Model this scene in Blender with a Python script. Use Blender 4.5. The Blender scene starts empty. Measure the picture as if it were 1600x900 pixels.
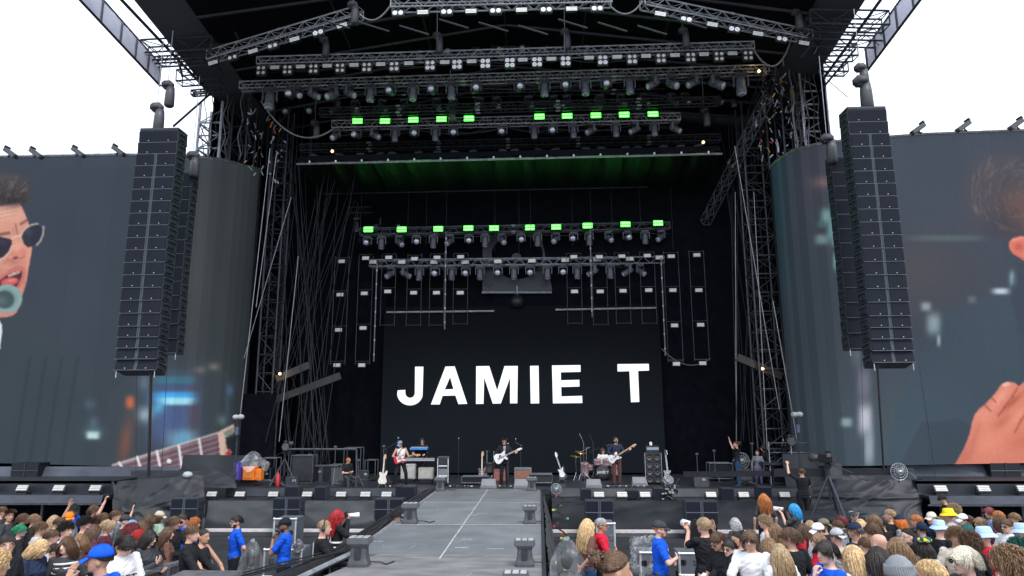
import bpy, bmesh, math, random
import numpy as np
from mathutils import Vector, Matrix, noise, Euler
random.seed(7)
V = Vector
SC = bpy.context.scene
COL = SC.collection
R = math.radians

# ------------------------------------------------------------------ camera
FOC = 1067.0                      # focal length in photo pixels (24 mm on a 36 mm sensor)
PITCH = math.atan(200 / FOC); YAW = R(2.2); ROLL = R(0.2)
CAMP = V((0, 0, 3.85))
_f = V((-math.sin(YAW) * math.cos(PITCH), math.cos(YAW) * math.cos(PITCH), math.sin(PITCH)))
_r = V((math.cos(YAW), math.sin(YAW), 0)); _u = _r.cross(_f)
CR = _r * math.cos(ROLL) - _u * math.sin(ROLL); CU = _u * math.cos(ROLL) + _r * math.sin(ROLL); CF = _f
cam = bpy.data.cameras.new('camera'); camo = bpy.data.objects.new('camera', cam); COL.objects.link(camo)
cam.lens = 24; cam.sensor_width = 36; cam.clip_end = 3000; cam.clip_start = 0.1
camo.matrix_world = Matrix(((CR.x, CU.x, -CF.x, CAMP.x), (CR.y, CU.y, -CF.y, CAMP.y), (CR.z, CU.z, -CF.z, CAMP.z), (0, 0, 0, 1)))
SC.camera = camo

# ------------------------------------------------------------------ sky, sun, exposure
SUN_EL, SUN_ROT = R(55), R(150)
w = bpy.data.worlds.new('World'); SC.world = w; w.use_nodes = True
nt = w.node_tree; nt.nodes.clear()
sky = nt.nodes.new('ShaderNodeTexSky'); sky.sky_type = 'NISHITA'; sky.sun_disc = False
sky.sun_elevation = SUN_EL; sky.sun_rotation = SUN_ROT; sky.dust_density = 4; sky.air_density = 1.5
cl = nt.nodes.new('ShaderNodeTexNoise'); cl.inputs['Scale'].default_value = 2.2; cl.inputs['Detail'].default_value = 5
rp = nt.nodes.new('ShaderNodeValToRGB')
rp.color_ramp.elements[0].color = (11.4, 12.6, 14.8, 1); rp.color_ramp.elements[1].color = (13.2, 14.2, 16.0, 1)
mx = nt.nodes.new('ShaderNodeMix'); mx.data_type = 'RGBA'; mx.inputs[0].default_value = 0.9
bg = nt.nodes.new('ShaderNodeBackground'); bg.inputs['Strength'].default_value = 0.1
out = nt.nodes.new('ShaderNodeOutputWorld')
nt.links.new(cl.outputs['Fac'], rp.inputs[0]); nt.links.new(sky.outputs[0], mx.inputs[6]); nt.links.new(rp.outputs[0], mx.inputs[7])
nt.links.new(mx.outputs[2], bg.inputs[0]); nt.links.new(bg.outputs[0], out.inputs[0])
sl = bpy.data.lights.new('sun', 'SUN'); sl.energy = 2.0; sl.angle = R(20); sl.color = (1, 0.96, 0.9)
so = bpy.data.objects.new('sun', sl); COL.objects.link(so)
_sd = V((math.sin(SUN_ROT) * math.cos(SUN_EL), math.cos(SUN_ROT) * math.cos(SUN_EL), math.sin(SUN_EL)))
so.rotation_euler = (-_sd).to_track_quat('-Z', 'Y').to_euler(); so.location = (0, -20, 40)
SC.view_settings.view_transform = 'Standard'; SC.view_settings.look = 'None'
SC.view_settings.exposure = 0.4; SC.view_settings.gamma = 1
SC.cycles.max_bounces = 5; SC.cycles.transparent_max_bounces = 12

# ------------------------------------------------------------------ measuring helpers
def ray(u, v): return CF + CR * ((u - 800) / FOC) - CU * ((v - 450) / FOC)
def P(u, v, Y):
    d = ray(u, v); return CAMP + d * (Y / d.y)
def PZ(u, v, z):
    d = ray(u, v); return CAMP + d * ((z - CAMP.z) / d.z)
def PX(u, v, X):
    d = ray(u, v); return CAMP + d * (X / d.x)
def proj(p):
    q = V(p) - CAMP; d = q.dot(CF); return 800 + FOC * q.dot(CR) / d, 450 - FOC * q.dot(CU) / d
def lerp(a, b, t): return a + (b - a) * t
def interp(x, pts):
    return float(np.interp(x, [p[0] for p in pts], [p[1] for p in pts]))
def srgb(*c):
    return tuple(((x / 255) / 12.92 if x / 255 <= 0.04045 else ((x / 255 + 0.055) / 1.055) ** 2.4) for x in c)
ORD = 'first second third fourth fifth sixth seventh eighth ninth tenth eleventh twelfth thirteenth fourteenth fifteenth sixteenth seventeenth eighteenth nineteenth twentieth twenty-first twenty-second twenty-third twenty-fourth'.split()

# ------------------------------------------------------------------ materials
MC = {}
def mat(name, color, rough=0.6, metal=0.0, var=0.15, scale=6.0, bump=0.0, bscale=40.0, stretch=None, spec=0.5, coat=0.0):
    if name in MC: return MC[name]
    m = bpy.data.materials.new(name); m.use_nodes = True; MC[name] = m
    n = m.node_tree; b = n.nodes['Principled BSDF']
    b.inputs['Roughness'].default_value = rough; b.inputs['Metallic'].default_value = metal
    b.inputs['Specular IOR Level'].default_value = spec
    if coat: b.inputs['Coat Weight'].default_value = coat
    tc = n.nodes.new('ShaderNodeTexCoord'); src = tc.outputs['Object']
    if stretch:
        mp = n.nodes.new('ShaderNodeMapping'); mp.inputs['Scale'].default_value = stretch
        n.links.new(src, mp.inputs[0]); src = mp.outputs[0]
    t = n.nodes.new('ShaderNodeTexNoise'); t.inputs['Scale'].default_value = scale; t.inputs['Detail'].default_value = 6
    n.links.new(src, t.inputs[0])
    r = n.nodes.new('ShaderNodeValToRGB'); c = color
    r.color_ramp.elements[0].position = 0.3; r.color_ramp.elements[1].position = 0.7
    r.color_ramp.elements[0].color = tuple(max(0, x * (1 - var)) for x in c) + (1,)
    r.color_ramp.elements[1].color = tuple(min(1, x * (1 + var)) for x in c) + (1,)
    n.links.new(t.outputs['Fac'], r.inputs[0]); n.links.new(r.outputs[0], b.inputs['Base Color'])
    if bump:
        t2 = n.nodes.new('ShaderNodeTexNoise'); t2.inputs['Scale'].default_value = bscale; t2.inputs['Detail'].default_value = 4
        n.links.new(src, t2.inputs[0])
        bp = n.nodes.new('ShaderNodeBump'); bp.inputs['Strength'].default_value = bump; bp.inputs['Distance'].default_value = 0.01
        n.links.new(t2.outputs['Fac'], bp.inputs['Height']); n.links.new(bp.outputs[0], b.inputs['Normal'])
    return m
def emis(name, color, strength):
    if name in MC: return MC[name]
    m = bpy.data.materials.new(name); m.use_nodes = True; MC[name] = m
    n = m.node_tree; b = n.nodes['Principled BSDF']
    b.inputs['Base Color'].default_value = (0.02, 0.02, 0.02, 1)
    b.inputs['Emission Color'].default_value = tuple(color) + (1,); b.inputs['Emission Strength'].default_value = strength
    return m
def plastic(name, tint=(0.8, 0.85, 0.9), alpha=0.3):
    if name in MC: return MC[name]
    m = bpy.data.materials.new(name); m.use_nodes = True; MC[name] = m
    n = m.node_tree; b = n.nodes['Principled BSDF']; o = n.nodes['Material Output']
    b.inputs['Base Color'].default_value = tint + (1,); b.inputs['Roughness'].default_value = 0.4
    t = n.nodes.new('ShaderNodeBsdfTransparent'); mm = n.nodes.new('ShaderNodeMixShader')
    nz = n.nodes.new('ShaderNodeTexNoise'); nz.inputs['Scale'].default_value = 3; nz.inputs['Detail'].default_value = 1.2; nz.inputs['Distortion'].default_value = .5
    rr = n.nodes.new('ShaderNodeMapRange'); rr.inputs[1].default_value = 0.4; rr.inputs[2].default_value = 0.75
    rr.inputs[3].default_value = alpha * 0.5; rr.inputs[4].default_value = min(1, alpha * 2.2)
    bp = n.nodes.new('ShaderNodeBump'); bp.inputs['Strength'].default_value = 0.25; bp.inputs['Distance'].default_value = 0.02
    n.links.new(nz.outputs['Fac'], rr.inputs[0]); n.links.new(rr.outputs[0], mm.inputs[0])
    n.links.new(t.outputs[0], mm.inputs[1]); n.links.new(b.outputs[0], mm.inputs[2]); n.links.new(mm.outputs[0], o.inputs[0])
    return m
def attr_emis(name):
    if name in MC: return MC[name]
    m = bpy.data.materials.new(name); m.use_nodes = True; MC[name] = m
    n = m.node_tree; b = n.nodes['Principled BSDF']
    b.inputs['Base Color'].default_value = (0.004, 0.0045, 0.005, 1); b.inputs['Roughness'].default_value = 0.8
    b.inputs['Specular IOR Level'].default_value = 0.05
    a = n.nodes.new('ShaderNodeAttribute'); a.attribute_name = 'Col'
    n.links.new(a.outputs['Color'], b.inputs['Emission Color']); b.inputs['Emission Strength'].default_value = 1.0
    return m

black_metal = mat('black_metal', (0.010, 0.012, 0.017), 0.45, 0.3)
dark_metal = mat('dark_metal', (0.045, 0.050, 0.064), 0.45, 0.5)
alu = mat('aluminium', (0.42, 0.44, 0.48), 0.42, 0.85, 0.3)
alu_dim = mat('weathered_aluminium', (0.36, 0.385, 0.43), 0.42, 0.4, 0.3)
chrome = mat('chrome', (0.75, 0.76, 0.78), 0.15, 1.0, 0.05)
steel = mat('galvanised_steel', (0.4, 0.41, 0.43), 0.4, 0.9, 0.25)
black_cloth = mat('black_cloth', (0.0045, 0.0055, 0.0085), 0.95, 0, 0.3, 3, 0.2, 60, spec=0.05)
tarp = mat('black_tarpaulin', (0.013, 0.016, 0.022), 0.58, 0, 0.3, 1.5, 0.5, 7, spec=0.5)
tarp_grey = mat('grey_tarpaulin', (0.05, 0.058, 0.078), 0.6, 0, 0.25, 1.2, 0.3, 8)
deckm = mat('stage_deck_black', (0.018, 0.022, 0.030), 0.5, 0, 0.4, 2.5, 0.1, 30)
runm = mat('runway_board', (0.165, 0.172, 0.185), 0.6, 0, 0.14, 1.1, 0.15, 25)
runm2 = mat('scuffed_runway_board', (0.165, 0.165, 0.168), 0.65, 0, 0.28, 2.2, 0.3, 18, stretch=(0.8, 1.8, 1))
white_p = mat('white_paint', (0.72, 0.72, 0.72), 0.5, 0, 0.08)
lamp_f = mat('floor_lamp_face', (0.5, 0.5, 0.48), 0.35, 0, 0.08)
lamp_w = mat('frosted_lamp_face', (0.8, 0.8, 0.78), 0.35, 0, 0.08)
blackp = mat('black_plastic', (0.022, 0.022, 0.024), 0.4, 0, 0.2)
greyp = mat('dark_grey_plastic', (0.06, 0.063, 0.07), 0.5, 0, 0.2)
grillm = mat('speaker_grille', (0.010, 0.013, 0.022), 0.75, 0.0, 0.12, 3, 0.4, 260, spec=.18)
boxm = mat('speaker_cabinet', (0.035, 0.042, 0.058), 0.5, 0, 0.15)
green_e = emis('green_led', (0.03, 1.0, 0.025), 8.0)
green_core = emis('green_led_core', (0.09, 1.0, 0.08), 7.0)
amber_e = emis('amber_bulb', (1.0, 0.62, 0.22), 8.0)
letter_e = emis('white_led', (0.93, 0.97, 1.0), 0.95)

# ------------------------------------------------------------------ mesh builder and scene tree
def frame(d):
    d = V(d).normalized(); a = V((0, 0, 1)) if abs(d.z) < 0.95 else V((1, 0, 0))
    s = d.cross(a).normalized(); return d, s, s.cross(d)
class MB:
    def __init__(s): s.v = []; s.f = []; s.m = []
    def add(s, vs, fs, mi=0):
        o = len(s.v); s.v += [tuple(x) for x in vs]; s.f += [tuple(i + o for i in f) for f in fs]; s.m += [mi] * len(fs); return s
    def box(s, c, size, rot=None, mi=0, taper=1.0):
        hx, hy, hz = size[0] / 2, size[1] / 2, size[2] / 2; c = V(c)
        M = rot if rot is not None else Matrix.Identity(3)
        vs = [c + M @ V((x * hx * (taper if z > 0 else 1), y * hy * (taper if z > 0 else 1), z * hz)) for z in (-1, 1) for y in (-1, 1) for x in (-1, 1)]
        return s.add(vs, [(0, 2, 3, 1), (4, 5, 7, 6), (0, 1, 5, 4), (2, 6, 7, 3), (0, 4, 6, 2), (1, 3, 7, 5)], mi)
    def bbox(s, c, size, b=0.02, rot=None, mi=0):       # bevelled box
        hx, hy, hz = size[0] / 2, size[1] / 2, size[2] / 2; c = V(c); M = rot if rot is not None else Matrix.Identity(3)
        b = min(b, hx * .9, hy * .9, hz * .9)
        bm = bmesh.new(); bmesh.ops.create_cube(bm, size=1.0)
        for v in bm.verts: v.co = V((v.co.x * 2 * hx, v.co.y * 2 * hy, v.co.z * 2 * hz))
        bmesh.ops.bevel(bm, geom=list(bm.edges), offset=b, segments=2, affect='EDGES')
        bm.verts.ensure_lookup_table(); bm.verts.index_update()
        s.add([c + M @ v.co for v in bm.verts], [[v.index for v in f.verts] for f in bm.faces], mi); bm.free(); return s
    def bar(s, a, b, r, n=6, mi=0, r2=None, cap=True):
        a, b = V(a), V(b)
        if (b - a).length < 1e-6: return s
        d, x, y = frame(b - a); r2 = r if r2 is None else r2
        vs = [a + (x * math.cos(t) + y * math.sin(t)) * r for t in [2 * math.pi * i / n for i in range(n)]]
        vs += [b + (x * math.cos(t) + y * math.sin(t)) * r2 for t in [2 * math.pi * i / n for i in range(n)]]
        fs = [(i, (i + 1) % n, n + (i + 1) % n, n + i) for i in range(n)]
        if cap: fs += [tuple(range(n - 1, -1, -1)), tuple(range(n, 2 * n))]
        return s.add(vs, fs, mi)
    def path(s, pts, r, n=6, mi=0):
        for a, b in zip(pts, pts[1:]): s.bar(a, b, r, n, mi)
        return s
    def lathe(s, prof, n=16, M=None, mi=0):               # profile of (r, z)
        M = M or Matrix.Identity(4); vs = []; fs = []
        for r, z in prof:
            for i in range(n):
                t = 2 * math.pi * i / n; vs.append(M @ V((r * math.cos(t), r * math.sin(t), z)))
        for k in range(len(prof) - 1):
            for i in range(n):
                j = (i + 1) % n; fs.append((k * n + i, k * n + j, (k + 1) * n + j, (k + 1) * n + i))
        fs += [tuple(range(n - 1, -1, -1)), tuple((len(prof) - 1) * n + i for i in range(n))]
        return s.add(vs, fs, mi)
    def ball(s, c, r, n=10, mi=0, rot=None):
        c = V(c); r = (r, r, r) if not hasattr(r, '__len__') else r; M = rot or Matrix.Identity(3); vs = []; fs = []
        k = max(4, n // 2 + 1)
        for j in range(1, k):
            p = math.pi * j / k
            for i in range(n):
                t = 2 * math.pi * i / n
                vs.append(c + M @ V((r[0] * math.sin(p) * math.cos(t), r[1] * math.sin(p) * math.sin(t), r[2] * math.cos(p))))
        vs += [c + M @ V((0, 0, r[2])), c - M @ V((0, 0, r[2]))]; T, B = len(vs) - 2, len(vs) - 1
        for j in range(k - 2):
            for i in range(n):
                q = (i + 1) % n; fs.append((j * n + i, (j + 1) * n + i, (j + 1) * n + q, j * n + q))
        for i in range(n):
            q = (i + 1) % n; fs.append((T, i, q)); fs.append((B, (k - 2) * n + q, (k - 2) * n + i))
        return s.add(vs, fs, mi)
    def rings(s, rs, n=20, mi=0, sq=2.0):                 # closed stack of ellipses (cx, cy, z, rx, ry)
        vs = []; fs = []
        for cx, cy, z, rx, ry in rs:
            for i in range(n):
                t = 2 * math.pi * i / n; c_, s_ = math.cos(t), math.sin(t); e = 2 / sq
                vs.append((cx + rx * math.copysign(abs(c_) ** e, c_), cy + ry * math.copysign(abs(s_) ** e, s_), z))
        for k in range(len(rs) - 1):
            for i in range(n):
                j = (i + 1) % n; fs.append((k * n + i, k * n + j, (k + 1) * n + j, (k + 1) * n + i))
        fs += [tuple(range(n - 1, -1, -1)), tuple((len(rs) - 1) * n + i for i in range(n))]
        return s.add(vs, fs, mi)
    def prism(s, poly, y0, y1, M=None, mi=0):             # polygon in xz, extruded along y
        M = M or Matrix.Identity(4); n = len(poly)
        vs = [M @ V((x, y0, z)) for x, z in poly] + [M @ V((x, y1, z)) for x, z in poly]
        return s.add(vs, [tuple(range(n)), tuple(range(2 * n - 1, n - 1, -1))] + [(i, n + i, n + (i + 1) % n, (i + 1) % n) for i in range(n)], mi)
    def grid(s, fn, nu, nv, mi=0):
        vs = [fn(i / nu, j / nv) for j in range(nv + 1) for i in range(nu + 1)]
        return s.add(vs, [(j * (nu + 1) + i, j * (nu + 1) + i + 1, (j + 1) * (nu + 1) + i + 1, (j + 1) * (nu + 1) + i) for j in range(nv) for i in range(nu)], mi)
    def xf(s, M):
        s.v = [tuple(M @ V(v)) for v in s.v]; return s
    def mesh(s, name, mats, smooth=False):
        me = bpy.data.meshes.new(name); me.from_pydata(s.v, [], s.f)
        for m in (mats if isinstance(mats, (list, tuple)) else [mats]): me.materials.append(m)
        me.polygons.foreach_set('material_index', s.m)
        if smooth: me.polygons.foreach_set('use_smooth', [True] * len(s.f))
        me.update(); return me
    def build(s, name, mats, parent=None, smooth=False):
        o = bpy.data.objects.new(name, s.mesh(name, mats, smooth)); COL.objects.link(o)
        if parent: o.parent = parent
        return o
def tag(o, label=None, cat=None, group=None, kind=None):
    if label: o['label'] = label
    if cat: o['category'] = cat
    if group: o['group'] = group
    if kind: o['kind'] = kind
    return o
def thing(name, label, cat, loc=(0, 0, 0), rot=(0, 0, 0), group=None):
    o = bpy.data.objects.new(name, None); COL.objects.link(o); o.empty_display_size = 0.2
    o.location = loc; o.rotation_euler = rot; tag(o, label, cat, group); return o
def kids(o, allobj=None): return [c for c in bpy.data.objects if c.parent == o]
def tree(o): return (o, [tree(c) for c in kids(o)])
def copy_tree(t, loc=None, rot=None, label=None, parent=None, scale=None, group=None):
    o, ch = t; c = o.copy(); COL.objects.link(c); c.parent = parent
    if loc is not None: c.location = loc
    if rot is not None: c.rotation_euler = rot
    if scale is not None: c.scale = scale if hasattr(scale, '__len__') else (scale,) * 3
    if label: c['label'] = label
    if group: c['group'] = group
    for k in ch: copy_tree(k, parent=c)
    return c
def drop(t):
    for k in t[1]: drop(k)
    bpy.data.objects.remove(t[0])
def fn(x, y, z=0): return noise.fractal((x, y, z), 0.8, 2.0, 4)
def text_mesh(body, size, extrude=0.002, mat_=None, bold=True):
    cu = bpy.data.curves.new('t', 'FONT'); cu.body = body; cu.size = size; cu.extrude = extrude
    cu.align_x = 'CENTER'; cu.offset = 0.012 * size if bold else 0
    o = bpy.data.objects.new('t', cu); COL.objects.link(o)
    me = bpy.data.meshes.new_from_object(o.evaluated_get(bpy.context.evaluated_depsgraph_get()))
    bpy.data.objects.remove(o); me.materials.clear(); me.materials.append(mat_ or white_p); return me
def add_text(name, body, size, M, parent, m=None):
    me = text_mesh(body, size, 0.002, m); o = bpy.data.objects.new(name, me); COL.objects.link(o); o.parent = parent; o.matrix_local = M; return o
# ------------------------------------------------------------------ ground
DZ = 1.3            # stage deck height
def gz(y): return 0.108 * (15 - max(y, -4)) if y < 15 else 0.0
groundm = mat('trampled_ground', (0.09, 0.085, 0.07), 0.9, 0, 0.35, 0.8, 0.5, 12)
pitm = mat('black_pit_matting', (0.022, 0.024, 0.028), 0.6, 0, 0.35, 1.0, 0.2, 20)
g = MB(); ys = [-400, -60, -20, -4, 0, 3, 6, 9, 12, 15, 15.5, 22, 40, 120, 900]; xs = [-900, -60, -20, 0, 20, 60, 900]
for j, y in enumerate(ys):
    for x in xs: g.v.append((x, y, gz(y)))
n = len(xs)
for j in range(len(ys) - 1):
    for i in range(n - 1): g.f.append((j * n + i, j * n + i + 1, (j + 1) * n + i + 1, (j + 1) * n + i)); g.m.append(0)
tag(g.build('ground', groundm), kind='structure')
mt = MB().grid(lambda a, b: (lerp(-22, 20, a), lerp(15.2, 25, b), 0.012 + 0.01 * fn(a * 40, b * 10)), 60, 14)
tag(mt.build('pit_floor', pitm), kind='structure')

# ------------------------------------------------------------------ cloth helper
def cloth(name, c4, nu, nv, amp, m, parent, seed=0, su=6.0, sv=1.2, out=(0, -1, 0), pinch=0.0):
    a, b, c, d = [V(x) for x in c4]   # top-left, top-right, bottom-right, bottom-left
    L = (b - a).length; H = (a - d).length; o = V(out)
    rn = random.Random(seed); dirs = [(rn.uniform(-1, 1), rn.uniform(-.6, .6), rn.uniform(0, 6)) for _ in range(5)]
    def f(s, t):
        p = lerp(lerp(a, b, s), lerp(d, c, s), t); x, z = s * L, t * H
        if sv >= 1:
            k = 0
            for i_, (dx, dz, ph) in enumerate(dirs):
                q = (x * dx * su * 2.0 + z * (1.2 + dz) * sv * .45) + ph + 1.6 * noise.noise((x * .35 * su + seed, z * .5, i_)); k += (1 - abs(math.sin(q))) ** 3 * (.3 + noise.noise((x * .5, z * .7, seed + i_ * 3)) * .9)
            k = k * amp * .55 + amp * .8 * noise.noise((x * .45, z * .6, seed))
        else: k = abs(math.sin(x * su * 1.6 + .8 * noise.noise((x * .6, z * .15, seed)))) * amp + amp * .4 * noise.noise((x * 1.3, z * .2, seed))
        if sv >= 1: k += amp * .22 * noise.noise((x * 1.6, z * 2.6, seed + 9)) + amp * .16 * (1 - abs(noise.noise((x * 1.1 + z * 1.4, z * 1.1 - x * .5, seed + 4)) * 2.4)) ** 3
        return p + o * (k + pinch * math.sin(math.pi * t))
    return MB().grid(f, nu, nv).build(name, m, parent, True)

# ------------------------------------------------------------------ main stage platform
YF = 25.2
stg = thing('stage_platform', 'wide black main stage platform with draped front behind the pit', 'stage')
def L(p): return p
XL, XR = P(380, 760, YF).x - 0.6, P(1262, 755, YF).x + 1.2
MB().box(((XL + XR) / 2, (YF + 37) / 2, DZ - 0.1), (XR - XL, 37 - YF, 0.2)).build('deck', deckm, stg)
MB().box(((XL + XR) / 2, YF + 0.12, DZ / 2 - 0.1), (XR - XL, 0.2, DZ - 0.24)).build('front_wall', tarp, stg)
YA = 23.9; ZA = P(533, 783, YA).z
rl = P(690, 762, YF).x; rr = P(848, 761, YF).x
for nm, x0, x1, sd in (('a', XL, rl - 0.35, 3), ('b', rr + 0.3, XR + 0.6, 9)):
    MB().box(((x0 + x1) / 2, (YA + YF) / 2, ZA - 0.05), (x1 - x0, YF - YA, 0.1)).build('apron_shelf', deckm, stg)
    cloth('front_drape', [(x0, YA - 0.03, ZA + 0.012), (x1, YA - 0.03, ZA + 0.012), (x1, YA - 0.12, 0.12), (x0, YA - 0.12, 0.12)], 90, 16, 0.10, tarp if nm == 'b' else mat('grey_front_drape', (0.055, 0.06, 0.068), 0.6, 0, 0.2, 0.7, 0.15, 6), stg, sd, 0.5, 3.5)
    MB().box(((x0 + x1) / 2, YA - 0.55, 0.16), (x1 - x0, 0.25, 0.07)).build('kick_rail', mat('pinkish_white_rail', (0.62, 0.58, 0.6), 0.5), stg)
    cloth('kick_drape', [(x0, YA - 0.69, 0.12), (x1, YA - 0.69, 0.12), (x1, YA - 0.8, 0.02), (x0, YA - 0.8, 0.02)], 60, 3, 0.03, tarp, stg, sd + 1)
    cloth('deck_edge_cloth', [(x0, YF - 0.02, DZ + 0.015), (x1, YF - 0.02, DZ + 0.015), (x1, YF - 0.1, ZA + .02), (x0, YF - 0.1, ZA + .02)], 80, 5, 0.05, deckm, stg, sd + 2, 0.7, 2)

# side wings of the stage, under the video screens
for side, ua, ub in ((0, -260, 182), (1, 1432, 1900)):
    t = thing('side_wing', ('low black wing platform under the left video screen' if side == 0 else 'low black wing platform under the right video screen'), 'platform')
    Yw = 23.5
    A = P(ua, 748, Yw).x; B = P(ub, 748, Yw).x; zt = P(60, 751, Yw).z; zs = P(60, 774, Yw - .6).z; zb = P(60, 786, Yw - .6).z
    MB().box(((A + B) / 2, Yw + 1.0, zt - .05), (B - A, 2.0, 0.1)).build('top', deckm, t)
    MB().box(((A + B) / 2, Yw + 0.05, (zt + zs) / 2 - .06), (B - A, 0.1, zt - zs + .1)).build('riser', deckm, t)
    MB().box(((A + B) / 2, Yw - .3, zs - .04), (B - A, 0.62, 0.08)).build('shelf', deckm, t)
    cloth('shelf_cloth', [(A, Yw - .63, zs + .01), (B, Yw - .63, zs + .01), (B, Yw - .68, zb), (A, Yw - .68, zb)], 90, 5, 0.05, tarp_grey, t, 5 + side, 0.6, 3)
    x = A + .4
    while x < B:
        MB().bbox((x, Yw - .5, zb / 2), (0.07, 0.07, zb), 0.01).build('post', dark_metal, t); x += 1.25
    MB().box(((A + B) / 2, Yw + .3, zb / 2), (B - A, 0.05, zb)).build('back_cloth', black_cloth, t)
    MB().bar((A, Yw - .55, zb - .04), (B, Yw - .55, zb - .04), 0.03).build('rail', alu_dim, t)
    # bluish banner cloth between screen and wing
    zq = P(60, 729, 25.4).z if side == 0 else P(1500, 726, 25.4).z
    cloth('skirt_cloth', [(A, 25.4, zq), (B + (1.2 if side == 0 else 0), 25.4, zq), (B + (1.2 if side == 0 else 0), 25.2, zt - .1), (A, 25.2, zt - .1)], 80, 8, 0.12, tarp_grey, t, 11 + side, 0.35, 1.5)

# dark masking behind and below the screens
for lab, x0, x1 in (('black masking cloth wall under the left video screen', -60, XL + .3), ('black masking cloth wall under the right video screen', XR - .3, 60)):
    o = MB().box(((x0 + x1) / 2, 28.6, 2.4), (abs(x1 - x0), .1, 4.8)).build('masking_cloth', black_cloth); tag(o, lab, 'curtain')
    for zz in (0,): pass
for lab, u0, u1 in (('black cloth screening the gap below the left screen corner', 170, 400), ('black cloth screening the gap below the right screen corner', 1225, 1450)):
    a, b = P(u0, 731, 26.3), P(u1, 733, 26.3); o = cloth('masking_cloth', [(a.x, 26.4, a.z + .5), (b.x, 26.4, b.z + .5), (b.x, 26.0, 0.1), (a.x, 26.0, 0.1)], 50, 8, .08, tarp, None, 91, .5, 1); tag(o, lab, 'curtain')
# crumpled tarpaulins over the corners
for lab, pts, seed, amp in (
    ('crumpled black tarpaulin over the stage corner under the left screen', [(178, 752, 23.6), (322, 742, 24.6), (326, 842, 23.2), (180, 842, 22.8)], 21, .5),
    ('crumpled black tarpaulin over the stage corner under the right screen', [(1268, 752, 24.4), (1436, 748, 23.9), (1440, 842, 22.8), (1262, 842, 22.8)], 33, .42)):
    o = cloth('tarpaulin', [P(*q) for q in pts], 90, 50, amp, tarp, None, seed, 0.55, 2.2); tag(o, lab, 'tarpaulin')
for lab, pts, seed in (('bunched black tarpaulin roll below the left screen corner', [(205, 735, 25.0), (372, 736, 25.2), (372, 762, 24.6), (200, 758, 24.4)], 41),
                       ('slack black tarpaulin tied below the right screen corner', [(1300, 733, 25.0), (1425, 731, 24.8), (1432, 765, 24.2), (1290, 768, 24.3)], 47)):
    o = cloth('tarpaulin', [P(*q) for q in pts], 70, 16, .3, tarp, None, seed, 0.8, 4); tag(o, lab, 'tarpaulin')

# ------------------------------------------------------------------ runway
rw = thing('runway', 'long grey runway of deck boards leading out from the stage to the camera', 'runway')
pL0 = PZ(695, 759, DZ); pR0 = PZ(846, 761, DZ); pC0 = PZ(765, 761, DZ)
RX0, RX1, RXC = pL0.x, pR0.x, pC0.x
seam = [YF + 0.02] + [PZ(720, v, DZ).y for v in (785, 820, 866)] + [8.6]
pm = [mat('runway_board%d' % i, tuple(c * k for c in (0.155, 0.165, 0.18)), 0.55, 0, 0.2, 1.3, 0.15, 25) for i, k in enumerate((0.92, 1.0, 1.07, 0.97))]
for k in range(3):
    for q, (a, b) in enumerate(((RX0, RXC), (RXC, RX1))):
        MB().bbox(((a + b) / 2, (seam[k] + seam[k + 1]) / 2, DZ - 0.04), (b - a - 0.012, seam[k] - seam[k + 1] - 0.03, 0.08), 0.006).build('deck_panel', pm[(k * 2 + q * 3) % 4], rw)
xl = [PZ(590, 866, DZ).x, PZ(480, 900, DZ).x]
MB().add([(xl[0], seam[3] - .01, DZ), (RX1, seam[3] - .01, DZ), (RX1, seam[4], DZ), (xl[1] - .5, seam[4], DZ),
          (xl[0], seam[3] - .01, DZ - .1), (RX1, seam[3] - .01, DZ - .1), (RX1, seam[4], DZ - .1), (xl[1] - .5, seam[4], DZ - .1)],
         [(3, 2, 1, 0), (4, 5, 6, 7), (0, 1, 5, 4), (1, 2, 6, 5), (2, 3, 7, 6), (3, 0, 4, 7)]).build('deck_panel', runm2, rw)
tape = MB()
y = seam[0] - .3
while y > seam[3] + .4:
    ln = random.uniform(.5, 1.3); tape.box((RXC + random.uniform(-.006, .006), y - ln / 2, DZ + .004), (0.03, ln, .003)); y -= ln + random.uniform(.02, .12)
for v in (785, 820): tape.box(((RX0 + RX1) / 2, PZ(720, v, DZ).y, DZ + .004), (RX1 - RX0 - .1, .035, .003))
for v, du in ((802, 10), (805, -3), (843, 8), (856, 6), (846, -130), (858, 60)):
    p = PZ(765 - (v - 760) * .52 + du, v, DZ); tape.box((p.x, p.y, DZ + .004), (random.uniform(.15, .35), .03, .003))
tape.build('tape_mark', mat('worn_white_tape', (0.42, 0.43, 0.44), 0.7, 0, 0.4, 20), rw)
# scuffs
sc = MB()
for k in range(170):
    x = random.uniform(RX0 + .2, RX1 - .2); y = random.uniform(9, 24); a = random.uniform(-.5, .5) + (math.pi / 2 if random.random() < .3 else 0); l = random.uniform(.05, .45)
    sc.box((x, y, DZ + .003), (l, random.uniform(.006, .02), .001), Matrix.Rotation(a, 3, 'Z'))
tag(sc.build('scuff_mark', mat('pale_scuff', (0.27, 0.27, 0.27), 0.8, 0, 0.3, 30), rw), kind='stuff')
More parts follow.
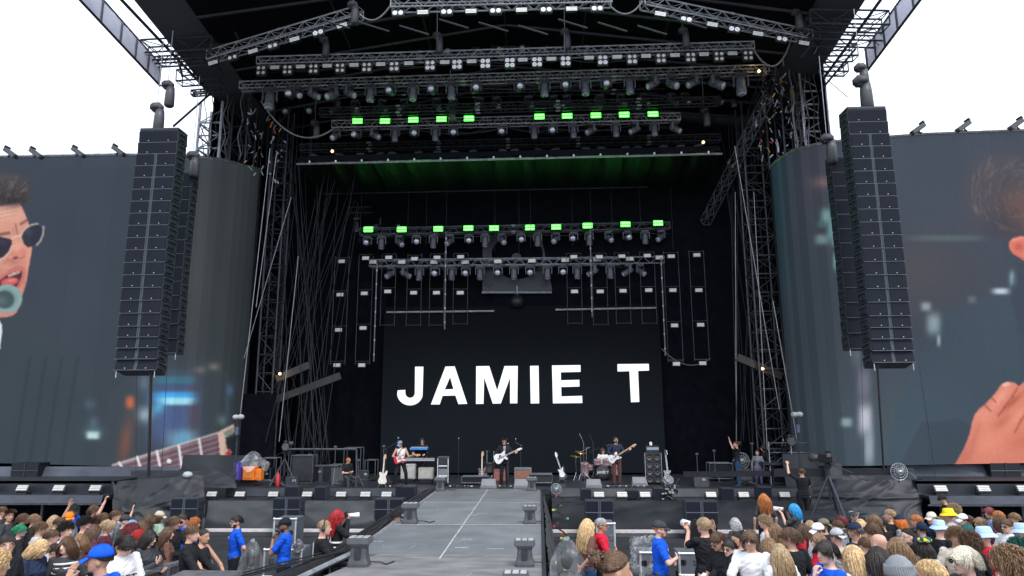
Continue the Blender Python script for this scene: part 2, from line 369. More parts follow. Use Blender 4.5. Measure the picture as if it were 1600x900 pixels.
# support under the runway and side cloths
MB().box(((RX0 + RX1) / 2, 16.9, DZ / 2 - .06), (RX1 - RX0 - .3, 16.4, DZ - .14)).build('underside_cloth', black_cloth, rw)
cloth('side_drape', [(RX1 + .05, YF, DZ + .01), (RX1 + .05, 9, DZ + .01), (RX1 + .32, 9, .5), (RX1 + .32, YF, 0.02)], 140, 14, 0.07, mat('grey_side_drape', (0.06, 0.063, 0.07), 0.7, 0, 0.25, 2, 0.3, 10), rw, 55, 1.6, 1, out=(1, 0, 0))
def railpath(off, z):
    e = [(RX0 - off, YF, z), (RX0 - off, seam[3] + .3, z), (xl[1] - .5 - off, seam[4], z)]; return e
for off, r, m_, nm in ((.06, .05, alu_dim, 'edge_rail'), (.26, .085, blackp, 'cable_trough'), (.47, .05, dark_metal, 'edge_rail')):
    MB().path(railpath(off, DZ - .03), r, 6).build(nm, m_, rw)
MB().path([(RX1 + .0, YF, DZ + .02), (RX1 + .0, 8.7, DZ + .02)], .035, 6).build('edge_rail', dark_metal, rw)
cb = MB()
for k in range(5):
    pts = []; off = random.uniform(.02, .4)
    for i in range(40):
        y = lerp(YF - .3, 9, i / 39); xx = RX0 - off - (0 if y > seam[3] else (seam[3] - y) * .45) + .12 * fn(y * .8, k * 7); pts.append(V((xx, y, DZ + .045 + .01 * k)))
    cb.path(pts, .013, 5)
cb.build('cable_run', blackp, rw)
# connector string beside the drape
cs = thing('connector_cable', 'hanging cable with red, yellow and green connectors along the right runway drape', 'cable')
pts = [P(872 + 8 * math.sin(k * 1.3) + k * .5, 775 + k * 5.6, 22.5 - k * .42) for k in range(22)]
MB().path(pts, .02, 5).build('cable', blackp, cs)
cc = [mat('connector_red', (.45, .05, .05), .4), mat('connector_yellow', (.6, .55, .1), .4), mat('connector_green', (.1, .4, .12), .4), greyp]
for k, p in enumerate(pts[::2]):
    for q in range(2): MB().bbox(p + V((random.uniform(-.08, .08), -.03, random.uniform(-.05, .05))), (.07, .05, .06), .01).build('connector', cc[(k + q * 3) % 4], cs)

# ------------------------------------------------------------------ stage interior: drapes
def flatbox(name, lab, cat, c, s, m):
    o = MB().box(c, s).build(name, m); tag(o, lab, cat); return o
o = cloth('back_drape', [(-17, 35.5, 19), (15, 35.5, 19), (15, 35.5, DZ), (-17, 35.5, DZ)], 220, 20, 0.14, black_cloth, None, 61, 1.6, .2)
tag(o, 'tall pleated black curtain closing the back of the stage', 'curtain')
for lab, x0, x1, y0, y1, ztop, sd in (
    ('tall black curtain behind the scaffold on the left side of the stage', P(395, 300, 30).x - 1.0, P(395, 300, 30).x - .2, 27.6, 35, 19, 71),
    ('tall black curtain behind the scaffold on the right side of the stage', P(1222, 300, 29).x + 1.2, P(1222, 300, 29).x + .4, 26.6, 35, 19, 72)):
    o = cloth('side_drape', [(x0, y0, ztop), (x1, y1, ztop), (x1, y1, DZ), (x0, y0, DZ)], 80, 20, .12, black_cloth, None, sd, 1.4, .2, out=(1 if x0 < 0 else -1, 0, 0)); tag(o, lab, 'curtain')
o = cloth('leg_drape', [P(1042, 440, 31.6), P(1150, 440, 31.6), P(1168, 738, 31.6), P(1044, 738, 31.6)], 90, 14, .14, black_cloth, None, 75, 2.2, .2)
tag(o, 'black pleated curtain hanging right of the lettered screen', 'curtain')
o = cloth('leg_drape', [P(470, 440, 31.9), P(606, 440, 31.9), P(594, 738, 31.9), P(455, 738, 31.9)], 90, 14, .1, black_cloth, None, 76, 2.2, .2)
tag(o, 'black pleated curtain hanging left of the lettered screen', 'curtain')

# ------------------------------------------------------------------ lettered backdrop screen
SCRK = .88
def screen_mesh(cols, rows, place, colour):
    """place(i,j) -> 3D, colour(u,v arrays in photo pixels) -> sRGB; returns list of meshes"""
    pts = np.array([[place(s, t) for s in cols] for t in rows])      # rows x cols x 3
    q = pts - np.array(CAMP); d = q @ np.array(CF)
    U = 800 + FOC * (q @ np.array(CR)) / d; W = 450 - FOC * (q @ np.array(CU)) / d
    c = sum(np.clip(colour(U + dx, W + dy), 0, 255) for dx, dy in ((-1, -.6), (1, .6), (-.5, 1), (.5, -1))) / 4 / 255.0
    c = c * SCRK * (1 + np.random.default_rng(3).normal(0, .018, c.shape[:2])[..., None])
    lin = np.where(c <= 0.04045, c / 12.92, ((c + 0.055) / 1.055) ** 2.4)
    return pts, lin
def put_screen(name, pts, lin, m, parent):
    nr, nc = pts.shape[:2]; idx = np.arange(nr * nc).reshape(nr, nc)
    f = np.stack([idx[:-1, :-1], idx[1:, :-1], idx[1:, 1:], idx[:-1, 1:]], -1).reshape(-1, 4)
    me = bpy.data.meshes.new(name); me.from_pydata(pts.reshape(-1, 3).tolist(), [], f.tolist())
    a = me.color_attributes.new('Col', 'FLOAT_COLOR', 'POINT')
    a.data.foreach_set('color', np.concatenate([lin.reshape(-1, 3), np.ones((nr * nc, 1))], 1).astype(np.float32).ravel())
    me.materials.append(m); o = bpy.data.objects.new(name, me); COL.objects.link(o); o.parent = parent; return o
led = attr_emis('led_screen_surface')
YS = 31.0
bs = thing('backdrop_screen', 'dark lettered video wall standing at the back of the stage', 'video screen')
cTL, cTR, cBR, cBL = P(606, 480, YS), P(1034, 478, YS), P(1041, 737, YS), P(593, 739, YS)
zt_, zb_ = cTL.z, cBL.z; xa, xb = cBL.x, cBR.x
def bcol(U, W):
    base = np.array([17, 22, 29.]); o_ = np.zeros(U.shape + (3,)) + base
    t = np.clip((W - 500) / 170, 0, 1)[..., None]; o_ = o_ * (0.15 + 0.85 * t) 
    glow = np.exp(-((W - 600) / 60) ** 2) * np.exp(-((U - 810) / 190) ** 4); o_ += glow[..., None] * np.array([5, 7, 8.])
    return o_
nb = 12
for k in range(nb):
    x0, x1 = lerp(xa, xb, k / nb), lerp(xa, xb, (k + 1) / nb)
    pts, lin = screen_mesh(np.linspace(x0 + .001, x1 - .001, 6), np.linspace(zt_, zb_, 60), lambda s, t: (s, YS, t), bcol)
    put_screen('led_panel', pts, lin * random.uniform(.985, 1.015), led, bs)
MB().box(((xa + xb) / 2, YS + .12, (zt_ + zb_) / 2), (xb - xa, .2, zt_ - zb_)).build('casing', black_metal, bs)
def letter(poly, hole=None):
    pl = poly
    bm = bmesh.new()
    def ring(pts, y): return [bm.verts.new(P(u, v, y)) for u, v in pts]
    fr = ring(pl, YS - .02); edges = [bm.edges.new((fr[i], fr[(i + 1) % len(fr)])) for i in range(len(fr))]
    if hole:
        hr = ring(hole, YS - .02); edges += [bm.edges.new((hr[i], hr[(i + 1) % len(hr)])) for i in range(len(hr))]
    bmesh.ops.triangle_fill(bm, use_beauty=True, edges=edges)
    me = bpy.data.meshes.new('letter'); bm.to_mesh(me); bm.free(); me.materials.append(letter_e)
    o = bpy.data.objects.new('letter', me); COL.objects.link(o); o.parent = bs
def cr(u, v): return (400 + u / 4, 450 + v / 4)
def cr2(u, v): return (800 + u / 4, 450 + v / 4)
J = [cr(994, 492), cr(1046, 492), cr(1041, 668)] + [cr(962 + 80 * math.cos(a), 660 + 74 * math.sin(a)) for a in np.linspace(.15, math.pi - .05, 14)] + [cr(885, 640), cr(933, 637)] + [cr(963 + 30 * math.cos(a), 655 + 32 * math.sin(a)) for a in np.linspace(math.pi - .1, .2, 9)]
letter(J)
letter([cr(1184, 491), cr(1242, 490), cr(1320, 724), cr(1265, 726), cr(1246, 672), cr(1166, 674), cr(1148, 728), cr(1093, 728)], [cr(1213, 557), cr(1234, 632), cr(1180, 634)])
letter([cr(1376, 489), cr(1458, 488), cr(1507, 640), cr(1553, 488), (809, 571.8), (808.3, 630.2), (797, 630.3), cr(1588, 560), cr(1530, 722), cr(1480, 723), cr(1426, 560), cr(1422, 724), cr(1375, 725)])
letter([cr2(113, 487), cr2(166, 486), cr2(170, 721), cr2(117, 722)])
letter([cr2(250, 484), cr2(428, 482), cr2(429, 524), cr2(305, 527), cr2(306, 577), cr2(421, 574), cr2(422, 616), cr2(307, 619), cr2(309, 678), cr2(438, 674), cr2(440, 719), cr2(256, 721)])
letter([cr2(659, 476), cr2(855, 474), cr2(857, 516), cr2(788, 518), cr2(796, 712), cr2(744, 714), cr2(734, 520), cr2(660, 522)])

# ------------------------------------------------------------------ side video screens
def inpoly(U, W, poly):
    r = np.zeros(U.shape, bool); n_ = len(poly)
    for i in range(n_):
        x1, y1 = poly[i]; x2, y2 = poly[(i + 1) % n_]
        if y1 == y2: continue
        c = ((y1 > W) != (y2 > W)) & (U < (x2 - x1) * (W - y1) / (y2 - y1) + x1); r ^= c
    return r
def nz(U, W, s, seed=0):
    return (np.sin(U / s + seed) * np.sin(W / s * 1.3 + seed * 2.1) + .5 * np.sin(U / s * 2.3 + W / s * 1.7 + seed) + .5 * np.sin(-U / s * 1.9 + W / s * 2.9 + seed * 3)) / 2
class Pic:
    def __init__(s, U, W, base): s.U, s.W = U, W; s.c = np.zeros(U.shape + (3,)) + np.array(base, float)
    def put(s, m, col): m = np.clip(m, 0, 1)[..., None]; s.c = s.c * (1 - m) + np.array(col, float) * m
    def blob(s, cx, cy, rx, ry, col, a=1.0, p=2.0, rot=0):
        x, y = s.U - cx, s.W - cy; c, q = math.cos(rot), math.sin(rot); x, y = (x * c + y * q) / rx, (-x * q + y * c) / ry
        s.put(a * np.exp(-(np.abs(x) ** p + np.abs(y) ** p)), col)
    def disc(s, cx, cy, rx, ry, col, a=1.0, soft=.12, rot=0):
        x, y = s.U - cx, s.W - cy; c, q = math.cos(rot), math.sin(rot); r = np.hypot((x * c + y * q) / rx, (-x * q + y * c) / ry)
        s.put(a * np.clip((1 - r) / soft + .5, 0, 1), col)
    def poly(s, pts, col, a=1.0): s.put(inpoly(s.U, s.W, pts) * a, col)
    def line(s, x1, y1, x2, y2, w_, col, a=1.0):
        dx, dy = x2 - x1, y2 - y1; L2 = dx * dx + dy * dy; t = np.clip(((s.U - x1) * dx + (s.W - y1) * dy) / L2, 0, 1)
        d = np.hypot(s.U - x1 - t * dx, s.W - y1 - t * dy); s.put(a * np.clip(w_ / 2 - d + .8, 0, 1), col)
def left_pic(U, W):
    p = Pic(U, W, (60, 68, 80)); 
    p.put(np.clip((U - 220) / 130, 0, 1), (60, 66, 70)); p.put(np.clip((W - 430) / 250, 0, 1) * .6, (58, 70, 77)); p.put(np.clip((250 - W) / 60 + .3, 0, .5), (68, 80, 98))
    p.blob(300, 380, 30, 260, (74, 76, 76), .5); p.blob(60, 400, 60, 90, (66, 70, 88), .4); p.blob(350, 300, 25, 200, (52, 58, 60), .5)
    p.poly([(-200, 470), (-30, 490), (60, 520), (120, 560), (140, 620), (150, 760), (-200, 760)], (58, 70, 78), .9)   # jacket
    for x in (20, 45, 70, 95): p.line(x, 730, x + 26, 560, 5, (50, 60, 67), .6)
    p.poly([(150, 735), (150, 700), (170, 620), (210, 575), (320, 560), (380, 600), (380, 740), (150, 740)], (66, 74, 84), .5)
    p.blob(270, 642, 42, 52, (78, 100, 150), .8, 4); p.blob(302, 660, 10, 60, (84, 72, 78), .7)
    p.blob(272, 594, 30, 6, (60, 140, 160), .8, 4); p.blob(272, 590, 34, 12, (70, 96, 116), .5, 4)
    p.blob(272, 620, 33, 8, (70, 170, 240), 1, 4); p.blob(275, 627, 27, 6, (170, 235, 250), .95, 4); p.blob(248, 636, 9, 12, (90, 180, 220), .8, rot=.6)
    p.blob(225, 598, 9, 14, (98, 116, 132), .8); p.blob(226, 648, 11, 12, (165, 185, 195), .8); p.blob(203, 629, 7, 10, (200, 105, 75), .95, 3)
    p.blob(196, 690, 10, 36, (130, 84, 72), .8, rot=.15); p.blob(334, 573, 9, 6, (130, 125, 122), .8); p.blob(313, 578, 9, 6, (115, 110, 108), .8)
    p.blob(359, 610, 5, 9, (90, 130, 175), .8); p.blob(347, 657, 7, 9, (120, 145, 150), .7); p.blob(356, 640, 4, 30, (80, 110, 130), .5)
    p.blob(285, 688, 24, 16, (120, 165, 190), .95, 3); p.blob(288, 690, 10, 12, (80, 150, 190), .7)
    p.blob(145, 680, 10, 6, (235, 250, 250), 1, 4); p.blob(146, 676, 13, 10, (120, 180, 185), .5); p.blob(146, 660, 8, 10, (90, 110, 130), .7); p.blob(141, 632, 9, 9, (80, 100, 112), .7)
    # guitar neck
    p.poly([(340, 690), (380, 678), (380, 745), (300, 745), (220, 745)], (45, 52, 58))
    p.poly([(178, 727), (342, 676), (352, 716), (300, 732), (250, 745), (178, 745)], (108, 84, 94))
    for k in range(5): p.line(185 + 10 * k, 727 + k * 6, 345, 681 + k * 8, 1.3, (165, 150, 160), .8)
    p.line(176, 727, 342, 676, 2.6, (190, 180, 185))
    for x, y0, y1 in ((187, 723, 733), (215, 714, 733), (246, 705, 735), (280, 696, 738), (312, 686, 726)): p.line(x - 1, y0, x + 5, y1, 3.2, (232, 228, 235))
    p.disc(264, 720.5, 3.6, 3.6, (245, 245, 245)); p.poly([(340, 676), (346, 672), (366, 662), (366, 676), (352, 684), (354, 700), (362, 706), (358, 714), (344, 714)], (238, 205, 190))
    p.poly([(348, 676), (364, 668), (364, 679), (352, 682)], (150, 165, 150)); p.poly([(351, 710), (360, 700), (360, 714)], (215, 60, 90))
    # singer's face in profile at the edge of the screen
    FACE = [(-200, 322), (0, 322), (28, 315), (34, 323), (37, 330), (44, 346), (47, 362), (49, 378), (49.5, 388), (49, 395), (47, 405), (45, 416), (43.5, 428), (42, 438), (39, 449), (35.4, 459), (33, 470), (30, 480), (26, 488), (20, 493), (8, 496), (-200, 500)]
    keep0 = p.c.copy(); p.poly(FACE, (214, 152, 134)); face = inpoly(U, W, FACE)
    p.blob(8, 332, 22, 12, (234, 186, 168), .8); p.blob(30, 336, 10, 14, (222, 166, 150), .6); p.blob(-10, 440, 18, 40, (176, 112, 98), .6); p.blob(4, 412, 16, 9, (226, 166, 148), .6)
    p.blob(28, 388, 9, 9, (238, 172, 156), .9); p.blob(36, 394, 8, 8, (206, 124, 112), .7); p.blob(22, 397, 10, 5, (208, 120, 108), .6); p.blob(45, 410, 4, 26, (236, 160, 142), .7); p.blob(38, 440, 4, 20, (188, 116, 100), .6)
    p.blob(28, 478, 14, 12, (186, 116, 100), .7); p.blob(10, 490, 20, 7, (206, 136, 120), .7); p.blob(20, 410, 14, 5, (186, 116, 104), .7)
    for q, y in enumerate((327, 333, 339)):
        for k in range(8): p.line(-6 + k * 4, y + 3.4 - k * .9, -2 + k * 4, y + 2.5 - k * .9, 1.3, (180, 122, 106), .5 - .1 * q)
    p.line(24, 350, 27, 366, 2.6, (160, 100, 88), .7); p.line(20, 356, 22, 368, 1.6, (170, 110, 98), .5); p.line(-10, 368, 14, 364, 4.5, (104, 72, 62), .7); p.line(32, 350, 42, 344, 3.6, (112, 76, 66), .7)
    p.disc(24, 403, 4.6, 2.2, (112, 58, 54), .9, .4, -.2); p.line(12, 405, 20, 407, 1.4, (166, 96, 86), .7); p.line(30, 405, 38, 401, 1.6, (158, 90, 80), .7); p.line(6, 412, 12, 404, 1.8, (180, 112, 98), .6)
    stub = (np.sin(U * 2.7 + np.sin(W * 1.9)) * np.sin(W * 2.3 + U) > .4) & (U < 44) & (W > 406) & (W < 494); p.put(stub * .12, (90, 60, 56))
    p.poly([(-30, 440), (0, 433), (8, 426), (14, 421), (22, 417), (29, 415), (35, 416), (38.5, 420), (39, 428), (36, 438), (32, 448), (24, 456), (-30, 460)], (198, 116, 110)); 
    p.poly([(-30, 443), (1, 437), (9, 431), (16, 427), (26, 424.5), (34, 423.5), (34.5, 428), (32.6, 435), (26.5, 448), (-30, 452)], (86, 48, 54)); p.poly([(12, 430), (20, 426), (31, 424), (31, 426.5), (22, 430), (13, 433)], (216, 190, 184), .9)
    p.disc(15, 440, 14, 6, (222, 104, 102), .9, .35, -.15); p.disc(18, 438, 7, 2.4, (240, 140, 134), .7, .6, -.15)
    p.c = np.where(face[..., None], p.c, keep0)
    # tousled hair fading into the background
    for x, y, rx, ry, c, al in ((8, 296, 30, 24, (74, 68, 70), .9), (30, 296, 16, 18, (68, 64, 68), .85), (14, 312, 24, 9, (48, 44, 46), .9), (40, 306, 7, 10, (60, 58, 64), .7), (10, 280, 24, 9, (88, 84, 86), .5)): p.blob(x, y, rx, ry, c, al, 3)
    rg = random.Random(4)
    for k in range(90):
        x = rg.uniform(-6, 42); y = 322 - rg.uniform(0, 36) - max(0, (16 - abs(x - 18))) * .3; l = rg.uniform(6, 13); an = -1.2 + .5 * math.sin(x * .3 + y * .1) + rg.uniform(-.4, .4) + (x - 18) * .012
        if y < 284: l *= .6
        p.line(x, y, x + l * math.cos(an), y + l * math.sin(an), 1.3, rg.choice(((50, 46, 50), (98, 88, 84), (70, 64, 66), (120, 108, 102))), .4)
    # sunglasses with thin metal rims
    p.poly([(-40, 366), (0, 370), (17.7, 374), (18.6, 382), (14, 393), (5.3, 402), (-20, 410)], (44, 42, 58), .97); p.poly([(33, 368), (39, 358), (49, 352), (58, 351), (66, 356), (67, 366), (62, 377), (53, 383), (44, 387), (37, 381)], (47, 50, 66), .97)
    p.blob(44, 362, 7, 5, (74, 78, 100), .6); p.blob(4, 378, 8, 4, (66, 64, 84), .6)
    for q in ([(18, 373), (25, 369), (33, 368)], [(33, 368), (36, 361), (42, 355), (50, 351), (59, 349.5)], [(67.6, 358), (67, 366), (63, 376), (57, 383)], [(-6, 407), (5, 403), (14, 394), (18.6, 383)]):
        for (xa, ya), (xb, yb) in zip(q, q[1:]): p.line(xa, ya, xb, yb, 1.5, (226, 204, 188), .9)
    p.disc(67.6, 355, 2.3, 2.3, (156, 158, 166))
    # microphone
    p.disc(10.6, 466.6, 24, 22.5, (126, 156, 156), 1, .06); r_ = np.hypot((U - 10.6) / 24, (W - 466.6) / 22.5); p.put(((np.sin(np.arctan2(W - 466.6, U - 10.6) * 38) > .2) & (r_ > .72) & (r_ < .98)) * .4, (190, 214, 210)); p.disc(7, 468, 15, 14, (66, 84, 90), 1, .3); p.blob(2, 470, 9, 8, (98, 118, 120), .7)
    p.poly([(-60, 498), (-2, 499), (3, 508), (3, 520), (0, 545), (-60, 560)], (232, 234, 240), .95)
    return p.c + (nz(U, W, 60, 3) * 2.0)[..., None]
def right_pic(U, W):
    p = Pic(U, W, (68, 76, 90)); p.put(np.clip((W - 330) / 200, 0, 1) * .7, (64, 70, 80)); p.put(np.clip((W - 520) / 150, 0, 1), (70, 84, 94))
    p.put(np.clip((1330 - U) / 80, 0, 1), (54, 64, 74)); p.put(np.clip((1235 - U) / 20, 0, 1) * .8, (38, 66, 74)); p.blob(1440, 420, 90, 60, (86, 78, 82), .5); p.blob(1480, 372, 60, 5, (96, 112, 116), .6, 4)
    p.blob(1270, 290, 30, 70, (72, 68, 80), .6); p.blob(1285, 285, 16, 9, (140, 110, 108), .6)
    p.poly([(1470, 490), (1600, 446), (1800, 430), (1800, 740), (1380, 740), (1400, 640)], (62, 80, 94), .6)
    p.poly([(1440, 660), (1500, 655), (1560, 690), (1560, 740), (1400, 740)], (58, 68, 80), .5)
    for x, y, rx, ry, c, a in ((1291, 338, 9, 12, (120, 165, 165), .8), (1284, 374, 10, 8, (125, 150, 155), .9), (1300, 360, 7, 18, (110, 160, 160), .8), (1308, 408, 6, 14, (120, 180, 175), .9), (1285, 350, 8, 6, (80, 110, 115), .8), (1306, 380, 6, 5, (120, 170, 170), .7),
                               (1447, 479, 8, 7, (150, 165, 178), .9), (1459, 506, 11, 17, (140, 158, 166), .95), (1467, 532, 3, 9, (165, 185, 195), .8), (1564, 455, 13, 5, (205, 220, 235), .9), (1583, 435, 6, 12, (130, 165, 175), .9), (1519, 468, 7, 6, (105, 108, 125), .8),
                               (1350, 600, 11, 26, (120, 120, 135), .8), (1352, 655, 11, 24, (205, 205, 220), .9), (1358, 700, 8, 30, (165, 180, 190), .8), (1323, 660, 9, 7, (160, 185, 190), .8), (1338, 552, 8, 22, (95, 110, 118), .6), (1325, 470, 6, 60, (96, 120, 122), .5)):
        p.blob(x, y, rx, ry, c, a, 3)
    # blurred back of a head, ear and jacket
    for x, y, rx, ry, c, al in ((1580, 300, 62, 60, (84, 78, 86), .85), (1535, 300, 24, 32, (84, 78, 86), .6), (1600, 330, 34, 36, (122, 90, 82), .7), (1568, 350, 30, 22, (66, 64, 76), .6), (1575, 260, 40, 18, (88, 88, 96), .4)): p.blob(x, y, rx, ry, c, al, 3)
    rg = random.Random(9)
    for k in range(170):
        x = rg.uniform(1512, 1612); y = rg.uniform(254, 362); 
        if (x - 1580) ** 2 / 70 ** 2 + (y - 305) ** 2 / 58 ** 2 > 1: continue
        an = math.atan2(y - 320, x - 1600) + 1.35 + rg.uniform(-.4, .4); l = rg.uniform(8, 20); p.line(x, y, x + l * math.cos(an), y + l * math.sin(an), rg.uniform(1.2, 2.6), rg.choice(((122, 110, 106), (66, 62, 72), (100, 90, 90), (138, 122, 114))), .26)
    p.poly([(1577, 388), (1577, 378), (1583, 372), (1594, 369), (1608, 370), (1616, 380), (1614, 398), (1604, 410), (1592, 402), (1583, 397)], (226, 128, 110)); p.blob(1592, 386, 8, 7, (182, 84, 74), .7); p.line(1582, 376, 1600, 371, 2.5, (242, 160, 142), .7); p.line(1583, 395, 1600, 405, 2.5, (200, 104, 90), .7)
    p.poly([(1586, 412), (1800, 402), (1800, 700), (1620, 600), (1580, 470)], (62, 70, 84), .6)
    # hand
    H = [(1480, 745), (1494, 723), (1506, 701), (1512, 687), (1516, 675), (1519, 660), (1523, 648), (1530, 639), (1539, 632), (1548, 622), (1555, 615), (1561, 606), (1566, 599.5), (1573, 597), (1581, 597), (1588, 599), (1592, 604), (1600, 597), (1612, 590), (1630, 588), (1642, 600), (1650, 630), (1655, 690), (1640, 745)]
    k0 = p.c.copy(); p.poly(H, (218, 132, 112)); hm_ = inpoly(U, W, H)
    for x, y, rx, ry, c, al, ro in ((1562, 622, 26, 8, (240, 164, 144), .8, -.85), (1536, 650, 16, 12, (238, 158, 136), .7, 0), (1545, 690, 24, 26, (232, 148, 126), .7, 0), (1590, 650, 26, 8, (236, 156, 134), .7, -.8), (1583, 628, 20, 4, (172, 88, 74), .8, -.75), (1566, 660, 16, 7, (190, 104, 88), .6, -.6), (1600, 690, 30, 14, (196, 108, 92), .6, -.4), (1505, 715, 12, 20, (192, 110, 94), .6, .4), (1600, 720, 50, 10, (206, 122, 104), .6, 0), (1522, 690, 5, 30, (196, 112, 98), .5, .3)):
        p.blob(x, y, rx, ry, c, al, 2, ro)
    for q in ([(1590, 606), (1582, 620), (1570, 636), (1560, 650)], [(1608, 640), (1596, 656), (1586, 676)], [(1550, 622), (1556, 628)], [(1540, 634), (1548, 642)]):
        for (xa, ya), (xb, yb) in zip(q, q[1:]): p.line(xa, ya, xb, yb, 2.6, (150, 70, 60), .55)
    p.disc(1572, 600.5, 6, 3.6, (246, 196, 182), .8, .5, -.3); p.c = np.where(hm_[..., None], p.c, k0)
    return p.c + (nz(U, W, 70, 1) * 2.0)[..., None]
def side_screen(label, cols, topf, botf, Yf, pic, shade, inner):
    t = thing('video_screen', label, 'video screen')
    for k in range(len(cols) - 1):
        u0, u1 = cols[k], cols[k + 1]; A, B = P(u0, topf(u0), Yf(u0)), P(u1, topf(u1), Yf(u1))
        def zb(X, Y, u): 
            pu = proj((X, Y, 1.9))[0]; return P(pu, botf(u), Y).z
        za, zc = zb(A.x, A.y, u0), zb(B.x, B.y, u1)
        nc = max(3, int(abs(u1 - u0) / 1.3)); nr = 380; g_ = .0004
        def place(s, q):
            s2 = lerp(g_, 1 - g_, s); X, Y = lerp(A.x, B.x, s2), lerp(A.y, B.y, s2); return (X, Y, lerp(lerp(A.z, B.z, s2), lerp(za, zc, s2), q))
        pts, lin = screen_mesh(np.linspace(0, 1, nc), np.linspace(0, 1, nr), place, pic)
        put_screen('led_panel', pts, lin * shade(u0, k), led, t)  # view-angle dimming of the curved columns is put into their colours
        bk = MB(); dy = V((0, .25, 0)); a0, b0, c0, d0 = A + dy * .1, B + dy * .1, V((B.x, B.y, zc)) + dy * .1, V((A.x, A.y, za)) + dy * .1
        bk.add([a0, b0, c0, d0, a0 + dy, b0 + dy, c0 + dy, d0 + dy], [(3, 2, 1, 0), (4, 5, 6, 7), (0, 1, 5, 4), (1, 2, 6, 5), (2, 3, 7, 6), (3, 0, 4, 7)]).build('cabinet', dark_metal, t)
        MB().path([A + V((0, -.03, .05)), B + V((0, -.03, .05))], .07, 6).build('top_rail', steel, t)
    return t
LT = [(-200, 247), (0, 247), (205, 243), (300, 246), (350, 252), (405, 267)]; LB = [(-200, 721), (0, 722), (180, 727), (300, 732), (405, 737)]
lcols = list(range(-195, 290, 54)) + [291, 304, 318, 332, 346, 359, 371, 382, 392, 400, 405]
side_screen('big curved left video screen showing a singer in sunglasses at a microphone', lcols, lambda u: interp(u, LT), lambda u: interp(u, LB),
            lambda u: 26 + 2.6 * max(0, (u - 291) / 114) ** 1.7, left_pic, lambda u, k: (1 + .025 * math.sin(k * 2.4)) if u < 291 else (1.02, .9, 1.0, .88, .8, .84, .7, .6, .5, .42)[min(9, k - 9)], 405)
RT = [(1205, 262), (1215, 252), (1240, 237), (1280, 227), (1320, 220), (1440, 211), (1600, 205), (1800, 198)]; RB = [(1205, 728), (1300, 728), (1600, 722), (1800, 719)]
rcols = [1205, 1209, 1214, 1220, 1228, 1238, 1250, 1263, 1277, 1291, 1305] + list(range(1345, 1790, 50))
side_screen('big curved right video screen showing a hand and the back of a head', rcols, lambda u: interp(u, RT), lambda u: interp(u, RB),
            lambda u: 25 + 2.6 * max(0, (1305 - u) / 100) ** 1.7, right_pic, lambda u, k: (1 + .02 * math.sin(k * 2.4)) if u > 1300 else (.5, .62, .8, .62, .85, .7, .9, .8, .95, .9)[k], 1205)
# ------------------------------------------------------------------ roof
roofm = mat('black_roof_membrane', (0.005, 0.006, 0.010), 0.8, 0, 0.3, 0.5, 0.1, 5, spec=0.1)
edgem = mat('grey_roof_membrane', (0.06, 0.066, 0.08), 0.6, 0, 0.15, 0.5, 0.1, 5)
facm = mat('silver_fascia_sheet', (0.5, 0.5, 0.58), 0.35, 0.0, 0.35, 0.35, 0.1, 5)
_n = facm.node_tree; _tr = _n.nodes.new('ShaderNodeBsdfTranslucent'); _tr.inputs[0].default_value = (.5, .5, .6, 1); _mx = _n.nodes.new('ShaderNodeMixShader'); _mx.inputs[0].default_value = .45
_n.links.new(_n.nodes['Principled BSDF'].outputs[0], _mx.inputs[1]); _n.links.new(_tr.outputs[0], _mx.inputs[2]); _n.links.new(_mx.outputs[0], _n.nodes['Material Output'].inputs[0])
roof = thing('stage_roof', 'huge black stage roof overhanging the stage with see-through gaps along both sides', 'roof')
def sideline(u1, v1, u0, v0, Y1, fwd=1.35, back=0.9):
    a = P(u1, v1, Y1); b = PX(u0, v0, a.x); d = b - a
    return a, b, a + d * fwd, a - d * back
Lr = sideline(330, 146, 212, 0, 27.5); Rr = sideline(1280, 112, 1352, 0, 26.8)
def quad(name, p, m, par, th=.1):
    p = [V(q) for q in p]; nrm = (p[1] - p[0]).cross(p[2] - p[0]).normalized() * th; k = len(p)
    return MB().add(p + [q + nrm for q in p], [tuple(range(k)), tuple(range(2 * k - 1, k - 1, -1))] + [(i, k + i, k + (i + 1) % k, (i + 1) % k) for i in range(k)]).build(name, m, par)
Lf, Lb, Rf, Rb = Lr[2], Lr[3], Rr[2], Rr[3]
e = 1.6
up = V((0, 0, .35))
quad('edge_membrane', [Lf, Lb, Lb + V((e, 0, .3)), Lf + V((e, 0, .3))], edgem, roof)
quad('edge_membrane', [Rf, Rb, Rb + V((-e, 0, .3)), Rf + V((-e, 0, .3))], edgem, roof)
quad('roof_membrane', [Lf + V((e, 0, .32)), Lb + V((e, 0, .32)), (Lb + Rb) / 2 + V((0, 0, 2.2)), (Lf + Rf) / 2 + V((0, 0, 2.2))], roofm, roof)
quad('roof_membrane', [(Lf + Rf) / 2 + V((0, 0, 2.2)), (Lb + Rb) / 2 + V((0, 0, 2.2)), Rb + V((-e, 0, .32)), Rf + V((-e, 0, .32))], roofm, roof)
quad('rear_wall', [Lb + V((-1, 0, 4)), Rb + V((1, 0, 4)), V((Rb.x + 1, Rb.y + .3, 1)), V((Lb.x - 1, Lb.y + .3, 1))], black_cloth, roof)
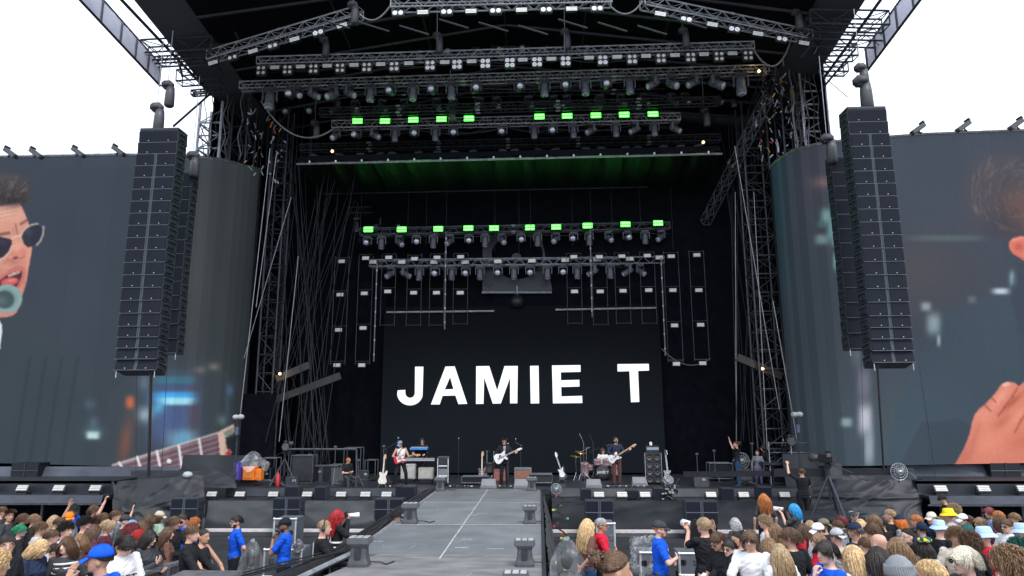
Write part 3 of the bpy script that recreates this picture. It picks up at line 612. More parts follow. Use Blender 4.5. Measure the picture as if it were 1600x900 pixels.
def truss(name, a, b, size, m, par=None, bays=None, rc=.03, rb=.014, upv=(0, 0, 1), down=False, tri=False):
    """box truss between a and b; returns the object (chords and bracing are parts when par is None)"""
    a, b = V(a), V(b); d = (b - a).normalized(); s = d.cross(V(upv)).normalized() * size / 2; t = s.cross(d).normalized() * size / 2
    n_ = bays or max(2, int((b - a).length / (size * 1.05)))
    cs = [s + t, s - t, -s + t, -s - t]
    ch = []; 
    for c in cs: ch.append(MB().bar(a + c, b + c, rc, 5))
    br = MB()
    for (p, q) in ((0, 1), (2, 3), (0, 2), (1, 3)):
        for k in range(n_):
            x0, x1 = lerp(a, b, k / n_), lerp(a, b, (k + 1) / n_)
            u_, v_ = (cs[p], cs[q]) if k % 2 == 0 else (cs[q], cs[p]); br.bar(x0 + u_, x1 + v_, rb, 4, cap=False)
    for k in (0, n_): 
        for (p, q) in ((0, 1), (2, 3), (0, 2), (1, 3)): br.bar(lerp(a, b, k / n_) + cs[p], lerp(a, b, k / n_) + cs[q], rb * 1.4, 4)
    return ch, br
def truss_thing(lab, a, b, size, m=alu_dim, par=None, **k):
    ch, br = truss('t', a, b, size, m, **k)
    if par is None: par = thing('lighting_truss', lab, 'truss')
    for c in ch: c.build('chord', m, par)
    br.build('bracing', m, par)
    # section joints
    a, b = V(a), V(b); n_ = max(1, int((b - a).length / 3.0))
    for i in range(1, n_):
        c = lerp(a, b, i / n_); MB().box(c, (.07, size * 1.12, size * 1.12)).build('joint_plate', alu, par) if False else None
        d = (b - a).normalized(); s = d.cross(V((0, 0, 1))).normalized() * size / 2; t = s.cross(d).normalized() * size / 2
        for q in (s + t, s - t, -s + t, -s - t): MB().bar(c + q - d * .09, c + q + d * .09, .05, 6).build('joint', alu, par)
    return par
def truss_part(name, a, b, size, m, par, **k):
    ch, br = truss('t', a, b, size, m, **k)
    for c in ch + [br]:
        pass
    mb = MB()
    for c in ch + [br]: mb.add(c.v, c.f)
    return mb.build(name, m, par)
# purlins and rafters under the roof
for k in range(9):
    t = k / 8; a = lerp(Lb, Lf, t) + V((e, 0, .2)); b = lerp(Rb, Rf, t) + V((-e, 0, .2)); c = (a + b) / 2 + V((0, 0, 1.7))
    MB().bar(a, c, .07, 6).bar(c, b, .07, 6).build('rafter', dark_metal, roof)
for k in range(7):
    s_ = (k + 1) / 8
    def q(t): return lerp(lerp(Lb, Lf, t), lerp(Rb, Rf, t), s_) + V((0, 0, .2 + 1.7 * (1 - abs(s_ - .5) * 2)))
    MB().bar(q(0), q(1), .05, 5).build('purlin', dark_metal, roof)
for k in range(10):
    u0 = 500 + k * 62; a = P(u0, 30 + (k % 3) * 5, 20.5); MB().bar(a, P(u0 + 46, 44 + (k % 3) * 5, 20.5), .03, 5).build('diagonal_brace', dark_metal, roof)
# fascia strips with posts, seen against the sky
for (bot, top, posts, Y1, sg) in ((((250, 134), (125, 0)), ((267, 103), (180, 0)), (.02, .19, .36, .55, .78, 1.05, 1.3), 25.0, -1),
                              (((1355, 111), (1438, 0)), ((1343, 78), (1400, 0)), (.02, .2, .38, .62, .9, 1.2), 25.0, 1)):
    a, b, f, bk = sideline(*bot[0], *bot[1], Y1, 1.8, 0); c = PX(*top[0], a.x); d = b - a; h = V((0, 0, P(*top[0], Y1).z - a.z))
    h2 = V((0, 0, PX(*top[1], a.x).z - lerp(a, b, .82).z)) if False else h
    ps = list(posts) + [1.8]
    for i in range(len(ps) - 1):
        p0, p1 = a + d * ps[i], a + d * ps[i + 1]; g_ = d.normalized() * .04
        MB().grid(lambda s, t: lerp(p0 + g_, p1 - g_, s) + h * t + V((.05 * math.sin(math.pi * s) * math.sin(math.pi * t) + .02 * fn(s * 4 + i, t * 3), 0, 0)), 14, 6).build('fascia_sheet', facm, roof, True)
    for q_ in ps: MB().bar(a + d * q_ - h * .02, a + d * q_ + h * 1.02, .05, 6).build('fascia_post', dark_metal, roof)
    MB().bar(a, f, .05, 6).build('fascia_rail', dark_metal, roof); MB().bar(a + h, f + h, .04, 6).build('fascia_rail', dark_metal, roof)
for pts in (((190, 0), (330, 148), 27.5), ((1376, 0), (1283, 128), 26.8)):
    a, b, f, bk = sideline(*pts[1], *pts[0], pts[2], 1.3, 0); MB().bar(a, f, .06, 6).build('edge_beam', dark_metal, roof)
# outrigger trusses between roof and fascia
for (p, q, Y, s_) in (((225, 78), (335, 72), 24.0, .55), ((222, 98), (322, 92), 24.6, .3), ((280, 122), (345, 118), 26.0, .5), ((300, 146), (345, 142), 26.6, .2),
                      ((1262, 32), (1384, 34), 23.2, .55), ((1255, 56), (1385, 60), 24.0, .5), ((1275, 84), (1336, 82), 25.4, .5), ((1283, 108), (1322, 108), 26.2, .4)):
    truss_part('outrigger_truss', P(*p, Y), P(*q, Y), s_, dark_metal, roof, rc=.04, rb=.02)
MB().bar(P(271, 197, 24), P(330, 145, 26.5), .045, 6).build('stay_tube', dark_metal, roof)
MB().bar(P(1282, 142, 26), P(1337, 76, 24), .045, 6).build('stay_tube', dark_metal, roof)
MB().bar(P(1278, 112, 26), P(1325, 152, 24), .015, 5).build('stay_wire', dark_metal, roof)
for sgn in ((240, 0), (1320, 0)):
    pass
# roof-side scaffold bracing (above the towers)
for (a, b, Y) in (((262, 66), (345, 20), 25), ((285, 120), (262, 30), 25), ((300, 0), (330, 66), 24), ((330, 66), (300, 120), 26), ((345, 0), (372, 60), 24), ((270, 0), (345, 120), 27),
                  ((1275, 0), (1255, 80), 25), ((1300, 0), (1278, 60), 24), ((1262, 40), (1292, 4), 24), ((1345, 0), (1280, 100), 26.4), ((1250, 90), (1300, 30), 25), ((1270, 85), (1310, 20), 25)):
    MB().bar(P(*a, Y), P(*b, Y), .05, 6).build('side_brace', dark_metal, roof)

# ------------------------------------------------------------------ scaffold towers
def tower(lab, c, wx, wy, z0, z1, m=alu_dim, step=1.1, r=.05):
    t = thing('scaffold_tower', lab, 'scaffold tower'); c = V(c)
    cs = [V((sx * wx / 2, sy * wy / 2, 0)) for sx, sy in ((-1, -1), (1, -1), (1, 1), (-1, 1))]
    for q in cs: MB().bar(V((c.x, c.y, z0)) + q, V((c.x, c.y, z1)) + q, r, 6).build('leg', m, t)
    br = MB(); rg = MB(); z = z0 + .4; k = 0
    while z + step < z1:
        rg = MB()
        for i in range(4):
            a, b = cs[i], cs[(i + 1) % 4]; rg.bar(V((c.x, c.y, z)) + a, V((c.x, c.y, z)) + b, r * .7, 5)
            p, q = (a, b) if (k + i) % 2 else (b, a); br.bar(V((c.x, c.y, z)) + p, V((c.x, c.y, z + step)) + q, r * .45, 4)
        rg.build('rung', m, t); z += step; k += 1
    br.build('bracing', m, t); return t
zt = 19
tl = P(333, 240, 28.2)
tower('tall outer lattice tower holding up the left side of the roof', (tl.x, 28.2, 0), 1.0, 1.0, 0, 17.6, alu_dim, .6, .06)
tl = P(375, 240, 28.4); tower('second lattice tower just inside the left roof tower', (tl.x, 28.6, 0), .7, .9, 0, 17.8, dark_metal, .9)
tl = P(418, 600, 29.5); tower('slim dark lattice tower standing on the left side of the stage', (tl.x, 29.5, 0), .7, .7, DZ, 18, dark_metal, .8)
tl = P(1268, 200, 27.6); tower('tall outer lattice tower holding up the right side of the roof', (tl.x, 27.6, 0), 1.0, 1.0, 0, 18.2, alu_dim, .6, .06)
tl = P(1232, 200, 27.9); tower('second lattice tower just inside the right roof tower', (tl.x, 28.0, 0), .7, .9, 0, 18.2, dark_metal, .9)
tl = P(1200, 560, 29); tower('slim grey lattice tower standing on the right side of the stage', (tl.x, 29, 0), 1.05, .9, DZ, 17.5, mat('dull_lattice_grey', (.075, .08, .09), .5, .6, .3), .8, .045)
tl = P(1145, 640, 32); tower('low dark lattice tower behind the right wing crew', (tl.x, 32, 0), 1.0, .9, DZ, 9.5, dark_metal, 1.0)
# wooden or metal walkway planks hanging on the sides
for lab, a, b, Y in (('upper dark sloping beam on the left side of the stage', (432, 592), (484, 570), 29), ('lower dark sloping beam on the left side of the stage', (430, 625), (532, 587), 29.5), ('dark sloping beam crossing the right side of the stage', (1152, 558), (1222, 588), 28.8)):
    p, q = P(*a, Y), P(*b, Y); d, s_, u_ = frame(q - p)
    o = MB().box((p + q) / 2, ((q - p).length, .12, .3), Matrix((d, s_, u_)).transposed()).build('beam', mat('dull_beam', (.035, .036, .04), .6)); tag(o, lab, 'beam')

# ------------------------------------------------------------------ trusses
tA1 = truss_thing('sloping front truss on the left rising towards the middle of the roof', P(328, 89, 24.2), P(563, 20, 21.8), .36)
tA2 = truss_thing('level front truss across the top middle of the roof', P(612, 8, 21.3), P(955, 0, 21.3), .36)
tA3 = truss_thing('sloping front truss on the right dropping away from the middle of the roof', P(1004, 4, 21.6), P(1265, 58, 24.0), .36)
tB = truss_thing('long truss carrying the row of four-lamp blinders', P(403, 97, 25), P(1177, 73, 25), .3)
tC = truss_thing('longest truss carrying the front row of moving lights', P(376, 135, 26), P(1200, 109, 26), .3)
tD = truss_thing('faint dark truss behind the front moving lights', P(500, 176, 27.2), P(1125, 158, 27.2), .3, dark_metal)
tG1 = truss_thing('upper truss carrying ten green lit panels', P(520, 196, 28), P(1062, 184, 28), .32)
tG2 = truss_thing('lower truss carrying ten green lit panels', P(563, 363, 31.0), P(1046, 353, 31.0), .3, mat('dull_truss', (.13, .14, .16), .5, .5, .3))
tW = truss_thing('lowest truss carrying small white light panels above the lettered screen', P(578, 412, 31.3), P(1037, 407, 31.3), .3)
truss_thing('right side raking truss running back from the stage mouth, near piece', P(1200, 152, 26.5), P(1102, 348, 31), .36, mat('dull_truss', (.13, .14, .16), .5, .5, .3), rc=.02, rb=.02)
truss_thing('right side truss behind the outer tower, hung low with brackets', P(1205, 110, 25.5), P(1165, 215, 29), .45, dark_metal)
# black soffit between the light rows
sf = thing('ceiling_panel', 'wide black cloth soffit with a pale front rail hanging above the middle lights', 'ceiling panel')
f0, f1 = P(464, 257, 27.5), P(1128, 241, 27.5); r0, r1 = P(500, 303, 31.3), P(1106, 290, 31.3)
MB().grid(lambda s, t: lerp(lerp(f0, f1, s), lerp(r0, r1, s), t) + V((0, 0, .16 * abs(math.sin(s * 46 + .8 * fn(s * 20, 0))) ** 3 + .03 * fn(s * 90, t * 2))), 300, 10).build('soffit_cloth', mat('satin_black_cloth', (.007, .009, .011), .5, 0, .2, 3), sf, True)
MB().bar(f0 + V((0, -.05, 0)), f1 + V((0, -.05, 0)), .05, 6).build('front_rail', alu, sf)
MB().add([f0 + V((0, 0, .02)), f1 + V((0, 0, .02)), f1 + V((0, .3, .5)), f0 + V((0, .3, .5))], [(0, 1, 2, 3)]).build('front_flap', roofm, sf)
MB().bar(r0, r1, .04, 6).build('rear_rail', dark_metal, sf)
for k in range(16):
    p = lerp(f0, f1, (k + .5) / 16); MB().bbox(p + V((0, -.06, .07)), (.07, .05, .12), .01).build('clamp', alu, sf)

# ------------------------------------------------------------------ light fixtures
def make_bar():          # striped strobe bar, origin at the clamp on top
    t = thing('strobe_light', 'x', 'stage light')
    MB().bbox((0, 0, -.17), (.4, .14, .18), .015).build('housing', blackp, t)
    for k in range(3):
        MB().bbox((0, -.075, -.225 + k * .052), (.37, .012, .042), .004).build('lamp_strip', lamp_w, t)
    MB().bar((-.22, 0, -.17), (-.22, 0, -.03), .012, 5).bar((.22, 0, -.17), (.22, 0, -.03), .012, 5).bar((-.22, 0, -.03), (.22, 0, -.03), .012, 5).bar((0, 0, -.03), (0, 0, .06), .02, 5).build('bracket', dark_metal, t)
    return t
def make_blinder(rows):
    t = thing('blinder_light', 'x', 'stage light'); h = .21 * rows
    MB().bbox((0, .03, -.06 - h / 2), (.42, .14, h + .02), .02).build('housing', blackp, t)
    for r_ in range(rows):
        for c_ in (-1, 1):
            M = Matrix.Translation((c_ * .1, -.04, -.06 - .105 - r_ * .21)) @ Matrix.Rotation(R(90), 4, 'X')
            MB().lathe([(.035, -.02), (.078, .0), (.082, .02), (.07, .02)], 14, M).build('reflector', chrome, t)
            MB().lathe([(.068, .012), (.068, .02), (.05, .026)], 14, M).build('lamp', lamp_w, t)
    MB().bar((-.22, 0, -.06 - h / 2), (-.22, 0, 0), .012, 5).bar((.22, 0, -.06 - h / 2), (.22, 0, 0), .012, 5).bar((-.22, 0, 0), (.22, 0, 0), .012, 5).bar((0, 0, 0), (0, 0, .09), .02, 5).build('bracket', dark_metal, t)
    return t
headm = mat('moving_head_grey', (.10, .11, .135), .42, .1, .2)
def make_mover(tilt, pan=0, m=None, s=1.0):   # yoke light hanging; tilt 0 = lens down, 90 = towards audience
    m = m or headm
    t = thing('moving_light', 'x', 'stage light')
    MB().bbox((0, 0, -.05), (.34, .24, .1), .02).build('base', greyp, t)
    RZ = Matrix.Rotation(R(pan), 4, 'Z')
    y = MB()
    for c_ in (-1, 1): y.bbox((c_ * .19, 0, -.24), (.035, .12, .34), .012)
    y.bbox((0, 0, -.11), (.4, .13, .04), .012); y.xf(RZ).build('yoke', m, t)
    M = RZ @ Matrix.Translation((0, 0, -.33)) @ Matrix.Rotation(R(-tilt), 4, 'X') 
    hd = MB().lathe([(.07, .24), (.115, .2), (.135, .05), (.13, -.1), (.145, -.2), (.14, -.3), (.12, -.31)], 16, M).build('head', m, t, True)
    MB().lathe([(.118, -.305), (.118, -.315), (.08, -.33), (.01, -.338)], 14, M).build('lens', mat('lens_glass', (.5, .52, .62), .12, .3, .1, coat=1.0), t, True)
    MB().bar((0, 0, 0), (0, 0, .08), .03, 5).build('clamp', dark_metal, t)
    return t
def make_green():
    t = thing('green_light_panel', 'x', 'stage light')
    MB().bbox((0, 0, 0), (.48, .12, .3), .015).build('housing', blackp, t)
    for k in (-1, 1): MB().bbox((0, -.065, k * .062), (.42, .012, .10), .006).build('lamp_strip', green_core if False else green_e, t)
    for k in (-1, 1): MB().bbox((0, -.073, k * .062), (.36, .006, .045), .003).build('bright_core', green_core, t)
    MB().bar((0, 0, .13), (0, 0, .22), .02, 5).build('clamp', dark_metal, t)
    return t
def make_panel():
    t = thing('light_panel', 'x', 'stage light')
    MB().bbox((0, 0, -.02), (.4, .1, .22), .012).build('housing', blackp, t)
    MB().bbox((0, -.055, -.02), (.34, .012, .17), .004).build('lamp_face', mat('warm_lamp_face', (.66, .63, .58), .4), t)
    return t
PB, P4, P2_, PG, PP = make_bar(), make_blinder(2), make_blinder(1), make_green(), make_panel()
MV = {k: make_mover(*v) for k, v in {'down': (8, 0), 'out': (80, 0), 'tl': (55, 40), 'tr': (55, -40), 'left': (60, 75), 'right': (60, -75)}.items()}
TB, T4, T2, TG, TP = [tree(x) for x in (PB, P4, P2_, PG, PP)]; TM = {k: tree(v) for k, v in MV.items()}
def put(t, p, lab, group, rot=(0, 0, 0), sc=1.0): return copy_tree(t, p, rot, lab, None, sc, group)
# front arch: bars and two-lamp blinders
A1, A1e = P(328, 89, 24.2), P(563, 20, 21.8); A3, A3e = P(1004, 4, 21.6), P(1265, 58, 24.0)
ang1 = math.atan2(A1e.z - A1.z, A1e.x - A1.x)
def onA(u, A, B):
    t = (u - proj(A)[0]) / (proj(B)[0] - proj(A)[0]); 
    return lerp(A, B, t)
def seq(items, A, B, dz, grp, desc, roll=0):
    cnt = {}
    tot = {k: sum(1 for i in items if i[1] == k) for k in 'b24'}
    for u, k in items:
        p = onA(u, A, B) + V((0, -.15, dz)); c = cnt.get(k, 0); cnt[k] = c + 1
        nm = {'b': 'striped white strobe bar', '2': 'two-lamp blinder', '4': 'square four-lamp blinder'}[k]
        put({'b': TB, '2': T2, '4': T4}[k], p, '%s on %s, %s from the left' % (nm, desc, ORD[c]), nm + 's on ' + desc, (0, roll, 0))
def perspr(A, B): 
    (x0, y0), (x1, y1) = proj(A), proj(B); return math.atan2(y1 - y0, x1 - x0)
seq([(337, 'b'), (369, '2'), (403, 'b'), (434, '2'), (468, 'b'), (503, '2'), (538, 'b')], A1, A1e, -.26, 'a', 'the sloping left front truss', perspr(A1, A1e))
seq([(624, '2'), (663, 'b'), (700, '2'), (738, 'b'), (776, '2'), (816, 'b'), (854, '2'), (893, 'b'), (932, '2')], P(612, 8, 21.3), P(955, 0, 21.3), -.26, 'a', 'the level top front truss')
seq([(1029, 'b'), (1067, '2'), (1106, 'b'), (1140, '2'), (1177, 'b'), (1216, '2'), (1252, 'b')], A3, A3e, -.26, 'a', 'the sloping right front truss', perspr(A3, A3e))
BL, BR = P(403, 97, 25), P(1177, 73, 25)
seq([(u, '4') for u in (412, 454, 495, 537, 579, 622, 678, 720, 764, 802, 844, 888, 945, 990, 1034, 1079, 1122, 1166)] + [(u, 'b') for u in (434, 475, 517, 559, 601, 645, 701, 743, 822, 866, 924, 967, 1011, 1055, 1099, 1142)], BL, BR, -.2, 'b', 'the blinder truss')
CL, CRr = P(376, 135, 26), P(1200, 109, 26)
cyc = [(426, 'down', 1.4), (458, 'out', 1), (470, 'tl', .9), (494, 'left', 1), (526, 'tr', 1.1), (551, 'left', 1), (585, 'down', 1.1), (617, 'out', 1), (652, 'down', 1.1), (682, 'out', 1), (712, 'down', 1.1), (750, 'out', 1), (817, 'out', 1), (856, 'down', 1.1), (889, 'out', 1), (919, 'down', 1.1), (951, 'out', 1), (987, 'down', 1.1), (1024, 'right', 1), (1051, 'tl', 1.1), (1085, 'right', 1), (1118, 'tl', 1.2), (1156, 'down', 1.4)]
for i, (u, k, s_) in enumerate(cyc):
    put(TM[k], onA(u, CL, CRr) + V((0, -.1, -.17)), 'grey moving light hanging under the longest front truss, %s from the left' % ORD[i], 'moving lights under the longest truss', (0, 0, random.uniform(-.2, .2)), s_ * 1.05)
GL, GR = P(520, 196, 28), P(1062, 184, 28)
for i, (u, v) in enumerate(((559, 190), (602, 190), (646, 188), (690, 187), (733, 186), (843, 183), (886, 182), (931, 181), (975, 180), (1020, 179))):
    put(TG, P(u, v, 27.7), 'lit bright green panel on the upper green truss, %s from the left' % ORD[i], 'green light panels on the upper truss')
for i, (u, k) in enumerate(((527, 'tr'), (560, 'out'), (587, 'left'), (620, 'down'), (650, 'out'), (683, 'down'), (711, 'out'), (788, 'out'), (837, 'down'), (866, 'out'), (898, 'down'), (926, 'right'), (963, 'down'), (993, 'right'), (1022, 'down'), (1053, 'tl'))):
    put(TM[k], onA(u, GL, GR) + V((0, -.05, -.2)), 'dim moving light hanging under the upper green truss, %s from the left' % ORD[i], 'moving lights under the upper green truss', (0, 0, random.uniform(-.3, .3)))
HL, HR = P(563, 363, 31.0), P(1046, 353, 31.0)
for i, (u, v) in enumerate(((576, 359), (628, 359), (685, 358), (732, 357), (772, 357), (828, 356), (869, 355), (918, 353), (977, 351), (1028, 349))):
    put(TG, P(u, v, 30.7), 'lit bright green panel on the lower green truss, %s from the left' % ORD[i], 'green light panels on the lower truss', sc=1.0)
for i, u in enumerate((575, 597, 625, 652, 679, 705, 735, 760, 786, 816, 842, 870, 898, 922, 952, 980, 1008, 1033)):
    put(TM[('out', 'down', 'tl', 'out', 'down', 'tr')[i % 6]], onA(u, HL, HR) + V((0, 0, -.2)), 'dark moving light hanging under the lower green truss, %s from the left' % ORD[i], 'moving lights under the lower green truss', (0, 0, random.uniform(-.3, .3)))
WL, WR = P(578, 412, 31.3), P(1037, 407, 31.3)
for i, (u, v) in enumerate(((583, 409), (628, 409), (678, 409), (727, 409), (778, 408), (831, 407), (883, 406), (933, 405), (984, 404), (1030, 402))):
    put(TP, P(u, v, 31.0), 'small cream light panel on the lowest truss, %s from the left' % ORD[i], 'cream light panels on the lowest truss', sc=1.0)
for i, (u, k) in enumerate(((612, 'tr'), (634, 'left'), (657, 'down'), (682, 'out'), (708, 'down'), (730, 'out'), (752, 'down'), (780, 'out'), (805, 'down'), (830, 'out'), (857, 'down'), (881, 'out'), (903, 'down'), (928, 'right'), (954, 'down'), (982, 'right'), (1000, 'tl'))):
    put(TM[k], onA(u, WL, WR) + V((0, -.05, -.18)), 'pale moving light hanging under the lowest truss, %s from the left' % ORD[i], 'moving lights under the lowest truss', (0, 0, 0), 1.05)
# hanging ladder frames with light panels
lads = [((538, 400), (524, 568), (408, 460, 515, 570)), ((575, 400), (563, 568), (403, 458, 512, 570)), ((608, 398), (605, 508), (402, 455)), ((648, 396), (646, 508), (404, 457)), ((683, 396), (682, 508), (402, 457)), ((719, 396), (720, 506), (401, 457)),
        ((897, 396), (898, 505), (401, 455)), ((937, 396), (938, 507), (401, 455)), ((971, 394), (975, 505), (400, 454)), ((1010, 393), (1016, 505), (399, 453)), ((1046, 392), (1058, 564), (400, 453, 508, 568)), ((1083, 391), (1102, 562), (398, 453, 507, 567))]
dull_l = mat('dull_ladder', (.10, .11, .125), .5, .4, .2)
for i, (a, b, vs) in enumerate(lads):
    t = thing('hanging_ladder', 'thin hanging ladder with small light panels, %s from the left' % ORD[i], 'light frame', group='hanging ladder frames above the back of the stage')
    Y = 30.6 if i in (0, 1, 10, 11) else 30.75
    A, B = P(*a, Y), P(*b, Y); A.x = B.x = (A.x + B.x) / 2
    for s_ in (-.33, .33): MB().bar(A + V((s_, 0, 0)), B + V((s_, 0, -.05)), .012, 4).build('upright', dull_l, t)
    for v in vs:
        z = P((a[0] + b[0]) / 2, v, Y).z + .16; MB().bar((A.x - .33, Y, z), (A.x + .33, Y, z), .012, 4).build('rung', dull_l, t)
    MB().bar((A.x - .33, Y, B.z), (A.x + .33, Y, B.z), .014, 4).build('rung', dull_l, t)
    for v in vs:
        p = P((a[0] + b[0]) / 2, v, Y - .05); 
        put(TP, V((A.x, Y - .05, p.z)), ('%s cream light panel down the %s hanging ladder frame' % (ORD[vs.index(v)], ORD[i])), 'light panels on the hanging frames', sc=.9)
for q in (PB, P4, P2_, PG, PP): drop(tree(q))
for q in MV.values(): drop(tree(q))
# green glow of the lit panels: area lights added just in front of the two rows
for (a, b, Y) in ((P(646, 190, 27.3), P(931, 182, 27.3), 0), (P(640, 360, 30.2), P(960, 352, 30.2), 1)):
    for k in range(3):
        l = bpy.data.lights.new('green_glow', 'AREA'); l.shape = 'RECTANGLE'; l.size = 1.6; l.size_y = .1; l.energy = 3.5 if Y else 4; l.color = (.08, 1, .12)
        o = bpy.data.objects.new('green_glow', l); COL.objects.link(o); p = lerp(a, b, k / 2); o.location = p
        o.rotation_euler = V((0, -.35, 1) if Y else (0, -.9, -.5)).to_track_quat('-Z', 'Y').to_euler()
# amber work bulbs
for lab, u, v, Y, pw in (('small amber work lamp glowing on the left scaffold', 437, 584, 28.8, 4), ('small amber work lamp glowing on the right scaffold', 1192, 576, 28.4, 4), ('small amber lamp glowing at the right end of the front truss', 1186, 111, 25.6, 3), ('small amber lamp glowing above the right end of the soffit', 1099, 222, 27.2, 4), ('small amber lamp glowing above the left end of the soffit', 519, 236, 27.2, 2)):
    t = thing('work_lamp', lab, 'lamp', P(u, v, Y)); MB().bbox((0, .05, .0), (.14, .06, .16), .01).build('housing', blackp, t); MB().ball((0, 0, 0), .05, 10).build('bulb', amber_e, t, True)
    l = bpy.data.lights.new('amber_glow', 'POINT'); l.energy = pw; l.color = (1, .6, .25); l.shadow_soft_size = .05; o = bpy.data.objects.new('amber_glow', l); COL.objects.link(o); o.parent = t; o.location = (0, -.15, 0)
# centre set piece
cp = thing('hanging_set_piece', 'dark grey square panel with a round opening hanging behind the lowest truss', 'set piece')
Yc = 31.7; c0 = P(808, 397, Yc); x0, x1 = P(754, 410, Yc).x, P(862, 410, Yc).x; z0, z1 = P(808, 455, Yc).z, P(808, 366, Yc).z
rad = abs(P(848, 397, Yc).x - c0.x); bm = bmesh.new(); sq = []; ci = []
for k in range(48):
    a = 2 * math.pi * k / 48; ca, sa = math.cos(a), math.sin(a); s_ = 1 / max(abs(ca), abs(sa)); 
    X = c0.x + ca * s_ * 9; Z = c0.z + sa * s_ * 9; sq.append(bm.verts.new((min(max(X, x0), x1), Yc, min(max(Z, z0), z1)))); ci.append(bm.verts.new((c0.x + ca * rad, Yc, c0.z + sa * min(rad, z1 - c0.z - .02 if sa > 0 else rad))))
for k in range(48): bm.faces.new((sq[k], sq[(k + 1) % 48], ci[(k + 1) % 48], ci[k]))
ex = bmesh.ops.extrude_face_region(bm, geom=bm.faces[:]); 
for v_ in [g_ for g_ in ex['geom'] if isinstance(g_, bmesh.types.BMVert)]: v_.co.y += .12
bmesh.ops.remove_doubles(bm, verts=bm.verts, dist=.001)
me = bpy.data.meshes.new('panel'); bm.to_mesh(me); bm.free(); gp = mat('set_piece_grey', (.03, .034, .042), .6, 0, .1); me.materials.append(gp); o = bpy.data.objects.new('panel', me); COL.objects.link(o); o.parent = cp
M = Matrix.Translation(P(807, 403, Yc)) @ Matrix.Rotation(R(90), 4, 'X'); MB().lathe([(.01, -.05), (.24, -.05), (.24, .02), (.01, .02)], 20, M).build('centre_disc', gp, cp)
for u in (764, 850):
    M = Matrix.Translation(P(u, 443, Yc - .02)) @ Matrix.Rotation(R(90), 4, 'X'); MB().lathe([(.01, -.01), (.15, -.01), (.15, .02), (.01, .02)], 16, M).build('port', black_metal, cp)
MB().bar(P(753, 457, Yc - .1), P(862, 457, Yc - .1), .05, 6).build('bottom_pipe', alu_dim, cp)
t = thing('speaker_cluster', 'small dark round speaker hanging under the centre set piece', 'speaker', P(808, 470, 31))
MB().lathe([(.1, -.35), (.3, -.3), (.34, 0), (.2, .22), (.08, .3)], 14).build('housing', black_metal, t, True); MB().bar((0, 0, .3), (0, 0, .7), .02).build('hanger', alu_dim, t)
for lab, a, b in (('left horizontal pipe hanging in front of the lettered screen top', (604, 488), (772, 486)), ('right horizontal pipe hanging in front of the lettered screen top', (868, 484), (1026, 481))):
    o = MB().bar(P(*a, 30.9), P(*b, 30.9), .045, 6).build('pipe', alu_dim); tag(o, lab, 'pipe')
for i, (a, b) in enumerate((((589, 412), (576, 565)), ((697, 362), (694, 515)), ((922, 360), (925, 495)), ((1033, 402), (1043, 556)))):
    t = thing('cable_bundle', 'pale bundle of taped cables hanging from the lower trusses, %s from the left' % ORD[i], 'cable', group='pale cable bundles under the lower trusses')
    A, B = P(*a, 30.5), P(*b, 30.5); B.x = A.x; 
    MB().bar(A, B, .028, 6).build('cable', mat('grey_cable', (.16, .165, .18), .5), t)
    for k in range(7): c_ = lerp(A, B, (k + .5) / 7); MB().bar(c_ - V((0, 0, .04)), c_ + V((0, 0, .04)), .036, 6).build('tape_band', alu, t)
# swagged cables
def swag(lab, a, b, Y, sag, r=.035, n_=14, m=greyp):
    A, B = P(*a, Y), P(*b, Y); pts = [lerp(A, B, k / n_) - V((0, 0, sag * 4 * (k / n_) * (1 - k / n_))) for k in range(n_ + 1)]
    o = MB().path(pts, r, 6).build('cable', m); tag(o, lab, 'cable')
gc = mat('grey_swag_cable', (.16, .165, .18), .5)
swag('heavy cable looping from the left roof tower down to the upper green truss', (408, 158), (520, 202), 26.6, .9, m=gc)
swag('cable loop hanging between the left sloping truss and the level top truss', (562, 22), (613, 4), 21.2, .42, .028, m=gc)
swag('cable loop hanging between the level top truss and the right sloping truss', (946, 0), (1004, 2), 21.2, .5, .028, m=gc)
swag('heavy cable looping from the blinder truss to the right roof tower', (1178, 78), (1238, 56), 24.4, .95, m=gc)
swag('thin cable hanging in a wide curve beside the right ladder frames', (1034, 545), (1110, 560), 31.0, .5, .02, m=gc)
# chain hoists
def hoist(lab, u, v, Y, top=1.2, s=1.0, bag=True):
    t = thing('chain_hoist', lab, 'hoist', P(u, v, Y)); 
    MB().bbox((0, 0, 0), (.34 * s, .28 * s, .26 * s), .06 * s).build('motor', mat('hoist_cover', (.06, .06, .075), .7, 0, .3, 8, .4), t, True)
    if bag: MB().lathe([(.1 * s, -.75 * s), (.15 * s, -.7 * s), (.14 * s, -.3 * s), (.12 * s, -.08 * s)], 12, Matrix.Translation((.1 * s, 0, 0))).build('chain_bag', greyp, t, True)
    MB().bar((0, 0, .1), (0, 0, .1 + top), .012, 5).build('chain', alu_dim, t); return t
for k, (u, v, Y, lab) in enumerate(((347, 62, 25, 'chain hoist in a grey cover by the left end of the sloping front truss'), (506, 62, 24.6, 'chain hoist above the blinder truss, leftmost one'), (683, 56, 24.6, 'chain hoist above the blinder truss, left of the middle'), (882, 50, 24.6, 'chain hoist above the blinder truss, right of the middle'), (1067, 48, 24.6, 'chain hoist above the blinder truss, rightmost one'),
                                   (1243, 18, 23.5, 'chain hoist in a grey cover at the right end of the sloping front truss'), (551, 8, 21.6, 'chain hoist at the top end of the left sloping truss'), (492, 192, 28, 'chain hoist left of the upper green truss'), (1100, 172, 28, 'chain hoist right of the upper green truss'), (703, 166, 27.4, 'dark chain hoist above the fourth upper green panel'))):
    hoist(lab, u, v, Y, 1.6)
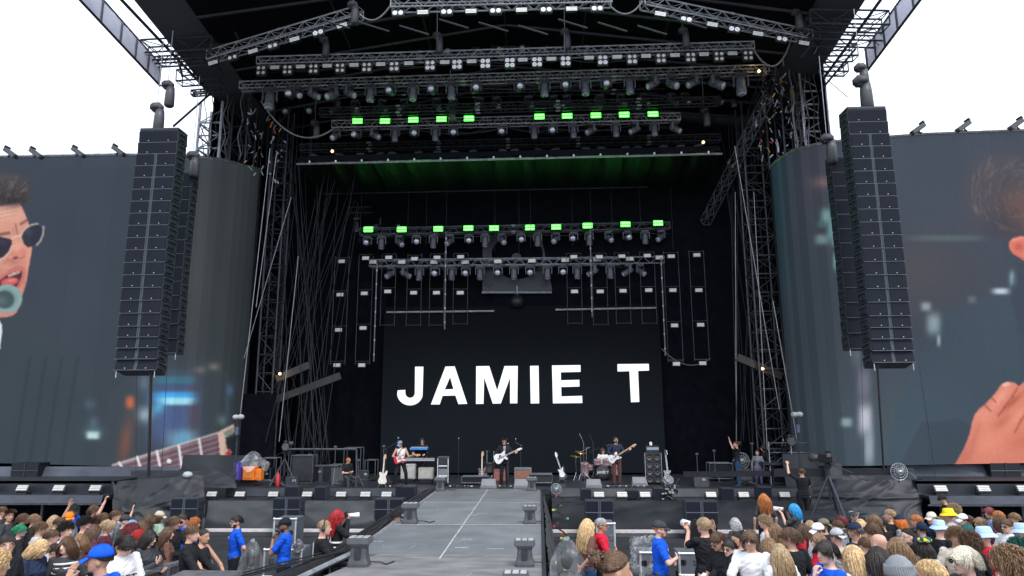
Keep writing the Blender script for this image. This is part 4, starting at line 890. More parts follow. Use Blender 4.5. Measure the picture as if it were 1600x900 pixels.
# darker trusses, looms and stored fixtures deep in the roof
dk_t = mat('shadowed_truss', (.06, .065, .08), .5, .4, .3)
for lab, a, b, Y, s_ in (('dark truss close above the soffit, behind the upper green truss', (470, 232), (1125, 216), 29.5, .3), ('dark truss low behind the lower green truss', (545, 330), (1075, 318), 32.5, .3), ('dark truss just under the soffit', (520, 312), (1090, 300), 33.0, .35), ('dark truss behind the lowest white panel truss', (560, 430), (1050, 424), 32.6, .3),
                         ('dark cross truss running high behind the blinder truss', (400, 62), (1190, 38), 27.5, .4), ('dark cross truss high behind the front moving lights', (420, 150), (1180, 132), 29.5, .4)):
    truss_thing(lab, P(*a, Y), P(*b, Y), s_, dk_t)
rn = random.Random(17)
def loom(lab, a, b, Y, n_, sag, r=.018):
    t = thing('cable_loom', lab, 'cable'); A, B = P(*a, Y), P(*b, Y)
    for q in range(n_):
        ph = rn.uniform(0, 6); k_ = rn.uniform(.5, 1.4); sp = rn.uniform(8, 16)
        pts = [lerp(A, B, i / 60) + V((0, .12 + .04 * q, .12 - sag * k_ * abs(math.sin(i / 60 * sp + ph)))) for i in range(61)]
        MB().path(pts, r * rn.uniform(.6, 1.2), 4).build('cable', blackp if q % 2 else greyp, t)
loom('bundle of black cables sagging along the blinder truss', (405, 104), (1175, 80), 25, 4, .28); loom('bundle of black cables sagging along the longest front truss', (380, 138), (1198, 112), 26, 5, .3)
loom('bundle of cables sagging along the upper green truss', (522, 200), (1060, 188), 28, 4, .35); loom('bundle of cables sagging along the lower green truss', (565, 366), (1044, 356), 31, 4, .3); loom('bundle of cables sagging along the lowest truss', (580, 416), (1035, 411), 31.3, 4, .3)
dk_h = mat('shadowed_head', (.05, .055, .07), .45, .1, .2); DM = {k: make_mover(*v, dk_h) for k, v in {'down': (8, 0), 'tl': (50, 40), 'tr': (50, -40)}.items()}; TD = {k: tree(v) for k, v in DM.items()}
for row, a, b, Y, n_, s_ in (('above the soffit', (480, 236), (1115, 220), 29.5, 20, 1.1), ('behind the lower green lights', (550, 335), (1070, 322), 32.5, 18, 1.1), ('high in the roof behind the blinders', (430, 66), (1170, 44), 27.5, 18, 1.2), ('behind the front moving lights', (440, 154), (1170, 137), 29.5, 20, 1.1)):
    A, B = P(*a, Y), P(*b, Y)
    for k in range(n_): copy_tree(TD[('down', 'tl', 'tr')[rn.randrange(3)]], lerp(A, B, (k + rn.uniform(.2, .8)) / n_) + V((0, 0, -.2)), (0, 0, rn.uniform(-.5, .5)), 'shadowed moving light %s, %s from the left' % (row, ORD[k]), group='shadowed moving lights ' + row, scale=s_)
for q in DM.values(): drop(tree(q))
for lab, u0, u1, v0, v1, Y in (('black cable hanging down beside the left roof tower', 322, 400, 120, 250, 27.6), ('black cable hanging down beside the right roof tower', 1225, 1285, 60, 235, 27.0)):
    for k in range(9):
        u = lerp(u0, u1, (k + rn.random()) / 9); A = P(u, v0, Y); B = P(u, v1, Y); pts = [V((A.x + .07 * math.sin(i * 1.1 + k), Y + .05 * math.cos(i + k), lerp(A.z, B.z, i / 14))) for i in range(15)]
        o = MB().path(pts, rn.choice((.012, .02, .03)), 5).build('hanging_cable', blackp if k % 3 else gc); tag(o, lab, 'cable', lab.replace('cable', 'cables'))
# extra little fittings scattered in the rigging: shackles, clamps, dangling connectors
am = [alu_dim, mat('orange_sling', (.5, .14, .03), .6), mat('red_sling', (.4, .03, .04), .6), mat('yellow_tag', (.5, .4, .05), .6), alu_dim]
for lab, u0, u1, v0, v1, Y, n_ in (('tangle of rigging clamps and slings at the left end of the trusses', 385, 450, 150, 290, 27.4, 50), ('tangle of rigging clamps and slings at the right end of the trusses', 1180, 1240, 90, 250, 27, 90)):
    b_ = [MB() for _ in am]
    for k in range(n_):
        p = P(random.uniform(u0, u1), random.uniform(v0, v1), Y + random.uniform(-.8, .8)); q = p + V((random.uniform(-.15, .15), random.uniform(-.1, .1), random.uniform(-.35, .2)))
        i = random.choices(range(5), (2, .7, .3, .3, 4))[0]; b_[i].bar(p, q, random.uniform(.012, .035), 5)
    t = thing('rigging_hardware', lab, 'rigging')
    for i, b in enumerate(b_):
        if b.f: tag(b.build('clamps', am[i], t), kind='stuff')

# ------------------------------------------------------------------ ropes and stays at the sides
grp = {}
def ropes(lab, group, lst, m=dark_metal, r=.014):
    for a, b, Ya, Yb in lst:
        o = MB().bar(P(*a, Ya), P(*b, Yb), r, 5).build('rope', m); tag(o, lab, 'rope', group)
random.seed(11)
ll = [((random.uniform(440, 560), random.uniform(215, 330)), (random.uniform(395, 520), random.uniform(690, 745)), random.uniform(28.5, 31), random.uniform(28, 31)) for k in range(34)]
ll += [((random.uniform(380, 460), random.uniform(300, 500)), (random.uniform(430, 520), random.uniform(690, 745)), 30, 30) for k in range(8)]
ropes('thin dark rigging rope slanting down through the left side of the stage', 'thin dark ropes on the left side of the stage', ll, mat('rope_grey', (.022, .024, .03), .8), .013)
rl_ = [((random.uniform(1120, 1190), random.uniform(200, 330)), (random.uniform(1150, 1235), random.uniform(680, 740)), random.uniform(28.5, 31), random.uniform(28, 31)) for k in range(18)]
ropes('thin dark rigging rope slanting down through the right side of the stage', 'thin dark ropes on the right side of the stage', rl_, mat('rope_grey', (.022, .024, .03), .8), .013)
pale = mat('pale_steel_wire', (.34, .35, .37), .45, .6)
for lab, a, b, Y in (('bright steel stay from the left screen corner down to its lower tie', (422, 232), (375, 650), 27), ('bright steel stay just inside the left screen, running low', (432, 240), (400, 480), 27.5), ('pale double stay leaning across the left side of the stage', (455, 308), (381, 560), 28), ('pale upright line beside the left scaffold', (466, 400), (436, 690), 28.2),
                     ('long pale stay crossing the right side of the stage', (1148, 228), (1218, 640), 27.5), ('pale stay running down beside the right screen edge', (1208, 470), (1246, 690), 27), ('thin upright line in the right wing', (1149, 300), (1151, 738), 29), ('pale stay running from the right tower to the deck', (1178, 300), (1200, 720), 28)):
    o = MB().bar(P(*a, Y), P(*b, Y), .016, 5).build('stay_cable', pale); tag(o, lab, 'cable')
for lab, x0, x1, y0, y1, Y in (('thin vertical drop lines hanging from the roof left of the soffit', 395, 500, 100, 290, 28), ('thin vertical drop lines hanging behind the lower green truss', 560, 1080, 290, 400, 30.3), ('thin vertical drop lines hanging right of the soffit', 1130, 1200, 120, 300, 28.5)):
    for k in range(12):
        u = lerp(x0, x1, (k + random.random()) / 12); A = P(u, y0, Y); B = P(u, y1 - random.uniform(0, 50), Y); B.x = A.x
        o = MB().bar(A, B, .008, 4).build('drop_line', dark_metal); tag(o, lab[:4] + lab[4:].replace('lines', 'line'), 'rope', lab)
for u in (683, 882): 
    o = MB().bar(P(u, -10, 24.5), P(u, 80, 24.5), .014, 5).build('drop_line', alu_dim); tag(o, 'thin hoist line dropping to the blinder truss %s of the middle' % ('left' if u < 800 else 'right'), 'rope')

# ------------------------------------------------------------------ line arrays
def line_array(lab, top, bot, Y, rows, wtop, split, depth, flip, small_last=0, group=None):
    t = thing('line_array_speaker', lab, 'loudspeaker')
    A, B = P(*top, Y), P(*bot, Y); X = (A.x + B.x) / 2; A = V((X, Y, A.z)); Hh = A.z - B.z
    hs = [1.0] * rows
    for k in range(small_last): hs[-1 - k] = .84
    tot = sum(hs); z = A.z; ang = R(6); dep = 0
    for k in range(rows):
        h = Hh * hs[k] / tot; tilt = lerp(R(5), R(-5), k / rows) - (R(3) * max(0, k - rows + small_last)); 
        yoff = -.15 * math.sin(math.pi * k / rows) * .6
        C = Matrix.Translation((X, Y + yoff, z - h / 2)) @ Matrix.Rotation(tilt, 4, 'X')

        m = MB().bbox((0, depth / 2, 0), (wtop, depth, h - .012), .012)
        co = m.build('cabinet', boxm, t); co.matrix_local = C
        if split and k >= 2:
            for s_ in (-1, 1): MB().bbox((s_ * (wtop / 4 + .022), -.008, 0), (wtop / 2 - .075, .02, h - .04), .006).build('grille', grillm, co)
            MB().box((0, -.004, 0), (.05, .012, h - .03)).build('centre_slot', mat('slot_blue_grey', (.03, .037, .052), .6), co)
            for s_ in (-1, 1): MB().bbox((s_ * .036, -.014, 0), (.012, .018, h - .02), .004).build('grille_edge', mat('cabinet_edge', (.10, .12, .155), .5), co)
        else: MB().bbox((0, -.008, 0), (wtop - .05, .02, h - .05), .006).build('grille', grillm, co)
        for s_ in ((-1, 1) if split else (0,)): MB().lathe([(.012, -.02), (.012, .02)], 8, Matrix.Translation((s_ * wtop / 4 + .02, -.02, -h / 2 + .06)) @ Matrix.Rotation(R(90), 4, 'X')).build('badge', white_p, co)
        rg = MB()
        for q in range(3): rg.bbox((flip * (wtop / 2 + .006), .08 + q * depth * .33, 0), (.015, .05, h * .8), .006)
        rg.bbox((flip * (wtop / 2 + .02), depth / 2, h * .25), (.03, depth * .7, .03), .005); rg.bbox((flip * (wtop / 2 + .02), depth * .4, -h * .2), (.03, depth * .5, .05), .005)
        rg.build('rigging_plate', dark_metal, co)
        MB().bbox((0, -.018, -h / 2 + .004), (wtop, .012, .017), .003).build('seam_trim', mat('cabinet_edge', (.10, .12, .155), .5), co)
        z -= h
    MB().bbox((X, Y + depth / 2, A.z + .06), (wtop, depth, .1), .02).build('fly_frame', dark_metal, t)
    for s_ in (-1, 1): MB().bar((X + s_ * wtop * .46, Y, B.z - .02), (X + s_ * wtop * .46, Y, B.z - .22), .018, 5).build('shackle', alu, t)
    return X, A.z, B.z
XLa = line_array('tall main loudspeaker column hanging in front of the left video screen', (248, 204), (212, 579), 21, 20, P(280, 300, 21).x - P(217, 300, 21).x - .02, True, .62, 1, 4)
line_array('slimmer second loudspeaker column hanging behind the left main one', (281, 271), (252, 552), 23, 13, 1.0, False, .5, 1)
XRa = line_array('tall main loudspeaker column hanging in front of the right video screen', (1349, 171), (1402, 567), 20.5, 20, P(1382, 300, 20.5).x - P(1319, 300, 20.5).x + .0, True, .62, -1, 4)
line_array('slimmer second loudspeaker column hanging behind the right main one', (1315, 247), (1358, 545), 22.6, 13, 1.0, False, .5, -1)
t = hoist('covered chain hoist with a bag on top of the left main loudspeaker column', 245, 168, 21.2, 2.4, 1.15)
t = hoist('upper chain hoist with a wide cover above the left loudspeaker column', 262, 133, 21.8, 2.0, 1.1)
hoist('round covered hoist on top of the slimmer left loudspeaker column', 301, 243, 23, 3, 1.1)
hoist('upper chain hoist above the right loudspeaker column', 1344, 106, 20.8, 2.0, 1.0); hoist('lower covered chain hoist with a big bag above the right loudspeaker column', 1345, 127, 20.8, .5, 1.3)
hoist('round covered hoist on top of the slimmer right loudspeaker column', 1292, 217, 22.6, 3, 1.2)
for lab, a, b, Y, r in (('thick black cable hanging from the left main loudspeaker column', (236, 580), (232, 745), 21.2, .045), ('thin guide line below the left main loudspeaker column', (262, 552), (252, 745), 23, .008), ('thin guide line left of the thick cable', (213, 580), (212, 745), 21.2, .006), ('thick dark cable hanging from the right main loudspeaker column', (1371, 570), (1381, 735), 20.6, .03), ('thin guide line right of the dark cable', (1436, 568), (1462, 745), 20.6, .006), ('thin line below the slimmer right column', (1346, 548), (1350, 740), 22, .006)):
    o = MB().bar(P(*a, Y), P(*b, Y + .6), r, 6).build('cable', blackp); tag(o, lab, 'cable')
# projecting lights along the top of the screens
i = 0
for side, us in (('left', ((14, 243, -1), (54, 244, -1), (120, 242, -1), (183, 240, -1))), ('right', ((1437, 206, 1), (1508, 202, 1), (1590, 199, 1)))):
    for k, (u, v, s_) in enumerate(us):
        p = P(u, v, 25.9 if side == 'left' else 24.9)
        t = thing('tilted_light', 'small tilted light box on top of the %s video screen, %s from the left' % (side, ORD[k]), 'stage light', p, (0, R(35 * -s_), 0), 'tilted light boxes on top of the video screens')
        MB().bbox((0, 0, .12), (.62, .3, .18), .03).build('housing', greyp, t); MB().bar((0, 0, -.1), (0, 0, .1), .03).build('foot', dark_metal, t); MB().bbox((-.3 if side == 'left' else .3, 0, .22), (.06, .3, .12), .01).build('flap', greyp, t)
# ------------------------------------------------------------------ people
def voxelise(mb, voxel, smooth=3, name='body', fac=.5):
    me = mb.mesh('tmp', [black_metal]); bm = bmesh.new(); bm.from_mesh(me); bmesh.ops.recalc_face_normals(bm, faces=bm.faces); bm.to_mesh(me); bm.free()
    o = bpy.data.objects.new('tmp', me); COL.objects.link(o)
    r = o.modifiers.new('r', 'REMESH'); r.mode = 'VOXEL'; r.voxel_size = voxel
    s = o.modifiers.new('s', 'SMOOTH'); s.factor = fac; s.iterations = smooth
    m2 = bpy.data.meshes.new_from_object(o.evaluated_get(bpy.context.evaluated_depsgraph_get())); bpy.data.objects.remove(o); bpy.data.meshes.remove(me)
    n_ = len(m2.vertices); co = np.empty(n_ * 3); m2.vertices.foreach_get('co', co)
    return co.reshape(-1, 3), [tuple(p.vertices) for p in m2.polygons]
HEADC = V((0, .015, 1.635)); NECK = V((0, -.005, 1.50))
SKIN = {'light': mat('skin_light', (.60, .34, .25), .5, 0, .1, 8), 'tan': mat('skin_tan', (.46, .25, .165), .5, 0, .1, 8), 'brown': mat('skin_brown', (.22, .115, .07), .5, 0, .1, 8), 'pale': mat('skin_pale', (.68, .43, .34), .5, 0, .1, 8)}
eye_w = mat('eye_white', (.7, .7, .7), .3); eye_d = mat('eye_dark', (.02, .015, .012), .3); lipm = mat('lip', (.42, .15, .13), .5)
def limb(mb, pts, rad, n=12):
    for i in range(len(pts) - 1): mb.bar(pts[i], pts[i + 1], rad[i], n, r2=rad[i + 1])
    for p, r in zip(pts, rad): mb.ball(p, r, n)
def head_matrix(hy, hp):
    return Matrix.Translation(NECK) @ Matrix.Rotation(R(hy), 4, 'Z') @ Matrix.Rotation(R(-hp), 4, 'X') @ Matrix.Translation(-NECK)
def add_head(mb, M):
    b = MB()
    b.rings([(0, .075, 1.527, .022, .02), (0, .055, 1.535, .045, .05), (0, .03, 1.56, .06, .078), (0, .022, 1.59, .067, .088), (0, .016, 1.62, .072, .094), (0, .008, 1.655, .076, .1), (0, .003, 1.69, .074, .097), (0, 0, 1.72, .063, .083), (0, 0, 1.742, .04, .055), (0, 0, 1.75, .012, .018)], 22)
    b.bar((0, .105, 1.64), (0, .128, 1.6), .009, 8, r2=.015); b.ball((0, .124, 1.6), (.016, .014, .011), 8)       # nose
    b.ball((0, .092, 1.566), (.026, .016, .011), 10); b.ball((0, .09, 1.542), (.024, .02, .017), 10)                # lips, chin
    b.ball((0, .082, 1.66), (.055, .022, .012), 10)                                                                   # brow
    for s_ in (-1, 1):
        b.ball((s_ * .078, -.002, 1.615), (.01, .02, .033), 8); b.ball((s_ * .04, .07, 1.6), (.022, .02, .02), 8)
    b.xf(M); mb.add(b.v, b.f)
def hand(mb, w_, d, side, curl=.5, pn=None, s_=1):
    """separate fingers, thumb on the side of the palm"""
    d = V(d).normalized(); pn = V(pn or (0, 0, -1)); pn = (pn - d * pn.dot(d)).normalized(); sd = d.cross(pn).normalized() * side
    palm = MB(); Mx = Matrix((sd, d, pn)).transposed(); palm.ball(V(w_) + d * .05, (.04, .055, .017), 12, rot=Mx); palm.bar(w_, V(w_) + d * .03, .024, 10, r2=.027)
    fg = MB()
    for i, l in enumerate((.068, .078, .073, .057)):
        b = V(w_) + d * .088 + sd * (.029 - i * .0195); a = curl * .8; d1 = (d * math.cos(a) + pn * math.sin(a)); a2 = curl * 2.0; d2 = (d * math.cos(a2) + pn * math.sin(a2)); a3 = curl * 2.8; d3 = d * math.cos(a3) + pn * math.sin(a3)
        p1 = b + d1 * l * .48; p2 = p1 + d2 * l * .32; p3 = p2 + d3 * l * .25
        limb(fg, [b - d * .02, b, p1, p2, p3], [.009, .0092, .0085, .0078, .006], 7)
    t0 = V(w_) + d * .03 + sd * .03; t1 = t0 + d * .03 + sd * .025 + pn * .01; t2 = t1 + d * .028 + sd * .006 + pn * (.01 + .02 * curl)
    limb(fg, [t0, t1, t2], [.012, .0105, .0085], 7)
    return palm, fg
ARMS = {   # (elbow, wrist, hand direction, palm normal, curl) for the person's right (+x) side; mirrored for the left
    'down': ((.27, -.02, 1.14), (.26, .06, .90), (0, .15, -1), (-1, 0, 0), .45),
    'fwd': ((.27, .18, 1.16), (.15, .40, 1.12), (-.2, 1, -.2), (0, 0, -1), .5),
    'rail': ((.26, .22, 1.12), (.06, .42, 1.06), (-.5, .8, -.5), (0, 0, -1), .45),
    'phone': ((.24, .10, 1.14), (.09, .30, 1.26), (-.3, .5, .6), (-.3, -.8, .3), .7),
    'phonelow': ((.25, .06, 1.10), (.08, .27, 1.10), (-.3, .9, .2), (-.4, -.1, .8), .75),
    'up': ((.33, .12, 1.60), (.30, .22, 1.86), (0, .1, 1), (0, 1, 0), .9),
    'uphand': ((.34, .14, 1.50), (.30, .24, 1.76), (-.05, .1, 1), (0, 1, 0), .15),
    'cross': ((.27, .13, 1.16), (.03, .25, 1.20), (-1, .1, .1), (0, -1, 0), .35),
    'cross2': ((.27, .12, 1.13), (.04, .22, 1.12), (-1, .2, .1), (0, -1, 0), .5),
    'chin': ((.20, .19, 1.16), (.045, .20, 1.40), (-.1, -.2, 1), (0, -1, .2), .8),
    'back': ((.27, -.14, 1.16), (.06, -.18, .98), (-.8, 0, -.4), (0, -1, 0), .5),
    'face': ((.28, .16, 1.26), (.17, .20, 1.48), (-.35, -.1, .9), (-.9, 0, 0), .25),
    'camera': ((.24, .12, 1.28), (.09, .20, 1.56), (-.5, .3, .5), (0, -1, 0), .8),
    'camlens': ((.18, .18, 1.32), (.06, .27, 1.53), (-.2, .6, .6), (0, 0, 1), .8),
    'strum': ((.33, .03, 1.16), (.16, .22, 1.12), (-1, .25, -.25), (0, -1, 0), .5),
    'neck': ((.29, .10, 1.14), (.40, .26, 1.20), (.25, .2, .9), (0, -1, .1), .9),
    'neckhi': ((.30, .12, 1.14), (.44, .27, 1.26), (.2, .1, .9), (0, -1, .1), .9),
    'keys': ((.26, .10, 1.10), (.2, .36, 1.10), (-.05, 1, -.1), (0, 0, -1), .35),
    'drum': ((.28, .10, 1.14), (.2, .34, 1.14), (-.1, 1, .1), (0, 0, -1), .9),
    'hip': ((.36, -.06, 1.16), (.19, -.02, 1.0), (-.6, .2, -.6), (0, 0, -1), .4)}
POSES = {   # right arm, left arm, head yaw (deg, + = to the person's left), head pitch down, legs
    'stand': ('down', 'down', 0, 4), 'standl': ('down', 'down', 38, 2), 'standr': ('down', 'down', -38, 2), 'lookdown': ('phonelow', 'phonelow', 0, 30), 'turnl': ('fwd', 'down', 65, 0), 'turnr': ('down', 'fwd', -65, 0),
    'lean': ('rail', 'rail', 0, 6), 'leanl': ('rail', 'rail', 45, 4), 'phone': ('phone', 'phonelow', 5, 12), 'point': ('up', 'down', 0, -6), 'handup': ('uphand', 'phone', 0, 8), 'cross': ('cross', 'cross2', 0, 2),
    'chin': ('cross2', 'chin', 12, 4), 'back': ('back', 'back', 10, 0), 'face': ('down', 'face', 25, 2), 'photo': ('camera', 'camlens', 0, 2), 'guitar': ('strum', 'neck', 0, 8), 'guitarl': ('strum', 'neck', -55, 22), 'bass': ('strum', 'neckhi', 5, -6),
    'keys': ('keys', 'keys', 10, 6), 'drum': ('drum', 'drum', 0, 4), 'film': ('uphand', 'uphand', 0, -4), 'hip': ('hip', 'fwd', 20, 6), 'wave': ('fwd', 'up', -12, 2)}
LEGS = {'std': ((.09, 0, .93), (.105, .02, .49), (.11, -.02, .07)), 'wide': ((.09, 0, .93), (.2, .06, .5), (.26, -.04, .07)), 'sit': ((.09, 0, .93), (.2, .40, .86), (.2, .42, .42))}
SHO = .172
PC = {}
def mirror(p): return V((-p[0], p[1], p[2]))
def person_proto(pose, top='tee', legs='std', female=False, vox=.012):
    key = (pose, top, legs, female, vox)
    if key in PC: return PC[key]
    ra, la, hy, hp = POSES[pose]; M = head_matrix(hy, hp); w_ = .88 if female else 1.0; sh = SHO * (.9 if female else 1)
    arms = []
    for nm, sd in ((ra, 1), (la, -1)):
        e_, wr, hd, pn, cu = ARMS[nm]; f = (lambda p: V(p)) if sd == 1 else mirror
        arms.append(([f((sh, -.01, 1.43)), f(e_), f(wr)], f(hd), f(pn), cu, sd))
    body = MB()
    tors = [(0, 0, .86, .14 * w_, .10), (0, 0, .93, .165, .112), (0, 0, 1.0, .155, .108), (0, .003, 1.1, .13 * w_, .095), (0, .005, 1.2, .148 * w_, .105), (0, .005, 1.3, .158 * w_, .115), (0, 0, 1.38, .16 * w_, .106), (0, -.005, 1.435, .138 * w_, .083), (0, -.01, 1.468, .09, .065), (0, -.01, 1.49, .055, .055)]
    if female: tors[5] = (0, .022, 1.3, .15, .125); tors[4] = (0, .01, 1.2, .13, .105)
    body.rings(tors, 22); body.bar((0, -.015, 1.45), M @ V((0, .01, 1.58)), .056 * (.88 if female else 1), 14)
    add_head(body, M); fing = MB()
    for pts, hd, pn, cu, sd in arms:
        limb(body, pts, [.056 * w_, .041 * w_, .027]); m_ = (pts[1] + pts[2]) / 2 * .4 + pts[1] * .6; 
        pl, fg = hand(body, pts[2], hd, sd, cu, pn); body.add(pl.v, pl.f); fing.add(fg.v, fg.f)
    for sd in (1, -1):
        lp = [V((p[0] * sd, p[1], p[2])) for p in LEGS[legs]]; limb(body, lp, [.088, .058, .04])
    vs, fs = voxelise(body, vox, 2)
    b = MB(); b.add(vs.tolist(), fs, 0); b.add(fing.v, fing.f, 0)
    fc = MB()
    for s_ in (-1, 1):
        fc.ball((s_ * .031, .088, 1.634), (.014, .009, .0075), 8, 1); fc.ball((s_ * .031, .0945, 1.634), (.006, .004, .006), 6, 2); fc.bbox((s_ * .033, .097, 1.657), (.036, .01, .007), .002, mi=2)
    fc.ball((0, .103, 1.567), (.022, .008, .006), 8, 3)
    fc.xf(M); b.add(fc.v, fc.f); 
    k0 = len(b.m) - len(fc.m)
    for i_, mm in enumerate(fc.m): b.m[k0 + i_] = mm
    mbody = b.mesh('body', [SKIN['light'], eye_w, eye_d, lipm], True)
    # top garment
    g_ = MB(); rr_ = .014 if top != 'hoodie' else .026
    lo = .90 if top != 'jacket' else .82
    tr = [r for r in tors if r[2] >= lo - .05]
    rs = [(cx, cy, z, rx + rr_, ry + rr_) for cx, cy, z, rx, ry in tr if z < 1.44]; rs[0] = (0, 0, lo, .17, .125)
    if top == 'tank': rs += [(0, -.005, 1.44, .10, .085), (0, -.01, 1.455, .07, .07)]
    else: rs += [(0, -.005, 1.437, .14 * w_ + rr_ * .6, .09 + rr_ * .7), (0, -.01, 1.474, .092 + rr_ * .4, .07 + rr_ * .5)]
    if top in ('polo', 'hoodie', 'jacket'): rs += [(0, -.01, 1.50, .074, .072)]
    g_.rings(rs, 24)
    for pts, hd, pn, cu, sd in arms:
        if top == 'tank': continue
        if top in ('tee', 'polo'): limb(g_, [pts[0], lerp(pts[0], pts[1], .72)], [.063, .06])
        else: limb(g_, [pts[0], pts[1], lerp(pts[1], pts[2], .95)], [.062 + rr_ * .3, .055 + rr_ * .3, .042])
    if top == 'hoodie': g_.ball((0, -.095, 1.45), (.1, .06, .075), 14)
    vs, fs = voxelise(g_, vox, 3, fac=.5)
    vl = []
    for v_ in vs:
        v_ = V(v_); c_ = V((0, 0, v_.z)); d = (v_ - c_); d.z = 0; L_ = d.length or 1
        k = noise.fractal((v_.x * 9, v_.y * 9, v_.z * 22 + v_.x * 14), .7, 2, 3) * .011 * (1.5 if v_.z < 1.15 else 1.0); vl.append(v_ + d / L_ * k)
    mtop = MB().add(vl, fs).mesh('top', [white_p], True)
    # trousers
    g_ = MB(); g_.rings([(0, 0, .80, .15, .11), (0, 0, .86, .168, .122), (0, 0, .93, .172, .12), (0, 0, 1.0, .158, .112)], 22)
    for sd in (1, -1):
        lp = [V((p[0] * sd, p[1], p[2])) for p in LEGS[legs]]; lp[2] = lerp(lp[1], lp[2], .97); limb(g_, lp, [.1, .074 if not female else .064, .062 if not female else .048])
    vs, fs = voxelise(g_, vox * 1.15, 3)
    vl = [V(v_) * 1.0 + V((noise.noise((v_[0] * 14, v_[1] * 14, v_[2] * 30)) * .006,) * 2 + (0,)) for v_ in vs]
    mtr = MB().add(vl, fs).mesh('trousers', [white_p], True)
    sh_ = []
    for sd in (1, -1):
        a = V(LEGS[legs][2]); a.x *= sd; s2 = MB(); s2.ball(a + V((0, .06, -.02)), (.045, .13, .045), 12); s2.bbox(a + V((0, .055, -.055)), (.085, .26, .03), .012); sh_.append(s2.mesh('shoe', [blackp], True))
    PC[key] = (mbody, mtop, mtr, sh_, M, [(a[0][2], a[1], a[2]) for a in arms]); return PC[key]

# ---- hair
def hairmat(name, c, v=.35): return mat('hair_' + name, tuple(min(.75, x * 1.45) for x in c), .45, 0, v + .2, 70, .3, 120, stretch=(1, 1, .15), spec=.4)
def strand_var(m):
    n = m.node_tree; b = n.nodes['Principled BSDF']; src = b.inputs['Base Color'].links[0].from_socket; g = n.nodes.new('ShaderNodeNewGeometry'); hs = n.nodes.new('ShaderNodeHueSaturation'); mr = n.nodes.new('ShaderNodeMapRange'); mr.inputs[3].default_value = .68; mr.inputs[4].default_value = 1.3
    n.links.new(g.outputs['Random Per Island'], mr.inputs[0]); n.links.new(mr.outputs[0], hs.inputs['Value']); n.links.new(src, hs.inputs['Color']); n.links.new(hs.outputs[0], b.inputs['Base Color']); return m
_hm = hairmat
def hairmat(name, c, v=.35): return strand_var(_hm(name, c, v))
HAIR = {'brown': hairmat('brown', (.07, .038, .022)), 'dark': hairmat('dark', (.016, .012, .011)), 'light_brown': hairmat('light_brown', (.16, .095, .052)), 'blonde': hairmat('blonde', (.42, .29, .15)), 'platinum': hairmat('platinum', (.46, .43, .35), .1), 'ginger': hairmat('ginger', (.34, .12, .035)),
        'orange': hairmat('orange', (.5, .12, .02)), 'red': hairmat('red', (.26, .008, .01)), 'maroon': hairmat('maroon', (.12, .02, .022)), 'green': hairmat('green', (.01, .14, .07)), 'blue': hairmat('blue', (.02, .22, .5)), 'grey': hairmat('grey', (.28, .28, .28)), 'sandy': hairmat('sandy', (.27, .19, .11)), 'teal': hairmat('teal', (.01, .07, .06))}
def scalp(th, ph, k=1.0):   # th from crown (0) down, ph azimuth (0 = front)
    return V((math.sin(th) * math.sin(ph) * .079 * k, math.sin(th) * math.cos(ph) * .101 * k, 1.662 + math.cos(th) * .092 * k)) + V((0, .002, 0))
HC = {}
